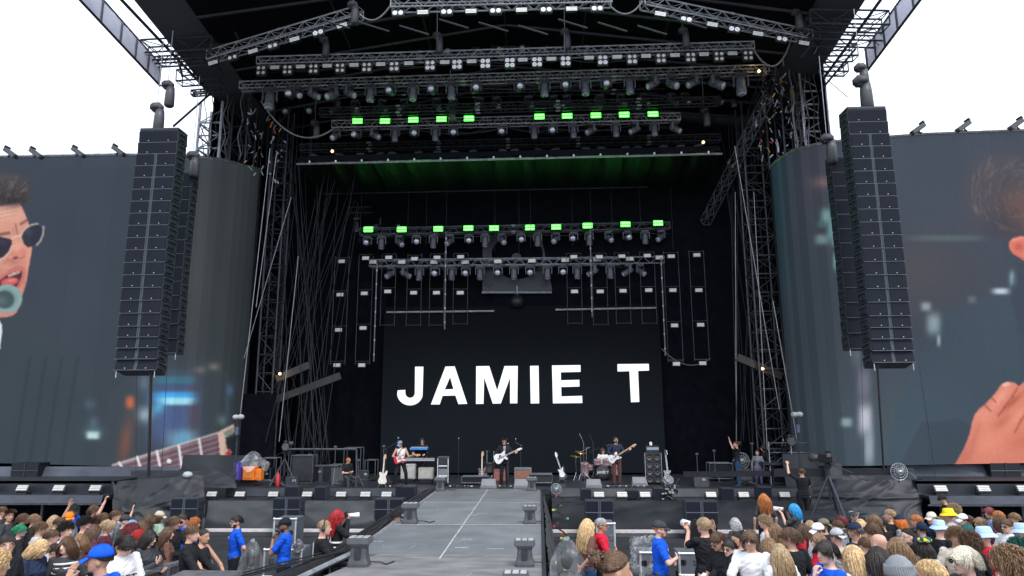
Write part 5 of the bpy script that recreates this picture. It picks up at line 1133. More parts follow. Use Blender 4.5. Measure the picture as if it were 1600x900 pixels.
def hair_mesh(style):
    if style in HC: return HC[style]
    rnd = random.Random(hash(style) % 1000 if False else sum(map(ord, style))); b = MB()
    P_ = dict(short=(950, .045, .35, .5), buzz=(900, .014, .1, .2), quiff=(900, .07, .3, .3), shaggy=(1000, .095, .45, .7), bob=(1000, .22, .22, .9), long=(1100, .40, .2, 1.0), wavy=(1100, .38, .8, .9), curly=(1100, .07, 1.7, .4), curlylong=(1300, .15, 2.0, .75), bun=(700, .07, .1, .2), braid=(900, .12, .4, .5))[style]
    N, Ln, wig, grav = P_; N = int(N * 1.6)
    # cap
    def capf(s, t):
        ph = s * 2 * math.pi; fr = .5 + .5 * math.cos(ph); lim = lerp(2.02, 1.02, fr ** 1.6); th = t * lim
        k = 1.02 + (.02 if style not in ('buzz', 'bun') else .005) + .02 * noise.noise((math.sin(ph) * 3, math.cos(ph) * 3, t * 4)); return scalp(th, ph, k)
    b.grid(capf, 32, 12)
    for i in range(N):
        ph = rnd.uniform(0, 2 * math.pi); fr = .5 + .5 * math.cos(ph); lim = lerp(1.95, 1.0, fr ** 1.6); th = lim * math.sqrt(rnd.random())
        p = scalp(th, ph, 1.03); nrm = (p - V((0, 0, 1.655))).normalized(); L_ = Ln * rnd.uniform(.7, 1.15)
        tang = V((nrm.x, nrm.y, -1.1)).normalized()
        if style == 'quiff': tang = V((nrm.x * .6, .9, .5)).normalized() if nrm.z > .5 else V((nrm.x * .4, -.5, -.6)).normalized(); L_ *= 1.0 if nrm.z > .5 else .5
        elif style in ('short', 'shaggy'): tang = V((nrm.x * .6 + .45, nrm.y * .8 + (.35 if fr > .5 else -.3), -.55)).normalized() 
        elif style in ('bun',): tang = (V((0, -.12, 1.70)) - p).normalized()
        elif style in ('curly', 'curlylong'): tang = (nrm + V((rnd.uniform(-.8, .8), rnd.uniform(-.8, .8), rnd.uniform(-.8, .5)))).normalized()
        d = (nrm * ({'bun': .15, 'buzz': .2, 'curly': .6, 'curlylong': .35, 'quiff': .4}.get(style, .22)) + tang * .9).normalized(); ns = 4 if Ln < .15 else 7; r = (.0036 if Ln < .15 else .0043) * (1.1 if style.startswith('curly') else 1); pts = [p]; ph0 = rnd.uniform(0, 6.28)
        for k in range(ns):
            st = L_ / ns; d = (d + V((0, -.28 if (Ln > .14 and pts[-1].y > -.04) else 0, -grav * .55)) + V((math.sin(ph0 + k * 2.1), math.cos(ph0 + k * 1.7), math.sin(ph0 * 2 + k * 1.3))) * wig * .35).normalized(); q = pts[-1] + d * st
            # keep outside the head and the shoulders
            e_ = V((q.x / .086, (q.y - .002) / .108, (q.z - 1.655) / .104)); 
            if e_.length < 1.0 and q.z > 1.56: e_.normalize(); q = V((e_.x * .086, e_.y * .108 + .002, e_.z * .104 + 1.655))
            if q.z < 1.58 and Ln > .15:
                if q.y > -.0: q.x = math.copysign(max(abs(q.x), .068), q.x) if q.x else .07; q.y = min(q.y, .07)
                if q.z < 1.47: q.y = min(q.y, -.10) if rnd.random() < .75 else q.y; q.x = max(-.15, min(.15, q.x))
                if abs(q.x) < .07 and q.y > -.09 : q.y = -.09
            if q.y > .07 and q.z < 1.665: q.x = math.copysign(max(abs(q.x), .07), q.x or 1)
            pts.append(q)
        for k in range(ns):
            r0, r1 = r * (1 - .75 * (k / ns) ** 2), r * (1 - .75 * ((k + 1) / ns) ** 2); b.bar(pts[k], pts[k + 1], r0, 3, r2=r1, cap=False)
    if style == 'bun': 
        b.ball((0, -.13, 1.70), (.045, .04, .045), 12)
        for k in range(60): 
            a, c_ = rnd.uniform(0, 6.28), rnd.uniform(-1, 1); q = V((0, -.13, 1.70)) + V((math.cos(a), c_, math.sin(a))) * .043; b.bar(q, q + V((rnd.uniform(-.02, .02), rnd.uniform(-.02, .02), rnd.uniform(-.02, .02))), .008, 4)
    HC[style] = b.mesh('hair', [white_p], True); return HC[style]
def hat_mesh(kind):
    if kind in HC: return HC[kind]
    b = MB()
    if kind in ('cap', 'capback'):
        b.rings([(0, .002, 1.665, .091, .113), (0, .002, 1.69, .092, .113), (0, .0, 1.72, .084, .103), (0, -.002, 1.75, .066, .08), (0, -.003, 1.768, .038, .046), (0, -.003, 1.774, .01, .012)], 24)
        s_ = 1 if kind == 'cap' else -1
        b.grid(lambda u, v: V(((u - .5) * .16 * (1 - .25 * v * v), s_ * (.085 + .095 * v * (1 - .9 * (u - .5) ** 2)), 1.676 - .03 * v - .055 * (u - .5) ** 2 * (1 + v))), 12, 6)
        b.grid(lambda u, v: V(((u - .5) * .16 * (1 - .25 * v * v), s_ * (.085 + .095 * v * (1 - .9 * (u - .5) ** 2)), 1.670 - .03 * v - .055 * (u - .5) ** 2 * (1 + v))), 12, 6)
        b.ball((0, -.003, 1.775), (.009, .009, .006), 8)
        for k in range(6): 
            a = k * math.pi / 3; prev = None
            for t in np.linspace(0, 1, 7):
                q = V((math.sin(a) * lerp(.012, .0925, t ** .6), math.cos(a) * lerp(.012, .114, t ** .6), 1.776 - .085 * t ** 1.9)); 
                if prev: b.bar(prev, q, .0018, 4)
                prev = q
    elif kind == 'bucket':
        b.rings([(0, 0, 1.672, .098, .12), (0, 0, 1.70, .094, .115), (0, 0, 1.765, .08, .098), (0, 0, 1.775, .068, .085), (0, 0, 1.772, .01, .01)], 28)
        b.grid(lambda u, v: V((math.sin(u * 6.2832) * lerp(.096, .15, v), math.cos(u * 6.2832) * lerp(.118, .17, v), 1.69 - .05 * v + .006 * math.sin(u * 19) * v)), 36, 4)
        b.grid(lambda u, v: V((math.sin(u * 6.2832) * lerp(.096, .15, v), math.cos(u * 6.2832) * lerp(.118, .17, v), 1.686 - .05 * v + .006 * math.sin(u * 19) * v)), 36, 4)
    elif kind == 'beanie':
        b.rings([(0, -.01, 1.64, .094, .115), (0, -.01, 1.67, .097, .118), (0, -.008, 1.70, .093, .112), (0, -.01, 1.75, .075, .09), (0, -.01, 1.785, .04, .05), (0, -.01, 1.797, .008, .01)], 28)
        for k in range(40):
            a = k * math.pi / 20; b.bar((math.sin(a) * .097, math.cos(a) * .118 - .01, 1.65), (math.sin(a) * .088, math.cos(a) * .106 - .01, 1.73), .004, 4)
    elif kind == 'shades':
        for s_ in (-1, 1): b.bbox((s_ * .034, .113, 1.633), (.056, .014, .036), .006); b.bar((s_ * .062, .108, 1.64), (s_ * .08, .0, 1.636), .0035, 5)
        b.bar((-.012, .118, 1.642), (.012, .118, 1.642), .003, 5)
    elif kind == 'glasses':
        for s_ in (-1, 1):
            for k in range(12):
                a, c_ = k * math.pi / 6, (k + 1) * math.pi / 6; b.bar((s_ * .033 + .025 * math.cos(a), .113, 1.633 + .018 * math.sin(a)), (s_ * .033 + .025 * math.cos(c_), .113, 1.633 + .018 * math.sin(c_)), .0022, 4)
            b.bar((s_ * .058, .11, 1.638), (s_ * .08, 0, 1.636), .0025, 5)
    elif kind == 'beard':
        b.grid(lambda u, v: V((math.sin((u - .5) * 2.9) * lerp(.074, .05, v * v), .012 + math.cos((u - .5) * 2.9) * lerp(.092, .085, v), lerp(1.588, 1.522, v) - .004 * math.sin(u * 40))), 20, 6)
        b.bbox((0, .12, 1.58), (.05, .01, .008), .003)
    elif kind == 'headphones':
        prev = None
        for k in range(13):
            a = math.pi * k / 12; q = V((math.cos(a) * .1, 0, 1.64 + math.sin(a) * .135)); 
            if prev: b.bar(prev, q, .01, 6)
            prev = q
        for s_ in (-1, 1): b.ball((s_ * .095, 0, 1.62), (.025, .035, .04), 10)
    HC[kind] = b.mesh(kind, [white_p], True); return HC[kind]
CM = {}
def clothm(c, name=None):
    k = tuple(round(x, 3) for x in c)
    if k not in CM: CM[k] = mat(name or 'fabric_%d' % len(CM), c, .85, 0, .12, 14, .25, 90, spec=.2)
    return CM[k]
COLS = dict(black=(.014, .015, .018), charcoal=(.045, .048, .055), navy=(.018, .028, .06), white=(.72, .72, .74), grey=(.22, .23, .25), lightgrey=(.42, .43, .45), blue=(.008, .09, .62), sky=(.42, .58, .82), denim=(.17, .27, .42), jean=(.02, .06, .14), red=(.55, .015, .04), maroon=(.10, .03, .05), green=(.2, .34, .24), sage=(.34, .45, .36), orange=(.75, .2, .02), yellow=(.8, .62, .03), cream=(.62, .56, .48), brown=(.13, .065, .05), rust=(.11, .045, .04), teal=(.02, .09, .09), purple=(.2, .15, .35), beige=(.5, .42, .34), pink=(.6, .12, .25), khaki=(.16, .15, .1), tan=(.35, .26, .18))
HATN = {'cap': 'cap', 'capback': 'cap', 'bucket': 'bucket_hat', 'beanie': 'beanie', 'shades': 'sunglasses', 'glasses': 'glasses', 'beard': 'beard', 'headphones': 'headphones'}
def person(label, loc, yaw, pose='stand', hair='short', hc='brown', top='tee', tc='black', bc='black', skin='light', hat=None, hatc='black', extra=(), legs='std', female=False, h=1.75, vox=.012, group=None, width=1.0):
    mb_, mt_, mr_, shs, M, hands = person_proto(pose, top, legs, female, vox)
    t = thing('person', label, 'person', loc, (0, 0, R(yaw)), group); s = h / 1.75; t.scale = (s * width, s * width, s)
    def sub(name, me, m, Mx=None):
        o = bpy.data.objects.new(name, me); COL.objects.link(o); o.parent = t
        if m is not None: o.material_slots[0].link = 'OBJECT'; o.material_slots[0].material = m
        if Mx is not None: o.matrix_local = Mx
        return o
    sub('body', mb_, SKIN[skin]); sub({'tee': 't_shirt', 'polo': 'polo_shirt', 'long': 'shirt', 'tank': 'vest_top', 'hoodie': 'hooded_top', 'jacket': 'jacket'}[top], mt_, clothm(COLS[tc]))
    sub('trousers', mr_, clothm(COLS[bc]))
    for q in shs: sub('shoe', q, blackp)
    if hair: sub('hair', hair_mesh(hair), HAIR[hc], M)
    if hat: sub(HATN[hat], hat_mesh(hat), clothm(COLS[hatc]), M)
    for e_ in extra:
        sub(HATN[e_], hat_mesh(e_), {'shades': mat('dark_lens', (.01, .01, .012), .12, coat=1), 'glasses': blackp, 'beard': HAIR[hc if hc not in ('platinum',) else 'brown'], 'headphones': blackp}[e_], M)
    t['_h'] = 0; del t['_h']
    bpy.context.view_layer.update() if False else None
    W = Matrix.LocRotScale(V(loc), Euler((0, 0, R(yaw))), t.scale)
    return t, W, hands, M
def solveY(u, v, h):
    lo, hi = 2.2, 24.0
    for _ in range(60):
        m_ = (lo + hi) / 2; p = P(u, v, m_); zt_ = gz(m_) + h * 1.0
        if p.z > zt_: lo = m_       # ray above the head: the head must be farther
        else: hi = m_
    return (lo + hi) / 2
def crowd(label, u, v, yaw, pose, hair, hc, top='tee', tc='black', skin='light', hat=None, hatc='black', extra=(), fem=False, h=None, Y=None, group=None, bc='charcoal', width=1.0):
    h = h or (1.66 if fem else 1.78); hh = h * (1.0 + (.012 if hair not in (None, 'buzz') else 0) + (.012 if hat else 0))
    if Y is None: Y = solveY(u, v, hh)
    else: h = (P(u, v, Y).z - gz(Y)) / 1.015
    p = P(u, v, Y); x = p.x
    return person(label, (x, Y, gz(Y)), yaw, pose, hair, hc, top, tc, bc, skin, hat, hatc, extra, 'std', fem, h, .012 if Y > 7.5 else .0105, group, width)
def prop(t, name, mb, m, M, smooth=False): pass
def held(name, label, cat, mb, mats, W, local, smooth=False):
    o = mb.build(name, mats, None, smooth); o.matrix_world = W @ local; tag(o, label, cat); return o
# ------------------------------------------------------------------ the crowd
C = crowd
# left crowd (facing the stage, most turned to the right)
left = [
 ("man with short brown hair, dark top, at the crowd's far left edge", 2, 790, -30, 'stand', 'short', 'brown', 'tee', 'charcoal', 'light', None, 0, (), 0, 1.8),
 ('man with a brown quiff and dark grey t-shirt, second from the left edge', 16, 796, -62, 'stand', 'quiff', 'brown', 'tee', 'charcoal', 'tan', None, 0, (), 0, 1.8),
 ('person with wavy brown hair just left of the green haired one', 36, 801, -20, 'stand', 'shaggy', 'brown', 'tee', 'navy', 'light', None, 0, (), 0, 1.72),
 ('person with brown shaggy hair behind the green haired head', 53, 802, -30, 'stand', 'shaggy', 'light_brown', 'tee', 'black', 'light', None, 0, (), 0, 1.72),
 ('person with bright green hair', 31, 818, -20, 'stand', 'shaggy', 'green', 'tee', 'black', 'pale', None, 0, (), 1, 1.66),
 ('person with tousled brown hair and a pale grey top right of the green hair', 62, 813, -35, 'stand', 'shaggy', 'brown', 'tee', 'lightgrey', 'light', None, 0, (), 0, 1.72),
 ('woman with long blonde hair standing left of the orange cap', 84, 804, -15, 'stand', 'long', 'sandy', 'long', 'tan', 'light', None, 0, (), 1, 1.66),
 ('man with short brown hair right in front of the long blonde hair', 93, 807, -35, 'stand', 'short', 'brown', 'tee', 'black', 'light', None, 0, (), 0, 1.72),
 ('man in a bright orange baseball cap', 109, 800, -75, 'stand', 'short', 'brown', 'tee', 'grey', 'light', 'cap', 'orange', (), 0, 1.76),
 ('man in a black cap behind the orange cap, one arm bent up', 114, 786, -80, 'handup', 'short', 'dark', 'tee', 'blue', 'tan', 'cap', 'black', (), 0, 1.8),
 ('man with dark wavy hair in a light blue shirt below the orange cap', 103, 816, -45, 'stand', 'curly', 'dark', 'long', 'sky', 'light', None, 0, (), 0, 1.74),
 ('person with pale top squeezed behind the brunette girl in stripes', 80, 826, -30, 'stand', 'short', 'brown', 'tee', 'lightgrey', 'light', None, 0, (), 0, 1.66),
 ('man with thick curly black hair left of the shaggy blond', 132, 808, -55, 'stand', 'curly', 'dark', 'tee', 'grey', 'light', None, 0, (), 0, 1.76),
 ('person with brown hair pointing a finger up in the air', 148, 788, -35, 'point', 'shaggy', 'brown', 'tee', 'rust', 'light', None, 0, (), 0, 1.76),
 ('man with glasses and a faded haircut in a black t-shirt at the front left', 13, 832, -85, 'stand', 'short', 'dark', 'tee', 'black', 'light', None, 0, ('glasses',), 0, 1.76),
 ('blonde girl in a navy t-shirt seen in profile at the front left', 57, 838, -75, 'lookdown', 'bob', 'blonde', 'tee', 'navy', 'pale', None, 0, (), 1, 1.66),
 ('brunette girl in a striped top looking back towards the camera', 107, 836, -128, 'standr', 'long', 'brown', 'tee', 'charcoal', 'pale', None, 0, (), 1, 1.66),
 ('girl with long light brown hair just right of the brunette in stripes', 127, 832, -110, 'stand', 'long', 'light_brown', 'tee', 'maroon', 'pale', None, 0, (), 1, 1.64),
 ('man in a bright blue baseball cap at the front, hand raised to his face', 161, 851, 80, 'face', 'short', 'dark', 'polo', 'blue', 'tan', 'cap', 'blue', (), 0, 1.74),
 ('woman with long brown hair and a pink bow left of the blue cap', 146, 818, -20, 'stand', 'long', 'brown', 'long', 'maroon', 'light', None, 0, (), 1, 1.68),
 ('person with shaggy blond hair and a maroon top above the blue cap', 167, 811, -50, 'stand', 'shaggy', 'sandy', 'long', 'maroon', 'light', None, 0, (), 0, 1.74),
 ('woman with curly blonde hair cut off at the bottom left corner', -7, 862, -30, 'stand', 'curlylong', 'blonde', 'tee', 'tan', 'light', None, 0, (), 1, 1.66),
 ('man with short brown hair behind the dark red hair', 180, 796, -50, 'stand', 'short', 'brown', 'tee', 'grey', 'light', None, 0, (), 0, 1.78),
 ('person holding one hand with a phone high next to the pointing arm', 186, 798, -20, 'handup', 'short', 'brown', 'tee', 'denim', 'light', None, 0, (), 0, 1.6),
 ('man in a dark cap right of the raised phone', 195, 804, -50, 'stand', 'short', 'dark', 'tee', 'charcoal', 'light', 'cap', 'charcoal', (), 0, 1.72),
 ('small figure in a pale blue cap behind the dark red hair', 206, 811, -20, 'stand', 'short', 'brown', 'tee', 'grey', 'light', 'cap', 'denim', (), 0, 1.66),
 ('woman with long brown hair left of the beige cap', 222, 812, -10, 'stand', 'long', 'brown', 'long', 'brown', 'light', None, 0, (), 1, 1.68),
 ('woman with reddish brown hair close beside the beige cap', 233, 803, -20, 'stand', 'wavy', 'brown', 'long', 'black', 'light', None, 0, (), 1, 1.68),
 ('woman with long hair in a beige cap and sage green top', 249, 797, -62, 'stand', 'bob', 'brown', 'hoodie', 'sage', 'light', 'cap', 'beige', (), 1, 1.7),
 ('person with large dark red curly hair', 206, 819, -30, 'stand', 'curlylong', 'maroon', 'tee', 'black', 'light', None, 0, (), 1, 1.68),
 ('person with a bright red streak of hair behind the dark haired woman', 216, 826, -10, 'stand', 'shaggy', 'red', 'tee', 'black', 'light', None, 0, (), 1, 1.64),
 ('man with dark hair and lettered white t-shirt looking down', 195, 830, -95, 'lookdown', 'shaggy', 'dark', 'tee', 'white', 'pale', None, 0, ('shades',), 0, 1.74),
 ('woman with long dark hair and sunglasses holding a phone by the barrier', 232, 826, -85, 'phone', 'long', 'dark', 'long', 'charcoal', 'pale', None, 0, ('shades',), 1, 1.68),
 ('young man with wavy brown hair in a black hooded top leaning on the barrier', 272, 805, -72, 'lean', 'shaggy', 'brown', 'hoodie', 'black', 'light', None, 0, (), 0, 1.8),
 ('man with short dark hair in a black leather jacket leaning on the barrier', 298, 819, -68, 'lean', 'short', 'brown', 'jacket', 'black', 'light', None, 0, (), 0, 1.76),
 ('woman in a dark top with both bare arms over the barrier end', 317, 825, -80, 'lean', 'bun', 'dark', 'tank', 'black', 'tan', None, 0, (), 1, 1.66),
 ('woman with ginger brown hair between the hooded top and the leather jacket', 304, 810, -20, 'stand', 'curlylong', 'ginger', 'tee', 'black', 'light', None, 0, (), 1, 1.62),
 ('person with long brown hair behind the black hooded top', 262, 822, -30, 'stand', 'long', 'brown', 'long', 'brown', 'light', None, 0, (), 1, 1.64),
 ('man with brown hair half hidden by the raised pointing arm', 163, 800, -40, 'stand', 'shaggy', 'brown', 'tee', 'denim', 'light', None, 0, (), 0, 1.7),
 ('person in a dark top between the blonde girl and the brunette', 84, 848, -40, 'stand', 'short', 'dark', 'tee', 'charcoal', 'light', None, 0, (), 0, 1.5),
]
right = [
 ('woman with short grey hair behind the leaning group at the right barrier', 1149, 808, 10, 'stand', 'bob', 'grey', 'tee', 'charcoal', 'light', None, 0, (), 1, 1.66),
 ('man in sunglasses bending over his phone at the left end of the right barrier', 1126, 826, 95, 'lookdown', 'short', 'brown', 'tee', 'black', 'light', None, 0, ('shades',), 0, 1.74),
 ('woman in a black patterned top leaning on the right barrier', 1141, 841, 110, 'lean', 'short', 'dark', 'long', 'black', 'pale', None, 0, ('shades',), 1, 1.62),
 ('dark haired woman holding one hand up beside her face at the barrier', 1153, 829, 95, 'handup', 'bun', 'dark', 'tee', 'black', 'tan', None, 0, (), 1, 1.66),
 ('young man with brown hair, black sunglasses and white t-shirt looking down', 1172, 825, 130, 'lean', 'shaggy', 'brown', 'tee', 'white', 'light', None, 0, ('shades',), 0, 1.78),
 ('person with curly fair hair and a white vest near the photographers', 1196, 806, 60, 'stand', 'curly', 'sandy', 'tank', 'white', 'light', None, 0, (), 0, 1.76),
 ('woman with light brown waves right of the curly fair hair', 1212, 817, 15, 'stand', 'wavy', 'light_brown', 'tee', 'white', 'light', None, 0, (), 1, 1.68),
 ('woman with long golden brown hair behind the white t-shirt man', 1202, 839, 20, 'stand', 'long', 'light_brown', 'tee', 'white', 'light', None, 0, (), 1, 1.66),
 ('person with straight light brown hair left of the big black t-shirt', 1218, 848, 5, 'stand', 'long', 'sandy', 'tee', 'white', 'light', None, 0, (), 1, 1.62),
 ('man with brown hair in a black t-shirt seen from behind', 1235, 822, 0, 'stand', 'shaggy', 'brown', 'tee', 'black', 'light', None, 0, (), 0, 1.8),
 ('woman with long dark hair in a red top right of the black t-shirt', 1256, 817, 30, 'stand', 'wavy', 'brown', 'long', 'red', 'light', None, 0, (), 1, 1.68),
 ('person in a white baseball cap turned to the left', 1278, 815, 95, 'stand', 'short', 'brown', 'tee', 'white', 'light', 'cap', 'white', (), 0, 1.74),
 ('person in a khaki cap behind the white baseball cap', 1287, 810, 20, 'stand', 'short', 'brown', 'tee', 'charcoal', 'light', 'capback', 'khaki', (), 0, 1.74),
 ('woman with light brown bob turned left, in front of the white cap', 1280, 832, 80, 'stand', 'bob', 'light_brown', 'tee', 'red', 'pale', None, 0, (), 1, 1.66),
 ('person in a white and teal cap worn over the ears', 1308, 823, 20, 'stand', 'short', 'brown', 'tee', 'lightgrey', 'light', 'capback', 'lightgrey', (), 0, 1.7),
 ('person with dark maroon hair behind the undercut man', 1314, 804, 10, 'stand', 'shaggy', 'maroon', 'tee', 'charcoal', 'light', None, 0, (), 1, 1.72),
 ('man with brown undercut hair left of the navy cap', 1309, 811, 20, 'stand', 'short', 'brown', 'tee', 'grey', 'light', None, 0, (), 0, 1.74),
 ('man in a navy baseball cap worn backwards', 1336, 814, 10, 'stand', 'short', 'light_brown', 'tee', 'navy', 'light', 'capback', 'navy', (), 0, 1.78),
 ('woman with long straight blonde hair behind the navy cap', 1345, 810, 0, 'stand', 'long', 'blonde', 'tee', 'cream', 'light', None, 0, (), 1, 1.7),
 ('man with thick black hair in a blue and white top, hand at his chin', 1292, 841, 82, 'chin', 'shaggy', 'dark', 'tee', 'blue', 'pale', None, 0, (), 0, 1.76),
 ('woman with very long blonde hair at the bottom of the picture', 1334, 850, 12, 'stand', 'long', 'blonde', 'tee', 'cream', 'light', None, 0, (), 1, 1.7),
 ('tall person with light brown swept hair left of the fair crew cut', 1366, 803, 15, 'stand', 'shaggy', 'light_brown', 'tee', 'black', 'light', None, 0, (), 0, 1.78),
 ('man with dark brown hair in a white t-shirt behind the bald man', 1362, 815, 0, 'stand', 'shaggy', 'brown', 'tee', 'white', 'light', None, 0, (), 0, 1.78),
 ('man with a fair crew cut and black t-shirt seen from behind', 1391, 796, 5, 'stand', 'buzz', 'sandy', 'tee', 'black', 'light', None, 0, (), 0, 1.84),
 ('person with bright orange hair under a navy cap', 1406, 803, 30, 'stand', 'bob', 'orange', 'tee', 'grey', 'light', 'cap', 'navy', (), 1, 1.72),
 ('person with ginger blond hair right of the orange hair', 1432, 803, 40, 'stand', 'short', 'ginger', 'tee', 'charcoal', 'light', None, 0, (), 0, 1.76),
 ('person in a navy hooded top in front of the ginger blond', 1440, 815, 0, 'stand', 'short', 'dark', 'hoodie', 'navy', 'light', 'beanie', 'navy', (), 0, 1.68),
 ('person in a cream cap left of the yellow bucket hat', 1455, 800, 70, 'stand', 'short', 'brown', 'tee', 'navy', 'light', 'cap', 'cream', (), 0, 1.76),
 ('bald man in a light denim shirt', 1374, 835, 0, 'stand', None, None, 'long', 'denim', 'light', None, 0, (), 0, 1.76),
 ('person with long black hair in front of the bald man', 1372, 852, 5, 'stand', 'long', 'dark', 'tee', 'navy', 'brown', None, 0, (), 1, 1.7),
 ('woman with long wavy brown hair right of the bald man', 1402, 838, 10, 'stand', 'wavy', 'light_brown', 'tee', 'white', 'light', None, 0, (), 1, 1.7),
 ('pale woman with glasses pushed up looking left', 1418, 824, 85, 'stand', 'bun', 'dark', 'tee', 'grey', 'pale', None, 0, ('glasses',), 1, 1.7),
 ('person with braided hair tied in a green and yellow scarf', 1440, 840, 0, 'stand', 'braid', 'dark', 'long', 'cream', 'tan', None, 0, (), 1, 1.68),
 ('person in a grey beanie at the bottom of the picture', 1404, 868, 0, 'stand', 'short', 'brown', 'tee', 'pink', 'light', 'beanie', 'grey', (), 0, 1.76),
 ('person with closely cropped pale blond hair at the bottom of the picture', 1455, 876, 5, 'stand', 'buzz', 'blonde', 'tee', 'cream', 'pale', None, 0, (), 0, 1.76),
 ('person in a light blue bucket hat and dark sunglasses facing right', 1467, 813, -80, 'stand', 'short', 'brown', 'tee', 'black', 'pale', 'bucket', 'sky', ('shades',), 0, 1.78),
 ('person in a bright yellow bucket hat', 1482, 793, 60, 'stand', 'short', 'dark', 'tee', 'beige', 'light', 'bucket', 'yellow', (), 0, 1.8),
 ('person with curly sandy hair behind the yellow bucket hat', 1491, 788, -20, 'stand', 'curly', 'sandy', 'tee', 'grey', 'tan', None, 0, (), 0, 1.8),
 ('person in a white cap turned left beside the yellow bucket hat', 1504, 801, 85, 'stand', 'short', 'dark', 'tee', 'black', 'light', 'cap', 'white', (), 0, 1.74),
 ('person with short brown hair just right of the white cap', 1513, 804, 40, 'stand', 'short', 'brown', 'tee', 'grey', 'light', None, 0, (), 0, 1.72),
 ('person with light brown shaggy hair left of the maroon hair', 1531, 807, 30, 'stand', 'shaggy', 'light_brown', 'tee', 'charcoal', 'light', None, 0, (), 0, 1.72),
 ('person in a pale grey cap under the yellow bucket hat', 1488, 816, 20, 'stand', 'short', 'light_brown', 'tee', 'beige', 'light', 'capback', 'lightgrey', (), 0, 1.72),
 ('person with curly brown hair looking back towards the camera', 1492, 824, 150, 'stand', 'curly', 'light_brown', 'tee', 'cream', 'tan', None, 0, (), 0, 1.74),
 ('person in a dark green cap between the two light blue bucket hats', 1511, 819, 50, 'stand', 'short', 'brown', 'tee', 'teal', 'light', 'cap', 'teal', (), 0, 1.72),
 ('person with spread curly brown hair in front of the dark green cap', 1514, 832, 10, 'stand', 'curlylong', 'brown', 'tee', 'black', 'light', None, 0, (), 1, 1.7),
 ('person in a light blue bucket hat and red football shirt', 1538, 821, 60, 'stand', 'short', 'brown', 'polo', 'red', 'light', 'bucket', 'sky', (), 0, 1.74),
 ('person with dark maroon hair turned left at the back of the crowd', 1546, 791, 85, 'stand', 'shaggy', 'maroon', 'tee', 'denim', 'light', None, 0, (), 0, 1.8),
 ('person with long brown hair behind the man in the white football shirt', 1562, 804, 5, 'stand', 'wavy', 'brown', 'tee', 'maroon', 'light', None, 0, (), 1, 1.74),
 ('man with short brown hair and sunglasses in a white shirt with dark collar', 1573, 809, 88, 'stand', 'short', 'brown', 'polo', 'white', 'light', None, 0, ('shades',), 0, 1.8),
 ('person in a light blue bucket hat cut off by the right edge', 1597, 818, 20, 'stand', 'short', 'brown', 'tee', 'lightgrey', 'light', 'bucket', 'sky', (), 0, 1.76),
 ('person with big platinum blonde hair and black sunglasses at the bottom right', 1508, 850, 75, 'stand', 'shaggy', 'platinum', 'tee', 'charcoal', 'pale', None, 0, ('shades',), 0, 1.78),
 ('person with big wavy brown curls in the bottom right corner', 1577, 856, 10, 'stand', 'curlylong', 'light_brown', 'tee', 'charcoal', 'light', None, 0, (), 1, 1.78),
 ('person with dark green hair at the right edge', 1596, 842, 10, 'stand', 'curly', 'teal', 'tee', 'black', 'light', None, 0, (), 0, 1.74),
 ('person with light brown hair at the back by the right edge', 1585, 800, 20, 'stand', 'short', 'light_brown', 'tee', 'yellow', 'light', None, 0, (), 0, 1.76),
 ('woman with blonde waves behind the woman in red', 1266, 812, 10, 'stand', 'wavy', 'sandy', 'tee', 'cream', 'light', None, 0, (), 1, 1.66),
 ('person with brown hair behind the grey beanie', 1424, 846, 10, 'stand', 'short', 'brown', 'tee', 'lightgrey', 'light', None, 0, (), 0, 1.62),
 ('person with dark hair between the blonde woman and the bald man', 1352, 838, 10, 'stand', 'short', 'brown', 'tee', 'white', 'light', None, 0, (), 0, 1.62),
 ('person in a dark top far back left of the fair crew cut', 1378, 808, 0, 'stand', 'short', 'dark', 'tee', 'black', 'light', None, 0, (), 0, 1.7),
 ('person with sunburnt face and ginger beard at the far right back', 1560, 797, 30, 'stand', 'short', 'ginger', 'tee', 'grey', 'light', None, 0, ('beard',), 0, 1.76),
]
CR_ = {}
for side, lst in (('left', left), ('right', right)):
    for (lab, u, v, yaw, pose, hair, hc, top, tc, skin, hat, hatc, ex, fem, h) in lst:
        if pose == 'stand' and side == 'left' and (u * 7) % 3 == 1: pose = 'standr'
        if pose == 'stand' and side == 'right' and (u * 7) % 4 == 1: pose = 'standl'
        if hat and hair in ('short', 'curly'): hair = 'buzz' if (u % 2) else 'short'
        if pose != 'face': yaw += (-20 + (u * 13) % 17 - 8) if side == 'left' else (14 + (u * 11) % 21 - 10)
        CR_[lab] = C(lab, u, v, yaw, pose, hair, hc or 'brown', top, tc, skin, hat, hatc, ex, bool(fem), h, group='crowd on the %s of the runway' % side, bc=('charcoal', 'jean', 'black', 'navy')[u % 4])
# phones, bow, scarf, lettering
def hand_prop(lab_person, which, mb, m, name, label, cat, off=(0, 0, 0), rot=(0, 0, 0)):
    t, W, hands, M = CR_[lab_person]; wp, d, pn = hands[which]; p = V(wp) + V(d).normalized() * .11 + V(off)
    return held(name, label, cat, mb, m, W, Matrix.Translation(p) @ Euler(rot).to_matrix().to_4x4())
ph = lambda: MB().bbox((0, 0, 0), (.075, .009, .155), .004)
hand_prop('woman with long dark hair and sunglasses holding a phone by the barrier', 0, ph(), mat('phone_black', (.02, .02, .025), .2), 'phone', 'dark phone held by the long haired woman in sunglasses', 'phone', (0, .03, .05), (.5, 0, .2))
hand_prop('person holding one hand with a phone high next to the pointing arm', 0, ph(), mat('phone_black', (.02, .02, .025), .2), 'phone', 'phone held up high in the left crowd', 'phone', (0, .03, .04))
hand_prop('man in sunglasses bending over his phone at the left end of the right barrier', 1, ph(), white_p, 'phone', 'white phone held over the left end of the right barrier', 'phone', (.02, .02, .04), (.9, 0, 0))
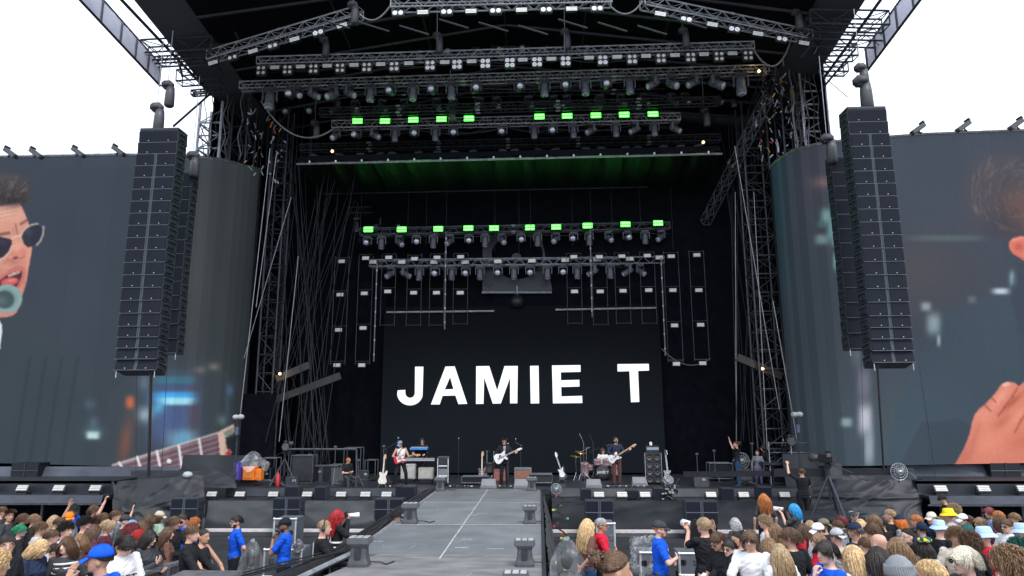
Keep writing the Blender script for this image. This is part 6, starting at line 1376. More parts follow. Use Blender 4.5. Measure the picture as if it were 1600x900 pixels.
t, W, _, M = CR_['woman with long brown hair and a pink bow left of the blue cap']
o = MB().ball((-.03, -.115, 1.70), (.03, .012, .018), 10).ball((.03, -.115, 1.70), (.03, .012, .018), 10).ball((0, -.118, 1.70), (.01, .01, .01), 8).build('hair_bow', clothm(COLS['pink']), t, True); o.matrix_local = M
t, W, _, M = CR_['person with braided hair tied in a green and yellow scarf']
b = MB()
for k in range(12):
    a = k * 6.283 / 12; b.ball((math.sin(a) * .06, -.05 + math.cos(a) * .05 - .02, 1.735 + .012 * (k % 3)), (.03, .03, .025), 8, k % 3)
for k in range(8):
    a = math.pi / 2 + k * math.pi / 7; b.bar((math.cos(a) * .09, math.sin(a) * -.09 * 0 - .09, 1.62), (math.cos(a) * .1, -.12, 1.42), .012, 6, 3)
o = b.build('head_scarf', [clothm(COLS['green'], None), clothm(COLS['yellow']), clothm(COLS['teal']), HAIR['dark']], t, True); o.matrix_local = M
t, W, _, M = CR_['man with dark hair and lettered white t-shirt looking down']
o = add_text('shirt_lettering', 'NCT', .13, Matrix.Translation((0, .137, 1.16)) @ Matrix.Rotation(R(90), 4, 'X') @ Matrix.Rotation(math.pi, 4, 'Y'), t, clothm(COLS['navy']))
t, W, _, M = CR_['brunette girl in a striped top looking back towards the camera']
for k in range(5): MB().rings([(0, .005, 1.14 + k * .06, .168 - .004 * abs(k - 2), .122 + .006 * min(k, 2)), (0, .005, 1.165 + k * .06, .169 - .004 * abs(k - 2), .123 + .006 * min(k, 2))], 24).build('stripe', clothm(COLS['white']), t, True)

# ------------------------------------------------------------------ security, photographers and crew in the pit
def at(label, u, v, Y, zf, yaw, pose, **k):      # feet at height zf, head top at pixel row v
    p = P(u, v, Y); h = (p.z - zf) / 1.012; t = person(label, (p.x, Y, zf), yaw, pose, h=h, vox=.0105, **k); CR_[label] = t; return t
at('security guard in blue polo shirt and sunglasses, hands behind his back', 371, 804, 14.6, .02, 118, 'back', hair='short', hc='dark', top='polo', tc='blue', bc='black', skin='light', extra=('shades', 'beard'))
at('bearded security guard in a blue polo shirt and black cap, hand on chin', 447, 809, 13.6, .12, 98, 'chin', hair='buzz', hc='dark', top='polo', tc='blue', bc='black', skin='brown', hat='cap', hatc='black', extra=('beard',), width=1.03)
at('security guard in a blue polo shirt and dark cap with folded arms', 1029, 813, 12.6, .15, -100, 'cross', hair='buzz', hc='ginger', top='polo', tc='blue', bc='charcoal', skin='pale', hat='cap', hatc='charcoal', extra=('shades', 'beard'), width=1.04)
at('man in a red polo shirt with cropped grey hair and folded arms', 938, 808, 13.6, .1, -95, 'cross', hair='buzz', hc='grey', top='polo', tc='red', bc='black', skin='tan', extra=('shades',), width=1.05)
at('woman with long blonde hair, brown t-shirt and blue jeans, hands behind her', 917, 809, 13.2, .12, -60, 'back', hair='long', hc='blonde', top='tee', tc='brown', bc='jean', skin='light', female=True)
at('woman with hair in a bun seen large from behind at the bottom middle', 956, 857, 5.2, gz(5.2) - .1, -72, 'stand', hair='bun', hc='brown', top='tee', tc='navy', bc='jean', skin='tan', female=True)
at('photographer in a black t-shirt with fair hair raising a white lens camera', 1100, 807, 12.6, .1, 28, 'photo', hair='short', hc='sandy', top='tee', tc='black', bc='black', skin='light', width=1.1)
at('photographer with bright red hair and numbered black vest by the runway', 527, 795, 15.2, .0, -55, 'photo', hair='wavy', hc='red', top='long', tc='black', bc='black', skin='light', female=True)
at('photographer with cropped fair hair and striped black vest leaning on the runway light', 505, 811, 13.4, -.1, -75, 'lean', hair='buzz', hc='sandy', top='long', tc='black', bc='black', skin='light', extra=('headphones',))
at('crew member in a dark cap crouching behind the runway edge light', 619, 799, 17.6, -.25, -80, 'lean', hair='short', hc='dark', top='tee', tc='black', bc='black', hat='cap', hatc='black')
at('photographer with long ginger hair and white straps seen from behind', 1193, 770, 19.0, .0, 0, 'stand', hair='wavy', hc='ginger', top='tee', tc='charcoal', bc='black', female=True)
at('photographer with bright blue hair and white straps holding a camera', 1241, 786, 16.9, .0, 60, 'photo', hair='bob', hc='blue', top='tee', tc='charcoal', bc='black', female=True)
at('camera operator in a black long t-shirt seen from behind beside the big tripod', 1252, 731, 20.6, P(1250, 819, 20.6).z, 5, 'wave', width=1.15, hair='short', hc='brown', top='tee', tc='black', bc='black', skin='light')
at('bearded crew man in a grey cap in front of the right tarpaulin', 1334, 792, 16.0, .0, 150, 'stand', hair='short', hc='grey', top='tee', tc='black', bc='black', hat='cap', hatc='charcoal', extra=('beard',))
at('man in a black t-shirt with red lanyard bending down at the right wing', 1476, 772, 20.5, -.1, 60, 'lookdown', hair='short', hc='dark', top='tee', tc='black', bc='black', skin='tan')
at('guard in a blue shirt facing the camera behind the left crowd', 288, 800, 14.4, .0, 165, 'stand', hair='short', hc='dark', top='polo', tc='blue', bc='black')
# numbers and straps on the photographers' vests
def straps(lab, col='white', num=None):
    t, W, _, M = CR_[lab]
    for s_ in (-1, 1): MB().bbox((s_ * .075, -.137, 1.28), (.035, .006, .26), .002).build('strap', clothm(COLS[col]), t)
    for z in (1.12, 1.03): MB().rings([(0, 0, z, .172, .126), (0, 0, z + .035, .173, .127)], 24).build('reflective_band', clothm(COLS[col]), t, True)
    if num: add_text('number', num, .13, Matrix.Translation((0, -.145, .92)) @ Matrix.Rotation(R(90), 4, 'X'), t, clothm(COLS['white']))
straps('photographer with bright red hair and numbered black vest by the runway', num='244'); straps('photographer with cropped fair hair and striped black vest leaning on the runway light', num='3')
straps('photographer with long ginger hair and white straps seen from behind'); straps('photographer with bright blue hair and white straps holding a camera')
def still_camera(lab, label, lens=True):
    t, W, hands, M = CR_[lab]; t2 = thing('camera', label, 'camera'); t2.matrix_world = W @ M @ Matrix.Translation((0, .19, 1.63))
    MB().bbox((0, 0, 0), (.14, .07, .1), .012).bbox((0, 0, .06), (.06, .06, .04), .01).build('camera_body', blackp, t2)
    Mx = Matrix.Rotation(R(-90), 4, 'X'); MB().lathe([(.038, .03), (.04, .1), (.05, .2), (.058, .26), (.05, .26)], 16, Mx).build('lens', white_p if lens else blackp, t2, True)
    MB().lathe([(.05, .262), (.01, .262)], 14, Mx).build('front_glass', black_metal, t2)
still_camera('photographer in a black t-shirt with fair hair raising a white lens camera', 'camera with a big white lens held by the photographer in black')
still_camera('photographer with bright red hair and numbered black vest by the runway', 'camera held up by the red haired photographer')
still_camera('photographer with bright blue hair and white straps holding a camera', 'camera with white lens held by the blue haired photographer')
# name badges on the security polos
for lab in ('security guard in blue polo shirt and sunglasses, hands behind his back', 'security guard in a blue polo shirt and dark cap with folded arms', 'bearded security guard in a blue polo shirt and black cap, hand on chin'):
    t, W, _, M = CR_[lab]; MB().bbox((.08, .128, 1.33), (.06, .008, .035), .002).build('badge', white_p, t)
    MB().rings([(0, 0, .95, .176, .128), (0, 0, .99, .176, .128)], 24).build('belt', blackp, t, True)

# ------------------------------------------------------------------ musicians and stage crew
S = at
S('guitarist in a blue cap and white vest top playing a red electric guitar', 627, 688, 25.9, DZ, 205, 'guitarl', hair='short', hc='brown', top='tank', tc='white', bc='black', skin='tan', hat='cap', hatc='denim', legs='wide')
S('keyboard player in black with sunglasses behind the blue keyboard', 660, 684, 28.3, DZ, 175, 'keys', hair='short', hc='dark', top='long', tc='black', bc='black', extra=('shades', 'beard'))
S('singer in a black suit and white shirt playing a pale guitar at the microphone', 788, 684, 25.9, DZ, 186, 'guitar', hair='quiff', hc='brown', top='jacket', tc='black', bc='black', skin='light', extra=('shades',))
S('bass player in a dark shirt and maroon trousers playing a white bass', 962, 682, 26.6, DZ, 190, 'bass', hair='short', hc='dark', top='long', tc='navy', bc='rust', skin='light', extra=('beard',))
S('drummer in a white shirt seated behind the drum kit', 942, 699, 29.0, .85, 180, 'drum', hair='shaggy', hc='brown', top='tee', tc='white', bc='black', legs='sit')
S('stage hand in black t-shirt and shorts standing by the side desk', 543, 714, 26.0, .87, 230, 'lookdown', legs='sit', hair='short', hc='ginger', top='tee', tc='black', bc='charcoal')
S('woman in a black t-shirt and blue jeans filming with raised hands on the right wing', 1150, 689, 25.9, DZ, 75, 'film', hair='bun', hc='brown', top='tee', tc='black', bc='jean', female=True)
S('woman in a patterned grey dress standing behind the crane arm on the right wing', 1183, 703, 27.2, DZ - .2, 150, 'stand', hair='bun', hc='brown', top='long', tc='grey', bc='purple', female=True)
S('person in black standing just right of the patterned dress', 1193, 695, 27.6, DZ - .2, 100, 'stand', hair='bob', hc='dark', top='long', tc='black', bc='black', female=True)
S('camera operator with a pinkish bald head sitting behind the big camera on the riser', 1224, 686, 27.5, 2.35, 160, 'keys', hair=None, hc='brown', top='long', tc='black', bc='black', legs='sit')

def guitar(label, W, local, bodyc, guard, neckc, headc, kind='strat', scale=1.0):
    t = thing('electric_guitar' if kind != 'bass' else 'bass_guitar', label, 'guitar'); t.matrix_world = W @ local @ Matrix.Scale(scale, 4)
    if kind == 'les': ol = [(.0, .03), (.05, .06), (.12, .115), (.16, .09), (.14, .05), (.16, .03), (.16, -.03), (.13, -.06), (.17, -.11), (.12, -.13), (.04, -.10), (-.02, -.12), (-.10, -.17), (-.20, -.17), (-.27, -.10), (-.285, 0), (-.27, .10), (-.20, .165), (-.10, .165), (-.03, .11)]
    elif kind == 'semi': ol = [(.05, .07), (.1, .15), (.18, .17), (.19, .12), (.14, .05), (.16, .03), (.16, -.03), (.14, -.06), (.2, -.14), (.17, -.18), (.08, -.15), (0, -.12), (-.1, -.17), (-.2, -.19), (-.28, -.13), (-.3, 0), (-.28, .13), (-.2, .19), (-.1, .17), (0, .12)]
    else: ol = [(.02, .1), (.1, .145), (.19, .155), (.235, .13), (.19, .095), (.13, .06), (.13, -.04), (.155, -.09), (.18, -.12), (.13, -.15), (.05, -.12), (-.03, -.115), (-.12, -.165), (-.21, -.16), (-.265, -.08), (-.26, .04), (-.23, .13), (-.15, .165), (-.06, .12)]
    # smooth the outline
    pts = [V((x, 0, z)) for x, z in ol]
    for _ in range(2):
        n_ = []
        for i in range(len(pts)): a, b_ = pts[i], pts[(i + 1) % len(pts)]; n_ += [lerp(a, b_, .25), lerp(a, b_, .75)]
        pts = n_
    bm_ = MB(); bm_.prism([(p.x, p.z) for p in pts], -.02, .02); c = sum(pts, V()) / len(pts); bm_.prism([(lerp(c, p, .95).x, lerp(c, p, .95).z) for p in pts], -.024, .024)
    bm_.build('body', mat('guitar_%s' % bodyc, COLS.get(bodyc, (.5, .5, .5)), .25, 0, .05, coat=.6), t)
    if guard: MB().prism([(lerp(c, p, .72).x + .02, lerp(c, p, .66).z - .01) for p in pts], .024, .028).build('pickguard', white_p if guard == 'w' else blackp, t)
    nl = .66 if kind == 'bass' else .50
    MB().bbox((.11 + nl / 2, .022, 0), (nl, .022, .048), .006).build('neck', mat('neck_' + neckc, {'maple': (.55, .34, .15), 'pale': (.5, .48, .44), 'dark': (.08, .045, .03)}[neckc], .4), t)
    hx = .11 + nl; MB().prism([(hx, -.022), (hx, .022), (hx + .05, .045), (hx + .19, .04), (hx + .2, .0), (hx + .12, -.03), (hx + .04, -.035)], .008, .022).build('headstock', mat('head_' + headc, {'maple': (.55, .34, .15), 'pale': (.7, .7, .68), 'dark': (.05, .04, .04)}[headc], .4), t)
    s_ = MB(); k_ = 4 if kind == 'bass' else 6
    for k in range(k_): z = (k - (k_ - 1) / 2) * .008; s_.bar((-.14, .032, z), (hx + .02, .036, z), .0012, 3)
    s_.build('strings', chrome, t); f_ = MB()
    for k in range(12): f_.box((.16 + nl * (1 - .94 ** k) * 1.2, .034, 0), (.003, .002, .046))
    f_.build('frets', chrome, t); tn = MB()
    for k in range(k_): tn.lathe([(.008, 0), (.008, .03)], 6, Matrix.Translation((hx + .04 + k * .024, .014, .035)))
    tn.build('tuning_pegs', chrome, t)
    for x in (.03, -.04, -.1)[:2 if kind in ('les', 'bass') else 3]: MB().bbox((x, .03, 0), (.022, .012, .075), .003).build('pickup', white_p if kind == 'strat' else blackp, t)
    MB().bbox((-.155, .03, 0), (.03, .014, .08), .003).build('bridge', chrome, t)
    for x, z in ((-.12, -.09), (-.07, -.1)): MB().lathe([(.012, 0), (.01, .014)], 8, Matrix.Translation((x, .026, z)) @ Matrix.Rotation(R(-90), 4, 'X')).build('knob', white_p, t)
    return t
def play(lab, label, off, tilt, *a, **k):
    t, W, _, M = CR_[lab]; x = V((-math.cos(tilt), 0, math.sin(tilt))); y = V((0, 1, 0)); z = x.cross(y)
    L_ = Matrix((x, y, z)).transposed().to_4x4(); L_.translation = V(off); g_ = guitar(label, W, L_, *a, **k)
    st_ = MB().path([V((.2, .15, 1.0)), V((.16, .165, 1.2)), V((.06, .13, 1.40)), V((-.08, .05, 1.475)), V((-.15, -.05, 1.44)), V((-.05, -.14, 1.25)), V((.16, -.14, 1.05)), V((.24, .06, .98))], .014, 6).build('guitar_strap', blackp, t)
play('guitarist in a blue cap and white vest top playing a red electric guitar', 'red electric guitar with white pickguard held by the capped guitarist', (.06, .19, 1.06), R(12), 'red', 'w', 'dark', 'maple')
play('singer in a black suit and white shirt playing a pale guitar at the microphone', 'pale white guitar held by the singer in the black suit', (.10, .20, 1.08), R(24), 'white', None, 'pale', 'pale', kind='semi')
play('bass player in a dark shirt and maroon trousers playing a white bass', 'white bass guitar with maple neck held by the bass player', (.12, .20, 1.02), R(30), 'white', 'w', 'maple', 'maple', kind='bass')
# shirt front, tie of the singer
t, W, _, M = CR_['singer in a black suit and white shirt playing a pale guitar at the microphone']
MB().add([(-.035, .125, 1.46), (.035, .125, 1.46), (.012, .152, 1.12), (-.012, .152, 1.12), (-.035, .1, 1.46), (.035, .1, 1.46), (.012, .1, 1.12), (-.012, .1, 1.12)], [(0, 3, 2, 1), (4, 5, 6, 7), (0, 1, 5, 4), (1, 2, 6, 5), (2, 3, 7, 6), (3, 0, 4, 7)]).build('shirt_front', clothm(COLS['white']), t)
MB().bbox((0, .148, 1.31), (.022, .008, .28), .003).build('tie', blackp, t)
def standing_guitar(label, u, v_base, Y, tilt, *a, **k):
    b = PZ(u, v_base, DZ) if Y is None else P(u, v_base, Y); base = V((b.x, b.y if Y is None else Y, DZ))
    x = V((math.sin(tilt), .12, math.cos(tilt))).normalized(); y = V((0, -1, .1)); y = (y - x * y.dot(x)).normalized(); z = x.cross(y)
    L_ = Matrix((x, y, z)).transposed().to_4x4(); L_.translation = base + V((0, 0, .38)); guitar(label, Matrix.Identity(4), L_, *a, **k)
    s_ = thing('guitar_stand', 'small black stand under the ' + label.split(' on ')[0], 'stand', base); m_ = MB()
    for q in ((-.16, -.12), (.16, -.12), (0, .2)): m_.bar((q[0], q[1], 0), (0, .06, .3), .012, 5)
    m_.bar((0, .06, .3), (0, .07, .62), .012, 5); m_.bar((-.08, -.05, .12), (.08, -.05, .12), .012, 5); m_.build('frame', blackp, s_)
standing_guitar('cream electric guitar on a stand left of the capped guitarist', 598, 752, 25.6, R(2), 'cream', None, 'maple', 'maple')
standing_guitar('orange brown guitar on a stand left of the singer', 753, 745, 27.5, R(0), 'rust', None, 'maple', 'maple')
standing_guitar('black and white guitar leaning on a stand right of the singer', 878, 752, 27.5, R(-18), 'black', 'w', 'dark', 'pale')
standing_guitar('silver grey guitar on a stand right of the bass cabinet', 1044, 752, 26.2, R(-3), 'grey', None, 'dark', 'dark', kind='les', scale=1.15)
# ------------------------------------------------------------------ floor strobes and boxes along the stage front
def floor_strobe():
    t = thing('floor_strobe', 'x', 'stage light'); t.scale = (.88, .88, .8); Mr = Matrix.Rotation(R(-28), 3, 'X')
    MB().bbox((0, .03, .20), (.42, .14, .26), .02, Mr).build('housing', greyp, t)
    for k in range(3): MB().bbox(V((0, .03, .20)) + Mr @ V((0, -.076, -.07 + k * .07)), (.38, .012, .058), .004, Mr).build('lamp_strip', lamp_f, t)
    MB().bbox((0, .05, .03), (.4, .26, .06), .015).build('foot', blackp, t)
    for s_ in (-1, 1): MB().bbox((s_ * .225, .04, .14), (.02, .08, .2), .006).build('bracket', dark_metal, t)
    return t
fs = floor_strobe(); TF = tree(fs); i = 0
for side, us in (('left', (331, 375, 427, 480, 533, 571, 604)), ('right', (936, 972, 1008, 1040, 1111, 1162, 1226))):
    for k, u in enumerate(us): copy_tree(TF, V((P(u, 775, 24.3).x, 24.3, ZA)), (0, 0, 0), 'white striped strobe on the stage front ledge %s of the runway, %s from the left' % (side, ORD[k]), group='strobes on the stage front ledge')
for side, us, Y0 in (('left', (-20, 35, 92, 149), 23.2), ('right', (1270, 1345, 1470, 1537, 1599), 23.2)):
    for k, u in enumerate(us):
        zz = P(60, 774, 22.9).z if u not in (1270, 1345) else ZA
        copy_tree(TF, V((P(u, 766, Y0).x, Y0 if u not in (1270, 1345) else 24.0, zz)), (0, 0, 0), 'white striped strobe on the %s wing ledge, %s from the left' % (side, ORD[k]), group='strobes on the wing ledges', scale=(.98, .98, .9))
drop(TF)
def wbox(lab, u, v, Y, wpx, hpx, dep=.4, m=boxm, gm=grillm, cat='speaker', name='speaker_box', split=False, b=.015, yaw=0, feet=False):
    """box whose front face is centred at pixel (u, v)"""
    k = Y / FOC; w_, h = wpx * k, hpx * k; p = P(u, v, Y); t = thing(name, lab, cat, (p.x, Y, p.z - h / 2), (0, 0, R(yaw)))
    MB().bbox((0, dep / 2, h / 2), (w_, dep, h), b).build('cabinet', m, t)
    if gm:
        if split:
            for q in range(2):
                for s_ in (-1, 1): MB().bbox((s_ * w_ * .25, -.006, h * (.25 + .5 * q)), (w_ * .44, .02, h * .43), .006).build('grille', gm, t)
            MB().bar((-w_ / 2, -.012, h / 2), (w_ / 2, -.012, h / 2), .01, 4).build('seam_trim', MC['cabinet_edge'], t)
            for s_ in (-1, 1): MB().bbox((s_ * w_ * .035, -.01, h / 2), (.02, .02, h * .94), .004).build('vertical_trim', MC['cabinet_edge'], t)
            for q in range(3): MB().bbox((w_ / 2 + .02, dep * .5, h * (.2 + .3 * q)), (.05, .3, .06), .01).build('rigging_plate', dark_metal, t)
        else: MB().bbox((0, -.006, h / 2), (w_ * .92, .02, h * .9), .006).build('grille', gm, t)
    return t, w_, h
for lab, u, v, Y, w_, h, sp in (('stack of two black loudspeakers in the pit behind the black-capped guard', 447, 796, 22.6, 42, 32, 1), ('stack of two black loudspeakers in the pit left of the runway', 607, 796, 22.6, 44, 30, 1), ('stack of two black loudspeakers behind the man in red', 937, 801, 22.6, 42, 34, 1),
                          ('stack of two black loudspeakers behind the photographer in black', 1097, 801, 22.6, 48, 32, 1), ('stack of two black loudspeakers by the left tarpaulin', 287, 795, 22.0, 42, 30, 1),
                          ('black speaker box between the third and fourth left ledge strobes', 455, 771, 24.2, 22, 20, 0), ('black speaker box left of the fourth left ledge strobe', 500, 771, 24.2, 18, 19, 0), ('black speaker box at the right end of the left ledge', 638, 771, 24.2, 20, 20, 0), ('narrow black box beside the last left ledge strobe', 622, 770, 24.2, 9, 20, 0),
                          ('black speaker box at the left end of the right ledge', 916, 775, 24.2, 16, 20, 0), ('black speaker box near the middle of the right ledge', 1032, 774, 24.2, 18, 20, 0), ('black speaker box left of the sixth right ledge strobe', 1138, 774, 24.2, 18, 20, 0), ('brown black box between the second and third right ledge strobes', 989, 773, 24.3, 18, 12, 0), ('black box right of the sixth right ledge strobe', 1196, 772, 24.2, 20, 20, 0)):
    t, ww, hh = wbox(lab, u, v, Y, w_, h, .5, split=bool(sp))
    if sp:
        z0 = t.location.z; MB().bbox((0, .25, -z0 / 2 + .01), (ww * .9, .45, max(.05, z0 - .03)), .01).build('plinth', black_metal, t)
for u, lab in ((38, 'dark truss tower box under the left screen edge'), (1572, 'dark truss tower box under the right screen edge')):
    t, ww, hh = wbox(lab, u, 736, 25.0, 44, 24, .6, black_metal, None, 'box', 'tower_box'); MB().bar((-ww / 2, -.01, hh * .5), (ww / 2, -.01, hh * .5), .02).bar((0, -.01, 0), (0, -.01, hh), .02).build('frame_bar', dark_metal, t)

# ------------------------------------------------------------------ floor lights along the runway
def pedestal(lab, u, v, Y, s=1.0):
    z = DZ; p = P(u, v, Y); t = thing('runway_light', lab, 'stage light', (p.x, Y, z)); t.scale = (s * .88, s * .88, s * .95)
    MB().rings([(0, 0, 0, .20, .17), (0, 0, .05, .20, .17), (0, 0, .14, .165, .15), (0, 0, .30, .15, .13), (0, 0, .36, .17, .15)], 4 * 6, sq=6).build('stand', greyp, t)
    MB().bbox((0, 0, .42), (.44, .34, .12), .025).build('head', mat('pedestal_grey', (.10, .105, .115), .45, 0, .15), t)
    for k in range(3): MB().bbox((-.13 + k * .13, -.02, .484), (.10, .24, .012), .004).build('lens_strip', mat('lens_strip', (.45, .46, .48), .2), t)
    MB().bbox((0, -.16, .22), (.12, .02, .2), .01).build('front_cover', dark_metal, t)
    MB().path([V((.2, .1, .05)), V((.35, .2, .03)), V((.5, .05, .02)), V((.6, .3, .02))], .012, 5).build('cable', blackp, t)
for lab, u, vb, s in (('big runway edge light on the left, nearest the camera', 561, 884, 1.05), ('runway edge light halfway along the left side', 641, 818, 1.05), ('small runway edge light at the far left corner by the stage', 688, 767, 1.0), ('small runway edge light at the far right corner by the stage', 831, 767, 1.0), ('runway edge light halfway along the right side', 828, 818, .9), ('runway edge light on the right, second nearest', 820, 884, .95), ('runway edge light on the right cut off by the bottom edge', 806, 946, .95)):
    pedestal(lab, u, vb, PZ(u, vb, DZ).y, s)

# ------------------------------------------------------------------ cases and plastic wrapped lights in the pit
trim = mat('case_edging', (.66, .66, .68), .35, .4, .1)
def flight_case(lab, u, v, Y, wpx, hpx, dep=.6, m=None, ground=True, edge=.02, yaw=0):
    k = Y / FOC; w_, h = wpx * k, hpx * k; p = P(u, v, Y); z0 = p.z - h / 2; t = thing('flight_case', lab, 'flight case', (p.x, Y, z0), (0, 0, R(yaw)))
    MB().bbox((0, dep / 2, h / 2), (w_, dep, h), .01).build('shell', m or mat('case_grey', (.10, .112, .135), .5), t)
    e_ = MB()
    for z in (0, h): e_.bar((-w_ / 2, 0, z), (w_ / 2, 0, z), edge, 4)
    for x in (-w_ / 2, w_ / 2): e_.bar((x, 0, 0), (x, 0, h), edge, 4)
    e_.build('edging', trim, t)
    for x in (-w_ / 2, w_ / 2):
        for z in (0, h): MB().ball((x, 0, z), edge * 1.7, 8).build('corner', trim, t, True)
    for s_ in (-1, 1): MB().bbox((s_ * w_ * .3, -.012, h * .6), (.1, .012, .1), .006).build('latch', chrome, t)
    if z0 > .15: MB().bbox((0, dep / 2, -z0 / 2), (w_ * .9, dep * .9, z0 - .06), .01).build('plinth', black_metal, t)
for a in (('tall grey case with white edges behind the black-capped guard', 444, 837, 16.5, 33, 48), ('wide grey case with white edges below the black-capped guard', 441, 880, 14.2, 56, 38), ('grey case with a bright edge by the runway beneath the stacked speakers', 603, 836, 18.0, 34, 34), ('tall grey case with silver edge behind the man in red', 947, 846, 15.5, 26, 50),
          ('open grey equipment case right of the blue-shirted guard with folded arms', 1078, 882, 14.0, 30, 30), ('small white-edged case beside the plastic sheet', 1015, 884, 13.6, 26, 36)): flight_case(*a)
pl = plastic('clear_plastic', alpha=.08); pl2 = plastic('crinkled_plastic', alpha=.17)
def wrapped(lab, u, v, Y, wpx, hpx):
    k = Y / FOC; w_, h = wpx * k, hpx * k; p = P(u, v, Y); z0 = p.z - h / 2; t = thing('wrapped_light', lab, 'wrapped light', (p.x, Y, z0))
    MB().bbox((0, 0, h * .12), (w_ * .55, w_ * .5, h * .24), .03).build('base', greyp, t); y = MB()
    for s_ in (-1, 1): y.bbox((s_ * w_ * .24, 0, h * .45), (.06, .14, h * .45), .02)
    y.build('yoke', greyp, t); MB().ball((0, 0, h * .55), (w_ * .2, w_ * .2, h * .26), 14).build('head', blackp, t, True)
    def f(s, q):
        a = s * 6.2832; r = w_ / 2 * (1 - .92 * max(0, q - .35) ** 1.6 * 1.6) if q < .98 else w_ * .04; r *= 1 + .10 * noise.noise((math.cos(a) * 2.5, math.sin(a) * 2.5, q * 4 + u)) + .05 * math.sin(a * 9 + 3 * q)
        return V((math.cos(a) * r, math.sin(a) * r, h * q))
    MB().grid(f, 48, 22).build('plastic_cover', pl, t, True)
    MB().ball((0, 0, h * 1.0), (w_ * .1, w_ * .1, h * .05), 10).build('tie', pl2, t, True)
wrapped('moving light under a clear plastic dome beside the left blue guard', 393, 874, 13.9, 36, 54); wrapped('moving light under a clear plastic bag beside the right runway drape', 886, 876, 10.8, 50, 62); wrapped('small plastic-covered lamp on the white-edged case', 466, 853, 14.2, 20, 18)
t = thing('plastic_sheet', 'crumpled clear plastic sheet draped over a frame left of the folded-arms guard', 'plastic sheet'); 
def f(s, q):
    c = lerp(lerp(P(985, 838, 14), P(1018, 835, 14), s), lerp(P(982, 895, 13.8), P(1022, 895, 13.6), s), q); k = fn(s * 3, q * 3, 5) * .25; return c + V((k * .4, -abs(k) - .1 * math.sin(3 * s), k * .3))
MB().grid(f, 36, 40).build('sheet', pl2, t, True)
def barrier(lab, A, B, n_=1):
    A, B = V(A), V(B); t = thing('crowd_barrier', lab, 'crowd barrier'); h = 1.08; m = MB(); bars = MB(); d = (B - A).normalized(); L_ = (B - A).length
    m.bar(A + V((0, 0, h)), B + V((0, 0, h)), .03, 8).build('top_rail', steel, t); k = 0; x = 0
    MB().bar(A + V((0, 0, .15)), B + V((0, 0, .15)), .025, 6).build('bottom_rail', steel, t)
    q = V((-d.y, d.x, 0)); 
    while x <= L_ + .01:
        c = A + d * x; MB().bar(c, c + V((0, 0, h)), .028, 6).build('post', steel, t); x += L_ / max(1, round(L_ / 1.1))
    MB().grid(lambda s, r: lerp(A, B, s) + V((0, 0, .18 + r * (h - .2))) + q * .012 * math.sin(s * 60), 24, 3).build('mesh_panel', steel, t)
    top = MB(); top.box((A + B) / 2 + V((0, 0, h + .02)) + q * .08, (L_, .2, .03), Matrix((d, q, V((0, 0, 1)))).transposed()); top.build('step_plate', steel, t)
def G(u, v, z=1.1):
    lo, hi = 2.5, 22
    for _ in range(50):
        m = (lo + hi) / 2
        if P(u, v, m).z > gz(m) + z: lo = m
        else: hi = m
    p = P(u, v, (lo + hi) / 2); return V((p.x, p.y, gz(p.y)))
barrier('silver crowd barrier under the elbows of the left front row, nearer piece', G(196, 905), G(262, 886)); barrier('silver crowd barrier under the elbows of the left front row, far end piece', G(264, 884), G(332, 868))
barrier('silver crowd barrier at the left end of the right crowd', G(1166, 884), G(1226, 905))
t = thing('barrier_table', 'flat grey shelf top at the bottom left beside the barrier', 'shelf'); a, b, c, d = P(262, 902, 9.6), P(374, 897, 9.4), P(372, 890, 10.2), P(300, 889, 10.2)
zq = a.z; MB().box((P(320, 896, 9.8).x, 9.8, zq - .03), (.85, .5, .05)).build('top', steel, t); MB().box((P(320, 896, 9.8).x, 9.8, zq / 2), (.7, .4, zq - .1)).build('leg_panel', dark_metal, t)

# ------------------------------------------------------------------ instruments and gear on the deck
def mic_stand(lab, x, y, h=1.5, boom=None, z=DZ):
    t = thing('microphone_stand', lab, 'microphone stand', (x, y, z)); m = MB(); m.lathe([(.13, 0), (.13, .02), (.02, .03)], 16); m.bar((0, 0, 0), (0, 0, h), .013, 6); m.build('stand', dark_metal, t)
    top = V((0, 0, h))
    if boom: b = top + V(boom); MB().bar(top - V(boom) * .3, b, .01, 6).build('boom', dark_metal, t); top = b
    MB().bar(top, top + V((0, -.0, .12)), .017, 8, r2=.022).build('microphone', blackp, t); MB().ball(top + V((0, 0, .14)), .032, 10).build('windscreen', steel, t, True)
def X_(u, Y): return P(u, 750, Y).x
mic_stand('microphone stand right in front of the singer', X_(794, 25.5), 25.45, 1.42); mic_stand('microphone stand with a boom behind the capped guitarist', X_(602, 26.4), 26.4, 1.35, (.45, 0, .25)); mic_stand('microphone stand in front of the bass player', X_(969, 26.0), 26.0, 1.5, (-.1, 0, .05)); mic_stand('empty microphone stand between the rack and the singer', X_(716, 29), 29, 1.5); mic_stand('empty boom stand right of the singer', X_(814, 28), 28, 1.4, (-.2, 0, .1))
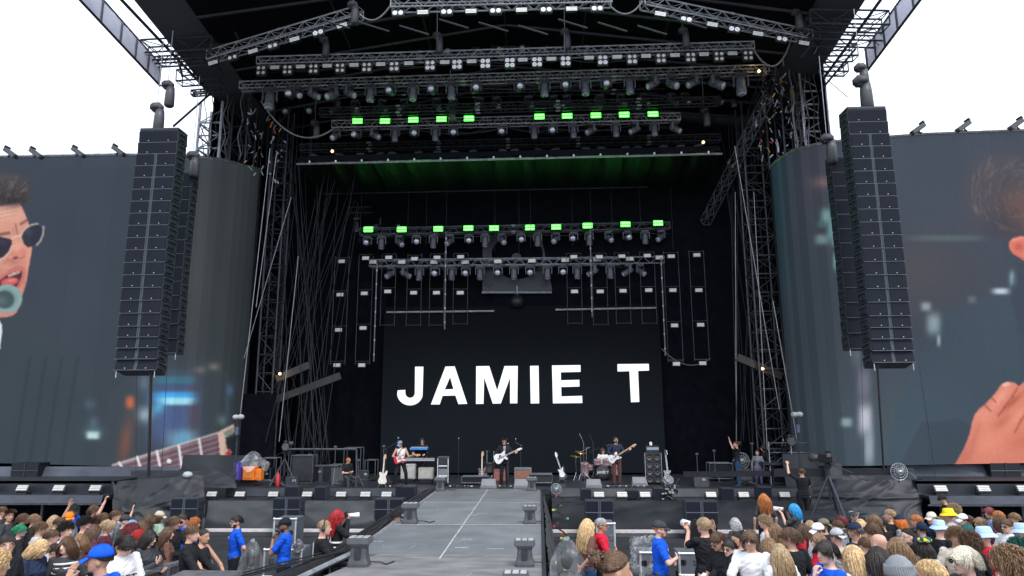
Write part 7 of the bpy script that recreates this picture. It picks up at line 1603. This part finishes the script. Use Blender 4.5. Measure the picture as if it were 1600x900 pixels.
for lab, u, v, Y, w_, h in (('grey monitor wedge left of the singer at the runway end', 763, 752, 25.35, 25, 13), ('grey monitor wedge right of the singer at the runway end', 815, 752, 25.35, 25, 13), ('grey monitor wedge in front of the drum kit', 928, 752, 25.5, 25, 12), ('grey monitor wedge right of the bass player', 1000, 750, 26.3, 24, 12)):
    k = Y / FOC; p = P(u, v, Y); W_, H = w_ * k, h * k; t = thing('monitor_wedge', lab, 'monitor speaker', (p.x, Y, DZ)); 
    MB().add([(-W_ / 2, 0, 0), (W_ / 2, 0, 0), (W_ * .46, .0, .06), (-W_ * .46, .0, .06), (-W_ / 2, .4, 0), (W_ / 2, .4, 0), (W_ * .42, .25, H), (-W_ * .42, .25, H)], [(0, 1, 2, 3), (3, 2, 6, 7), (7, 6, 5, 4), (0, 4, 5, 1), (1, 5, 6, 2), (0, 3, 7, 4)]).build('cabinet', mat('wedge_grey', (.16, .165, .18), .6), t)
    n_ = V((0, -(H - .06), .25)).normalized(); MB().add([V(q) + n_ * .008 for q in ((-W_ * .42, .01, .08), (W_ * .42, .01, .08), (W_ * .39, .235, H - .02), (-W_ * .39, .235, H - .02))], [(0, 1, 2, 3)]).build('grille', mat('wedge_grille', (.2, .205, .225), .55, 0, .1, 4, .4, 200), t)
def amp(lab, u, v, Y, wpx, hpx, m, gm, top=None, legs=False):
    k = Y / FOC; w_, h = wpx * k, hpx * k; p = P(u, v, Y); t = thing('amplifier', lab, 'amplifier', (p.x, Y, p.z - h / 2))
    MB().bbox((0, .14, h / 2), (w_, .28, h), .015).build('cabinet', m, t); MB().bbox((0, -.004, h * (.4 if top else .5)), (w_ * .9, .015, h * (.66 if top else .84)), .005).build('grille_cloth', gm, t)
    if top: MB().bbox((0, -.004, h * .87), (w_ * .9, .015, h * .2), .004).build('control_panel', top, t)
    for q in range(5): MB().lathe([(.014, 0), (.012, .02)], 8, Matrix.Translation((w_ * (-.3 + .15 * q), -.012, h * .9)) @ Matrix.Rotation(R(90), 4, 'X')).build('knob', chrome, t)
    MB().bbox((0, .14, h + .015), (.16, .03, .02), .006).build('handle', blackp, t); z0 = t.location.z - DZ
    if z0 > .08: MB().bbox((0, .14, -z0 / 2), (w_ * .85, .24, z0 - .02), .01).build('plinth', black_metal, t)
cream = mat('cream_grille', (.42, .41, .38), .8); 
amp('pale grey amplifier behind the capped guitarist', 637, 737, 27.3, 22, 22, mat('pale_vinyl', (.4, .4, .4), .6), cream); amp('cream amplifier below the lower keyboard', 665, 740, 26.9, 23, 17, mat('cream_vinyl', (.34, .33, .3), .6), cream)
amp('brown and grey amplifier right of the singer', 817, 740, 27.2, 26, 17, mat('grey_vinyl', (.2, .21, .21), .6), mat('brown_cloth', (.28, .12, .08), .8), mat('tan_panel', (.12, .14, .14), .5)); 
for u in (776, 789): amp('reddish brown speaker cabinet behind the singer, %s one' % ('left' if u == 776 else 'right'), u, 743, 27.8, 9, 18, mat('red_vinyl', (.2, .07, .06), .6), mat('red_cloth', (.3, .1, .09), .8))
# rack
t, ww, hh = wbox('silver-edged effects rack standing left of the runway end', 692, 735, 26.2, 16, 36, .5, blackp, None, 'rack', 'equipment_rack'); 
for s_ in (-1, 1): MB().bbox((s_ * ww / 2, -.01, hh / 2), (.03, .04, hh), .006).build('edging', trim, t)
for z, h_, m_ in ((.1, .12, mat('rack_dark', (.05, .055, .06), .4)), (.27, .10, trim), (.45, .22, mat('rack_grey', (.16, .17, .2), .4)), (.68, .06, trim), (.82, .14, blackp)): MB().bbox((0, -.015, hh * z), (ww * .82, .03, hh * h_), .006).build('unit', m_, t)
MB().bbox((0, .2, hh + .03), (ww * 1.1, .4, .05), .01).build('lid', greyp, t)
# bass cabinet 8 speakers
t, ww, hh = wbox('tall black bass speaker cabinet with eight round cones and an amplifier on top', 1021, 731, 26.8, 25, 44, .42, blackp, None, 'loudspeaker', 'bass_cabinet'); cone = mat('cone', (.04, .042, .048), .5)
for r_ in range(4):
    for s_ in (-1, 1):
        Mx = Matrix.Translation((s_ * ww * .23, -.012, hh * (.13 + .245 * r_))) @ Matrix.Rotation(R(90), 4, 'X'); rr_ = ww * .19
        MB().lathe([(rr_ * 1.12, -.01), (rr_ * 1.12, .02), (rr_, .025), (rr_ * .9, .0), (rr_ * .4, -.02)], 20, Mx).build('speaker_cone', cone, t, True); MB().lathe([(rr_ * .35, -.01), (rr_ * .2, .02)], 12, Mx).build('dust_cap', greyp, t, True)
for s_ in (-1, 1): MB().bbox((s_ * ww * .49, -.01, hh / 2), (.02, .03, hh), .004).build('corner_trim', alu_dim, t)
z0 = t.location.z - DZ
t2 = thing('bass_amplifier', 'silver-faced bass amplifier head on top of the tall cabinet', 'amplifier', (t.location.x, 26.8, t.location.z + hh)); MB().bbox((0, .2, .13), (ww * .8, .36, .26), .015).build('case', blackp, t2); MB().bbox((0, .0, .15), (ww * .72, .02, .1), .004).build('front_panel', mat('blue_silver_panel', (.3, .38, .5), .3, .4), t2)
for q in range(6): MB().lathe([(.014, 0), (.012, .02)], 8, Matrix.Translation((ww * (-.3 + .12 * q), -.012, .15)) @ Matrix.Rotation(R(90), 4, 'X')).build('knob', chrome, t2)
tag(MB().bbox((t.location.x - .05, 26.9, t.location.z + hh + .33), (.1, .1, .14), .02).build('water_bottle', white_p), 'white bottle standing on the bass amplifier head', 'bottle')
# drum kit
dk = thing('drum_kit', 'drum kit with black bass drum and pale toms behind the bass player', 'drum kit', (X_(938, 28.4), 28.4, DZ)); Rx = Matrix.Rotation(R(90), 4, 'X')
shell = mat('drum_shell', (.35, .22, .24), .3, 0, .1, coat=.5); head_ = mat('drum_head', (.65, .63, .6), .5)
MB().lathe([(.0, -.22), (.28, -.22), (.29, -.2), (.28, -.18), (.28, .18), (.29, .2), (.28, .22), (.26, .23), (.0, .235)], 28, Matrix.Translation((.1, .1, .32)) @ Rx).build('bass_drum', [mat('black_drum', (.015, .015, .018), .3)], dk, True)
hm = Matrix.Translation((.1, -.14, .28)) @ Rx; add_text('drum_lettering', 'JAMIE T', .14, hm, dk, letter_e if False else white_p)
for x, y, z, r_, h_ in ((-.1, .1, .72, .15, .2), (.28, .1, .72, .16, .22), (-.42, .25, .5, .18, .16), (.65, .3, .42, .22, .36), (-.62, -.05, .45, .16, .5)):
    MB().lathe([(r_, -h_ / 2), (r_ + .008, -h_ / 2 + .01), (r_, -h_ / 2 + .03), (r_, h_ / 2 - .03), (r_ + .008, h_ / 2 - .01), (r_ - .01, h_ / 2)], 22, Matrix.Translation((x, y, z)) @ Matrix.Rotation(R(14), 4, 'X')).build('tom', shell, dk, True)
st_ = MB()
for x, y, z, a in ((-.75, .2, 1.1, 12), (-.5, .5, 1.25, -8), (.75, .45, 1.25, 10), (.4, .6, 1.35, -10), (-.95, .15, .95, 5)):
    MB().lathe([(.0, .012), (.05, .012), (.06, .0), (.23, -.012), (.23, -.016), (.0, -.004)], 26, Matrix.Translation((x, y, z)) @ Matrix.Rotation(R(a), 4, 'X') @ Matrix.Rotation(R(a), 4, 'Y')).build('cymbal', mat('brass_cymbal', (.45, .3, .1), .3, .9), dk, True)
    st_.bar((x, y, 0), (x, y, z), .012, 6)
    for q in range(3): st_.bar((x, y, .3), (x + .22 * math.cos(q * 2.1), y + .22 * math.sin(q * 2.1), 0), .01, 5)
st_.build('cymbal_stands', chrome, dk); MB().lathe([(.15, .44), (.17, .47), (.15, .5)], 18, Matrix.Translation((.1, .95, 0))).bar((.1, .95, 0), (.1, .95, .45), .03).build('stool', blackp, dk)
for u, lab in ((913, 'tall chrome boom stand with cross bar left of the drum kit'), (928, 'thin black boom stand behind the drum kit')):
    t = thing('boom_stand', lab, 'stand', (X_(u, 28), 28, DZ)); m = MB().bar((0, 0, 0), (0, 0, 1.5), .016, 6).bar((-.2, 0, 1.1), (.25, 0, 1.3), .01, 5).bar((0, 0, 1.5), (-.15, 0, 1.85), .01, 5)
    for q in range(3): m.bar((0, 0, .35), (.3 * math.cos(q * 2.1), .3 * math.sin(q * 2.1), 0), .012, 5)
    m.build('frame', chrome if u == 913 else dark_metal, t)
# second small percussion set behind the singer
t = thing('percussion_set', 'dark drum with chrome stands just left of the singer', 'drum kit', (X_(764, 28.3), 28.3, DZ))
MB().lathe([(.2, .3), (.21, .34), (.2, .36), (.2, .66), (.21, .7), (.19, .71)], 22).build('drum', blackp, t, True)
for x in (-.1, .18, .62): MB().bar((x, .2, 0), (x, .2, 1.15), .016, 6).bar((x - .15, .2, 0), (x, .2, .3), .012, 5).bar((x + .15, .2, 0), (x, .2, .3), .012, 5).build('stand_leg', chrome, t)
for x, z in ((-.1, 1.16), (.62, 1.1)): MB().lathe([(.0, .01), (.05, .01), (.2, -.01), (.0, -.005)], 22, Matrix.Translation((x, .2, z))).build('cymbal', mat('dark_cymbal', (.08, .07, .05), .35, .8), t, True)
# keyboards
kx = X_(652, 27.8); t = thing('keyboard_stand', 'black X shaped keyboard stand in front of the keyboard player', 'stand', (kx, 27.8, DZ)); MB().bar((-.35, 0, 0), (.35, 0, .78), .025, 6).bar((.35, .1, 0), (-.35, .1, .78), .025, 6).bar((-.35, 0, .78), (-.35, .3, .78), .02, 6).bar((.35, 0, .78), (.35, .3, .78), .02, 6).build('frame', dark_metal, t)
for s_ in (-1, 1): MB().bar((s_ * .3, .3, .78), (s_ * .3, .35, 1.2), .02, 6).build('upper_arm', dark_metal, t)
def keyboard(lab, x, y, z, w_, m, front):
    t = thing('keyboard', lab, 'keyboard', (x, y, z)); MB().bbox((0, .15, .05), (w_, .32, .1), .015).build('case', m, t); MB().bbox((0, -.014, .05), (w_ * .98, .012, .07), .004).build('back_panel', front, t)
    ks = MB()
    for k in range(40): ks.box((-w_ * .46 + k * w_ * .92 / 39, .24, .105), (w_ * .02, .12, .01))
    tag(ks.build('keys', white_p, t), kind='stuff')
keyboard('long dark lower keyboard with a pale rim', X_(651, 27.7), 27.6, DZ + .8, 1.45, blackp, mat('pale_rim', (.35, .36, .38), .4)); keyboard('bright blue upper keyboard', X_(653, 27.9), 27.9, DZ + 1.22, .72, mat('blue_keys', (.03, .16, .42), .4), mat('blue_panel', (.05, .24, .6), .35))
# pedals and clutter on the deck
random.seed(5)
pt = [mat('pedal_%d' % i, c, .4) for i, c in enumerate(((.45, .45, .45), (.12, .03, .03), (.04, .12, .2), (.05, .05, .05), (.3, .3, .32), (.1, .12, .12)))]
for lab, u0, u1, v, n_ in (('row of small effect pedals in front of the bass player', 948, 1014, 755, 14), ('row of effect pedals in front of the capped guitarist', 606, 640, 757, 6), ('effect pedals and cables at the singer\'s feet', 778, 800, 757, 5), ('scattered small boxes on the deck left of the runway end', 700, 745, 755, 8)):
    t = thing('pedal_board', lab, 'pedal board'); Y = 25.45 if v > 754 else 26
    MB().bbox(((X_(u0, Y) + X_(u1, Y)) / 2, Y + .15, DZ + .015), (X_(u1, Y) - X_(u0, Y), .35, .03), .008).build('board', blackp, t)
    for k in range(n_): MB().bbox((lerp(X_(u0, Y), X_(u1, Y), (k + .5) / n_), Y + random.uniform(.08, .22), DZ + .06), (random.uniform(.06, .11), .1, .04), .01).build('pedal', pt[k % 6], t)
def frame_box(lab, u, v, Y, wpx, hpx, m=None, name='equipment_rack', cat='frame', fill=None):
    m = dull_l; k = Y / FOC; w_, h = wpx * k, hpx * k; p = P(u, v, Y); t = thing(name, lab, cat, (p.x, Y, p.z - h / 2)); e_ = MB()
    for y in (0, .5):
        for z in (0, h): e_.bar((-w_ / 2, y, z), (w_ / 2, y, z), .02, 5)
        for x in (-w_ / 2, w_ / 2): e_.bar((x, y, 0), (x, y, h), .02, 5)
    e_.build('frame', m, t)
    if fill: MB().bbox((0, .26, h / 2), (w_ * .94, .44, h * .92), .02).build('contents', fill, t)
    return t
frame_box('black stand with cymbal shaped clutter behind the singer, low', 742, 750, 26.4, 40, 9, alu_dim, fill=black_metal); frame_box('low dark frame right of the brown amplifier', 845, 748, 26.2, 34, 12, alu_dim, fill=blackp)
frame_box('dark flight rack beside the left wing television camera', 505, 741, 28, 44, 24, alu_dim, fill=black_metal); frame_box('second dark rack further right in the left wing', 529, 737, 28.6, 30, 20, alu_dim, fill=greyp); frame_box('metal trolley frame left of the television camera', 418, 734, 27, 26, 34, alu_dim); frame_box('open ladder frame beside the cream guitar', 578, 735, 29, 16, 30, alu_dim)
frame_box('clear road case rack between the tripods in the left wing', 471, 733, 27.6, 34, 40, dark_metal, fill=mat('rack_blue_black', (.03, .034, .04), .3)); frame_box('tall dark open frame in the middle of the left wing', 550, 724, 29.8, 26, 46, dark_metal)
frame_box('low dark equipment rack left of the filming woman', 1127, 736, 28, 34, 22, dark_metal, fill=black_metal); frame_box('dark equipment rack behind the patterned dress', 1165, 737, 28.6, 26, 30, dark_metal, fill=black_metal); frame_box('dark frame under the camera riser', 1243, 741, 27, 66, 26, alu_dim, fill=black_metal)
o = MB().bar(P(448, 702, 28.5), P(557, 702, 28.5), .045, 6).bar(P(557, 702, 28.5), P(557, 748, 28.5), .035, 6).build('bent_pipe', dull_l); tag(o, 'pale horizontal pipe with an upright in the left wing', 'pipe')
# orange amplifier under plastic, purple case
t, ww, hh = wbox('bright orange speaker cabinet partly covered by plastic in the left wing', 388, 740, 26, 18, 20, .4, mat('orange_vinyl', (.85, .22, .02), .5), None, 'speaker', 'orange_cabinet'); MB().bbox((0, -.01, hh / 2), (ww * .8, .02, hh * .75), .01).build('front_panel', mat('orange_cloth', (.7, .2, .03), .7), t)
t, ww, hh = wbox('smaller orange box right of the bright orange cabinet', 403, 742, 26.1, 9, 17, .3, mat('orange_vinyl', (.85, .22, .02), .5), None, 'box', 'orange_box'); MB().bbox((0, -.01, hh / 2), (ww * .7, .02, hh * .7), .01).build('front_panel', mat('orange_cloth', (.7, .2, .03), .7), t)
t, ww, hh = wbox('narrow purple blue case at the foot of the left screen edge', 369, 737, 25.8, 10, 27, .4, mat('purple_vinyl', (.06, .04, .3), .5), None, 'case', 'purple_case'); MB().bbox((0, -.01, hh / 2), (ww * .7, .02, hh * .9), .01).build('front_panel', mat('purple_front', (.1, .08, .4), .5), t)
t = thing('plastic_sheet', 'clear plastic bag draped over the orange cabinet in the left wing', 'plastic sheet')
def f(s, q):
    a = s * 6.2832; c = P(394, 705, 26.1); z1 = P(394, 732, 26.1).z; r = lerp(.06, .62, q ** .8) * (1 + .18 * noise.noise((math.cos(a) * 2, math.sin(a) * 2, q * 3))); return V((c.x + math.cos(a) * r, 26.2 + math.sin(a) * r * .6, lerp(c.z, z1 + .12 * math.sin(a * 5), q)))
MB().grid(f, 50, 24).build('sheet', pl2, t, True)
tag(MB().lathe([(.0, 0), (.07, .0), (.075, .03), (.075, .4), (.03, .46), (.03, .5)], 14, Matrix.Translation((X_(434, 26), 26, DZ))).build('fire_extinguisher', mat('extinguisher_red', (.45, .02, .03), .3), None, True), 'dark red fire extinguisher standing in the left wing', 'fire extinguisher')
# television cameras on tripods
def tripod_cam(lab, p, h, s=1.0, face=180, cover=False):
    t = thing('television_camera', lab, 'camera', p, (0, 0, R(face))); lg = []
    for q in range(3): MB().bar((0, 0, h * .85), (.55 * s * math.cos(q * 2.09 + .5), .55 * s * math.sin(q * 2.09 + .5), 0), .035 * s, 6).build('leg', dark_metal, t)
    MB().bar((0, 0, h * .3), (0, 0, h), .04 * s, 8).lathe([(.1 * s, h), (.12 * s, h + .1 * s), (.07 * s, h + .14 * s)], 12).build('pedestal', blackp, t)
    MB().bbox((0, 0, h + .28 * s), (.22 * s, .6 * s, .26 * s), .03).bbox((0, -.1, h + .46 * s), (.12 * s, .25 * s, .1 * s), .02).build('camera_body', blackp, t)
    MB().lathe([(.09 * s, .3 * s), (.1 * s, .5 * s), (.13 * s, .68 * s), (.11 * s, .68 * s)], 16, Matrix.Translation((0, 0, h + .28 * s)) @ Matrix.Rotation(R(-90), 4, 'X')).build('lens', greyp, t, True)
    MB().bbox((-.2 * s, -.3 * s, h + .4 * s), (.16 * s, .04 * s, .12 * s), .01).build('viewfinder', greyp, t); MB().bar((.05, -.1, h + .1), (.35 * s, -.6 * s, h - .1), .014, 6).build('pan_handle', dark_metal, t)
tripod_cam('large television camera on a tripod in the left wing', V((X_(443, 26.4), 26.4, DZ)), 1.15, 1.0, 200)
pz = P(1300, 806, 19.6); tripod_cam('big black tripod camera on the small pit platform beside the operator', V((pz.x, 19.6, pz.z)), 1.25, .9, 20)
tag(MB().box((P(1290, 810, 19.7).x, 19.9, pz.z - .04), (1.75, 1.3, .08)).box((P(1290, 810, 19.7).x, 20.0, (pz.z - .08) / 2), (1.6, 1.1, pz.z - .08)).build('camera_platform', [deckm]), 'small black camera platform in the pit under the tripod', 'platform')
rz = thing('camera_riser', 'railed black camera riser on the right wing carrying a covered camera', 'platform'); zt2 = P(1235, 722, 26.8).z
MB().box((P(1238, 722, 26.8).x, 27.3, zt2 - .05), (2.3, 1.4, .1)).build('platform', deckm, rz)
for u in (1203, 1238, 1280):
    x = P(u, 722, 26.7).x; MB().bar((x, 26.7, DZ), (x, 26.7, zt2 + .75), .022, 6).build('post', alu_dim, rz)
MB().bar((P(1203, 722, 26.7).x, 26.7, zt2 + .7), (P(1280, 722, 26.7).x, 26.7, zt2 + .7), .02, 6).bar((P(1203, 722, 26.7).x, 26.7, zt2 + .35), (P(1280, 722, 26.7).x, 26.7, zt2 + .35), .02, 6).build('rail', dark_metal, rz)
tripod_cam('television camera with round lens on the railed right wing riser', V((P(1238, 722, 27).x, 27.1, zt2)), .45, 1.1, 165)
t = thing('equipment_cover', 'pale bluish rain cover bundled over gear on the right riser', 'cover'); b = MB(); c0 = P(1262, 713, 26.9)
for k in range(14): b.ball(c0 + V((random.uniform(-.3, .3), random.uniform(-.1, .1), random.uniform(-.15, .15))), (random.uniform(.1, .2), .12, random.uniform(.08, .16)), 10)
vs, fs_ = voxelise(b, .03, 4); MB().add([V(v_) + V((0, 0, 1)) * noise.noise(V(v_) * 9) * .04 for v_ in vs], fs_).build('cover', mat('pale_cover', (.22, .25, .33), .7), t, True)
# crane arm and fans
t = thing('camera_crane', 'long black camera crane arm reaching across the right wing', 'camera crane'); 
a, b = P(1068, 741, 23.4), P(1206, 740, 23.2); d_, s_, u_ = frame(b - a); MB().box((a + b) / 2, ((b - a).length, .16, .17), Matrix((d_, s_, u_)).transposed()).build('arm', black_metal, t)
a, b = P(1206, 739, 23.2), P(1298, 738, 22.9); MB().box((a + b) / 2, ((b - a).length, .2, .24), Matrix.Identity(3)).build('arm', black_metal, t)
a, b = P(1302, 737, 22.9), P(1398, 737, 22.9); MB().box((a + b) / 2, ((b - a).length, .18, .2), Matrix.Identity(3)).build('arm', black_metal, t)
c0 = P(1302, 736, 22.8); MB().bbox(c0, (.42, .4, .5), .03).build('counterweight_box', greyp, t); MB().bar((c0.x, c0.y, 0), c0, .07, 8).build('column', dark_metal, t)
for u, v, Y in ((1338, 724, 24), (1290, 774, 23.6)): pass
def fan(lab, u, v, Y, r, stand=True):
    p = P(u, v, Y); t = thing('fan', lab, 'fan', p); m = MB(); n_ = 24
    for q in range(3):
        rr_ = r * (1, .68, .34)[q]
        for k in range(n_): a0, a1 = k * 6.2832 / n_, (k + 1) * 6.2832 / n_; m.bar((rr_ * math.cos(a0), -.04 * (q), rr_ * math.sin(a0)), (rr_ * math.cos(a1), -.04 * q, rr_ * math.sin(a1)), .012 if q == 0 else .006, 5)
    for k in range(20): a0 = k * 6.2832 / 20; m.bar((0, -.1, 0), (r * math.cos(a0), 0, r * math.sin(a0)), .005, 4)
    m.build('cage', alu_dim, t)
    for k in range(4): a0 = k * 1.5708 + .4; MB().add([(0, 0, 0), (.75 * r * math.cos(a0), .03, .75 * r * math.sin(a0)), (.8 * r * math.cos(a0 + .5), -.02, .8 * r * math.sin(a0 + .5)), (0, .012, 0)], [(0, 1, 2), (3, 2, 1)]).build('blade', dark_metal, t)
    MB().ball((0, -.05, 0), .07 * r / .3, 10).build('hub', steel, t, True); MB().bar((0, .05, 0), (0, .08, -r * 1.3), .025).build('post', dark_metal, t)
fan('big round fan with a wire cage under the right video screen', 1405, 737, 22.6, .26); fan('small round fan lying at the right corner of the runway end', 869, 764, 24.9, .18); fan('dark fan with cables in the shadow of the right wing', 1159, 720, 27.6, .3)
for lab, u, v, Y in (('remote camera with white furry cover by the left screen edge', 372, 652, 25.6), ('remote camera with white furry cover by the right screen edge', 1245, 648, 25.6)):
    p = P(u, v, Y); t = thing('remote_camera', lab, 'camera', p); MB().ball((-.08, 0, 0), (.13, .13, .1), 12).ball((.1, 0, .01), (.13, .12, .1), 12).build('cover', mat('grey_fur', (.4, .4, .42), .9, 0, .2, 30, .8, 60), t, True); MB().bar((0, 0, -.08), (.0, .05, -.9), .03, 6).build('arm', blackp, t); MB().bbox((0, 0, -.5), (.12, .1, .3), .02).build('control_box', mat('blue_grey_box', (.08, .1, .16), .4), t); MB().bar((0, .05, -.9), (0, .05, DZ - p.z), .03, 6).build('pole', dark_metal, t)
for lab, u, v, Y, r in (('white round cover on the crumpled tarpaulin under the left screen', 293, 742, 24.2, .17), ): tag(MB().ball(P(u, v, Y), (r, r * .8, r * .68), 14).build('round_cover', mat('dusty_white', (.4, .42, .44), .7, 0, .25, 8, .5), None, True), lab, 'cover')
# hanging tangle by the right stage corner and small crew bag
t = thing('cable_tangle', 'tangle of black cables and straps on the right ledge under the grey guitar', 'cable'); m = MB(); c0 = P(1047, 766, 24.2); pts = [c0]
for k in range(70): pts.append(c0 + V((random.gauss(0, .2), random.uniform(-.1, .2), random.gauss(0, .16))))
m.path(pts, .016, 5).build('cable', blackp, t)
for k in range(14): p = c0 + V((random.gauss(0, .18), -.1, random.gauss(0, .14))); MB().bbox(p, (.08, .05, .05), .01).build('connector', alu_dim, t)

# wing clutter: stands, small cases and cable piles in the dark at both sides of the deck
rn = random.Random(23)
for side, u0, u1, n_ in (('left', 405, 600, 16), ('right', 1085, 1215, 13)):
    for k in range(n_):
        u = lerp(u0, u1, (k + rn.uniform(.1, .9)) / n_); Y = rn.uniform(26.2, 29.5); x = X_(u, Y)
        if k % 3 == 0:
            t = thing('tripod_stand', 'dark tripod stand among the %s wing clutter, %s from the left' % (side, ORD[k // 3]), 'stand', (x, Y, DZ), group='tripod stands in the %s wing' % side); h = rn.uniform(.8, 1.6)
            for q in range(3): MB().bar((0, 0, h * .4), (.3 * math.cos(q * 2.1 + k), .3 * math.sin(q * 2.1 + k), 0), .014, 5).build('leg', dull_l, t)
            MB().bar((0, 0, h * .2), (0, 0, h), .014, 5).bbox((0, 0, h), (.12, .12, .08), .02).build('pole', dull_l, t)
        elif k % 3 == 1:
            w_, h = rn.uniform(.35, .8), rn.uniform(.3, .7); t = thing('equipment_case', 'dark case among the %s wing clutter, %s from the left' % (side, ORD[k // 3]), 'case', (x, Y, DZ), (0, 0, rn.uniform(-.4, .4)), 'dark cases in the %s wing' % side)
            MB().bbox((0, 0, h / 2), (w_, .5, h), .02).build('shell', rn.choice((black_metal, greyp, mat('rack_blue_black', (.03, .034, .04), .3))), t)
            e_ = MB()
            for z in (.01, h): e_.bar((-w_ / 2, -.25, z), (w_ / 2, -.25, z), .012, 4)
            for s_ in (-1, 1): e_.bar((s_ * w_ / 2, -.25, 0), (s_ * w_ / 2, -.25, h), .012, 4)
            e_.build('edging', dull_l, t); MB().bbox((w_ * .2, -.256, h * .6), (.12, .01, .08), .003).build('label_plate', alu_dim, t)
        else:
            t = thing('cable_pile', 'pile of dark cable among the %s wing clutter, %s from the left' % (side, ORD[k // 3]), 'cable', (x, Y, DZ), group='cable piles in the %s wing' % side); pts = [V((rn.gauss(0, .18), rn.gauss(0, .12), abs(rn.gauss(0, .09)) + .02)) for _ in range(26)]
            MB().path(pts, .016, 5).build('cable', blackp, t)
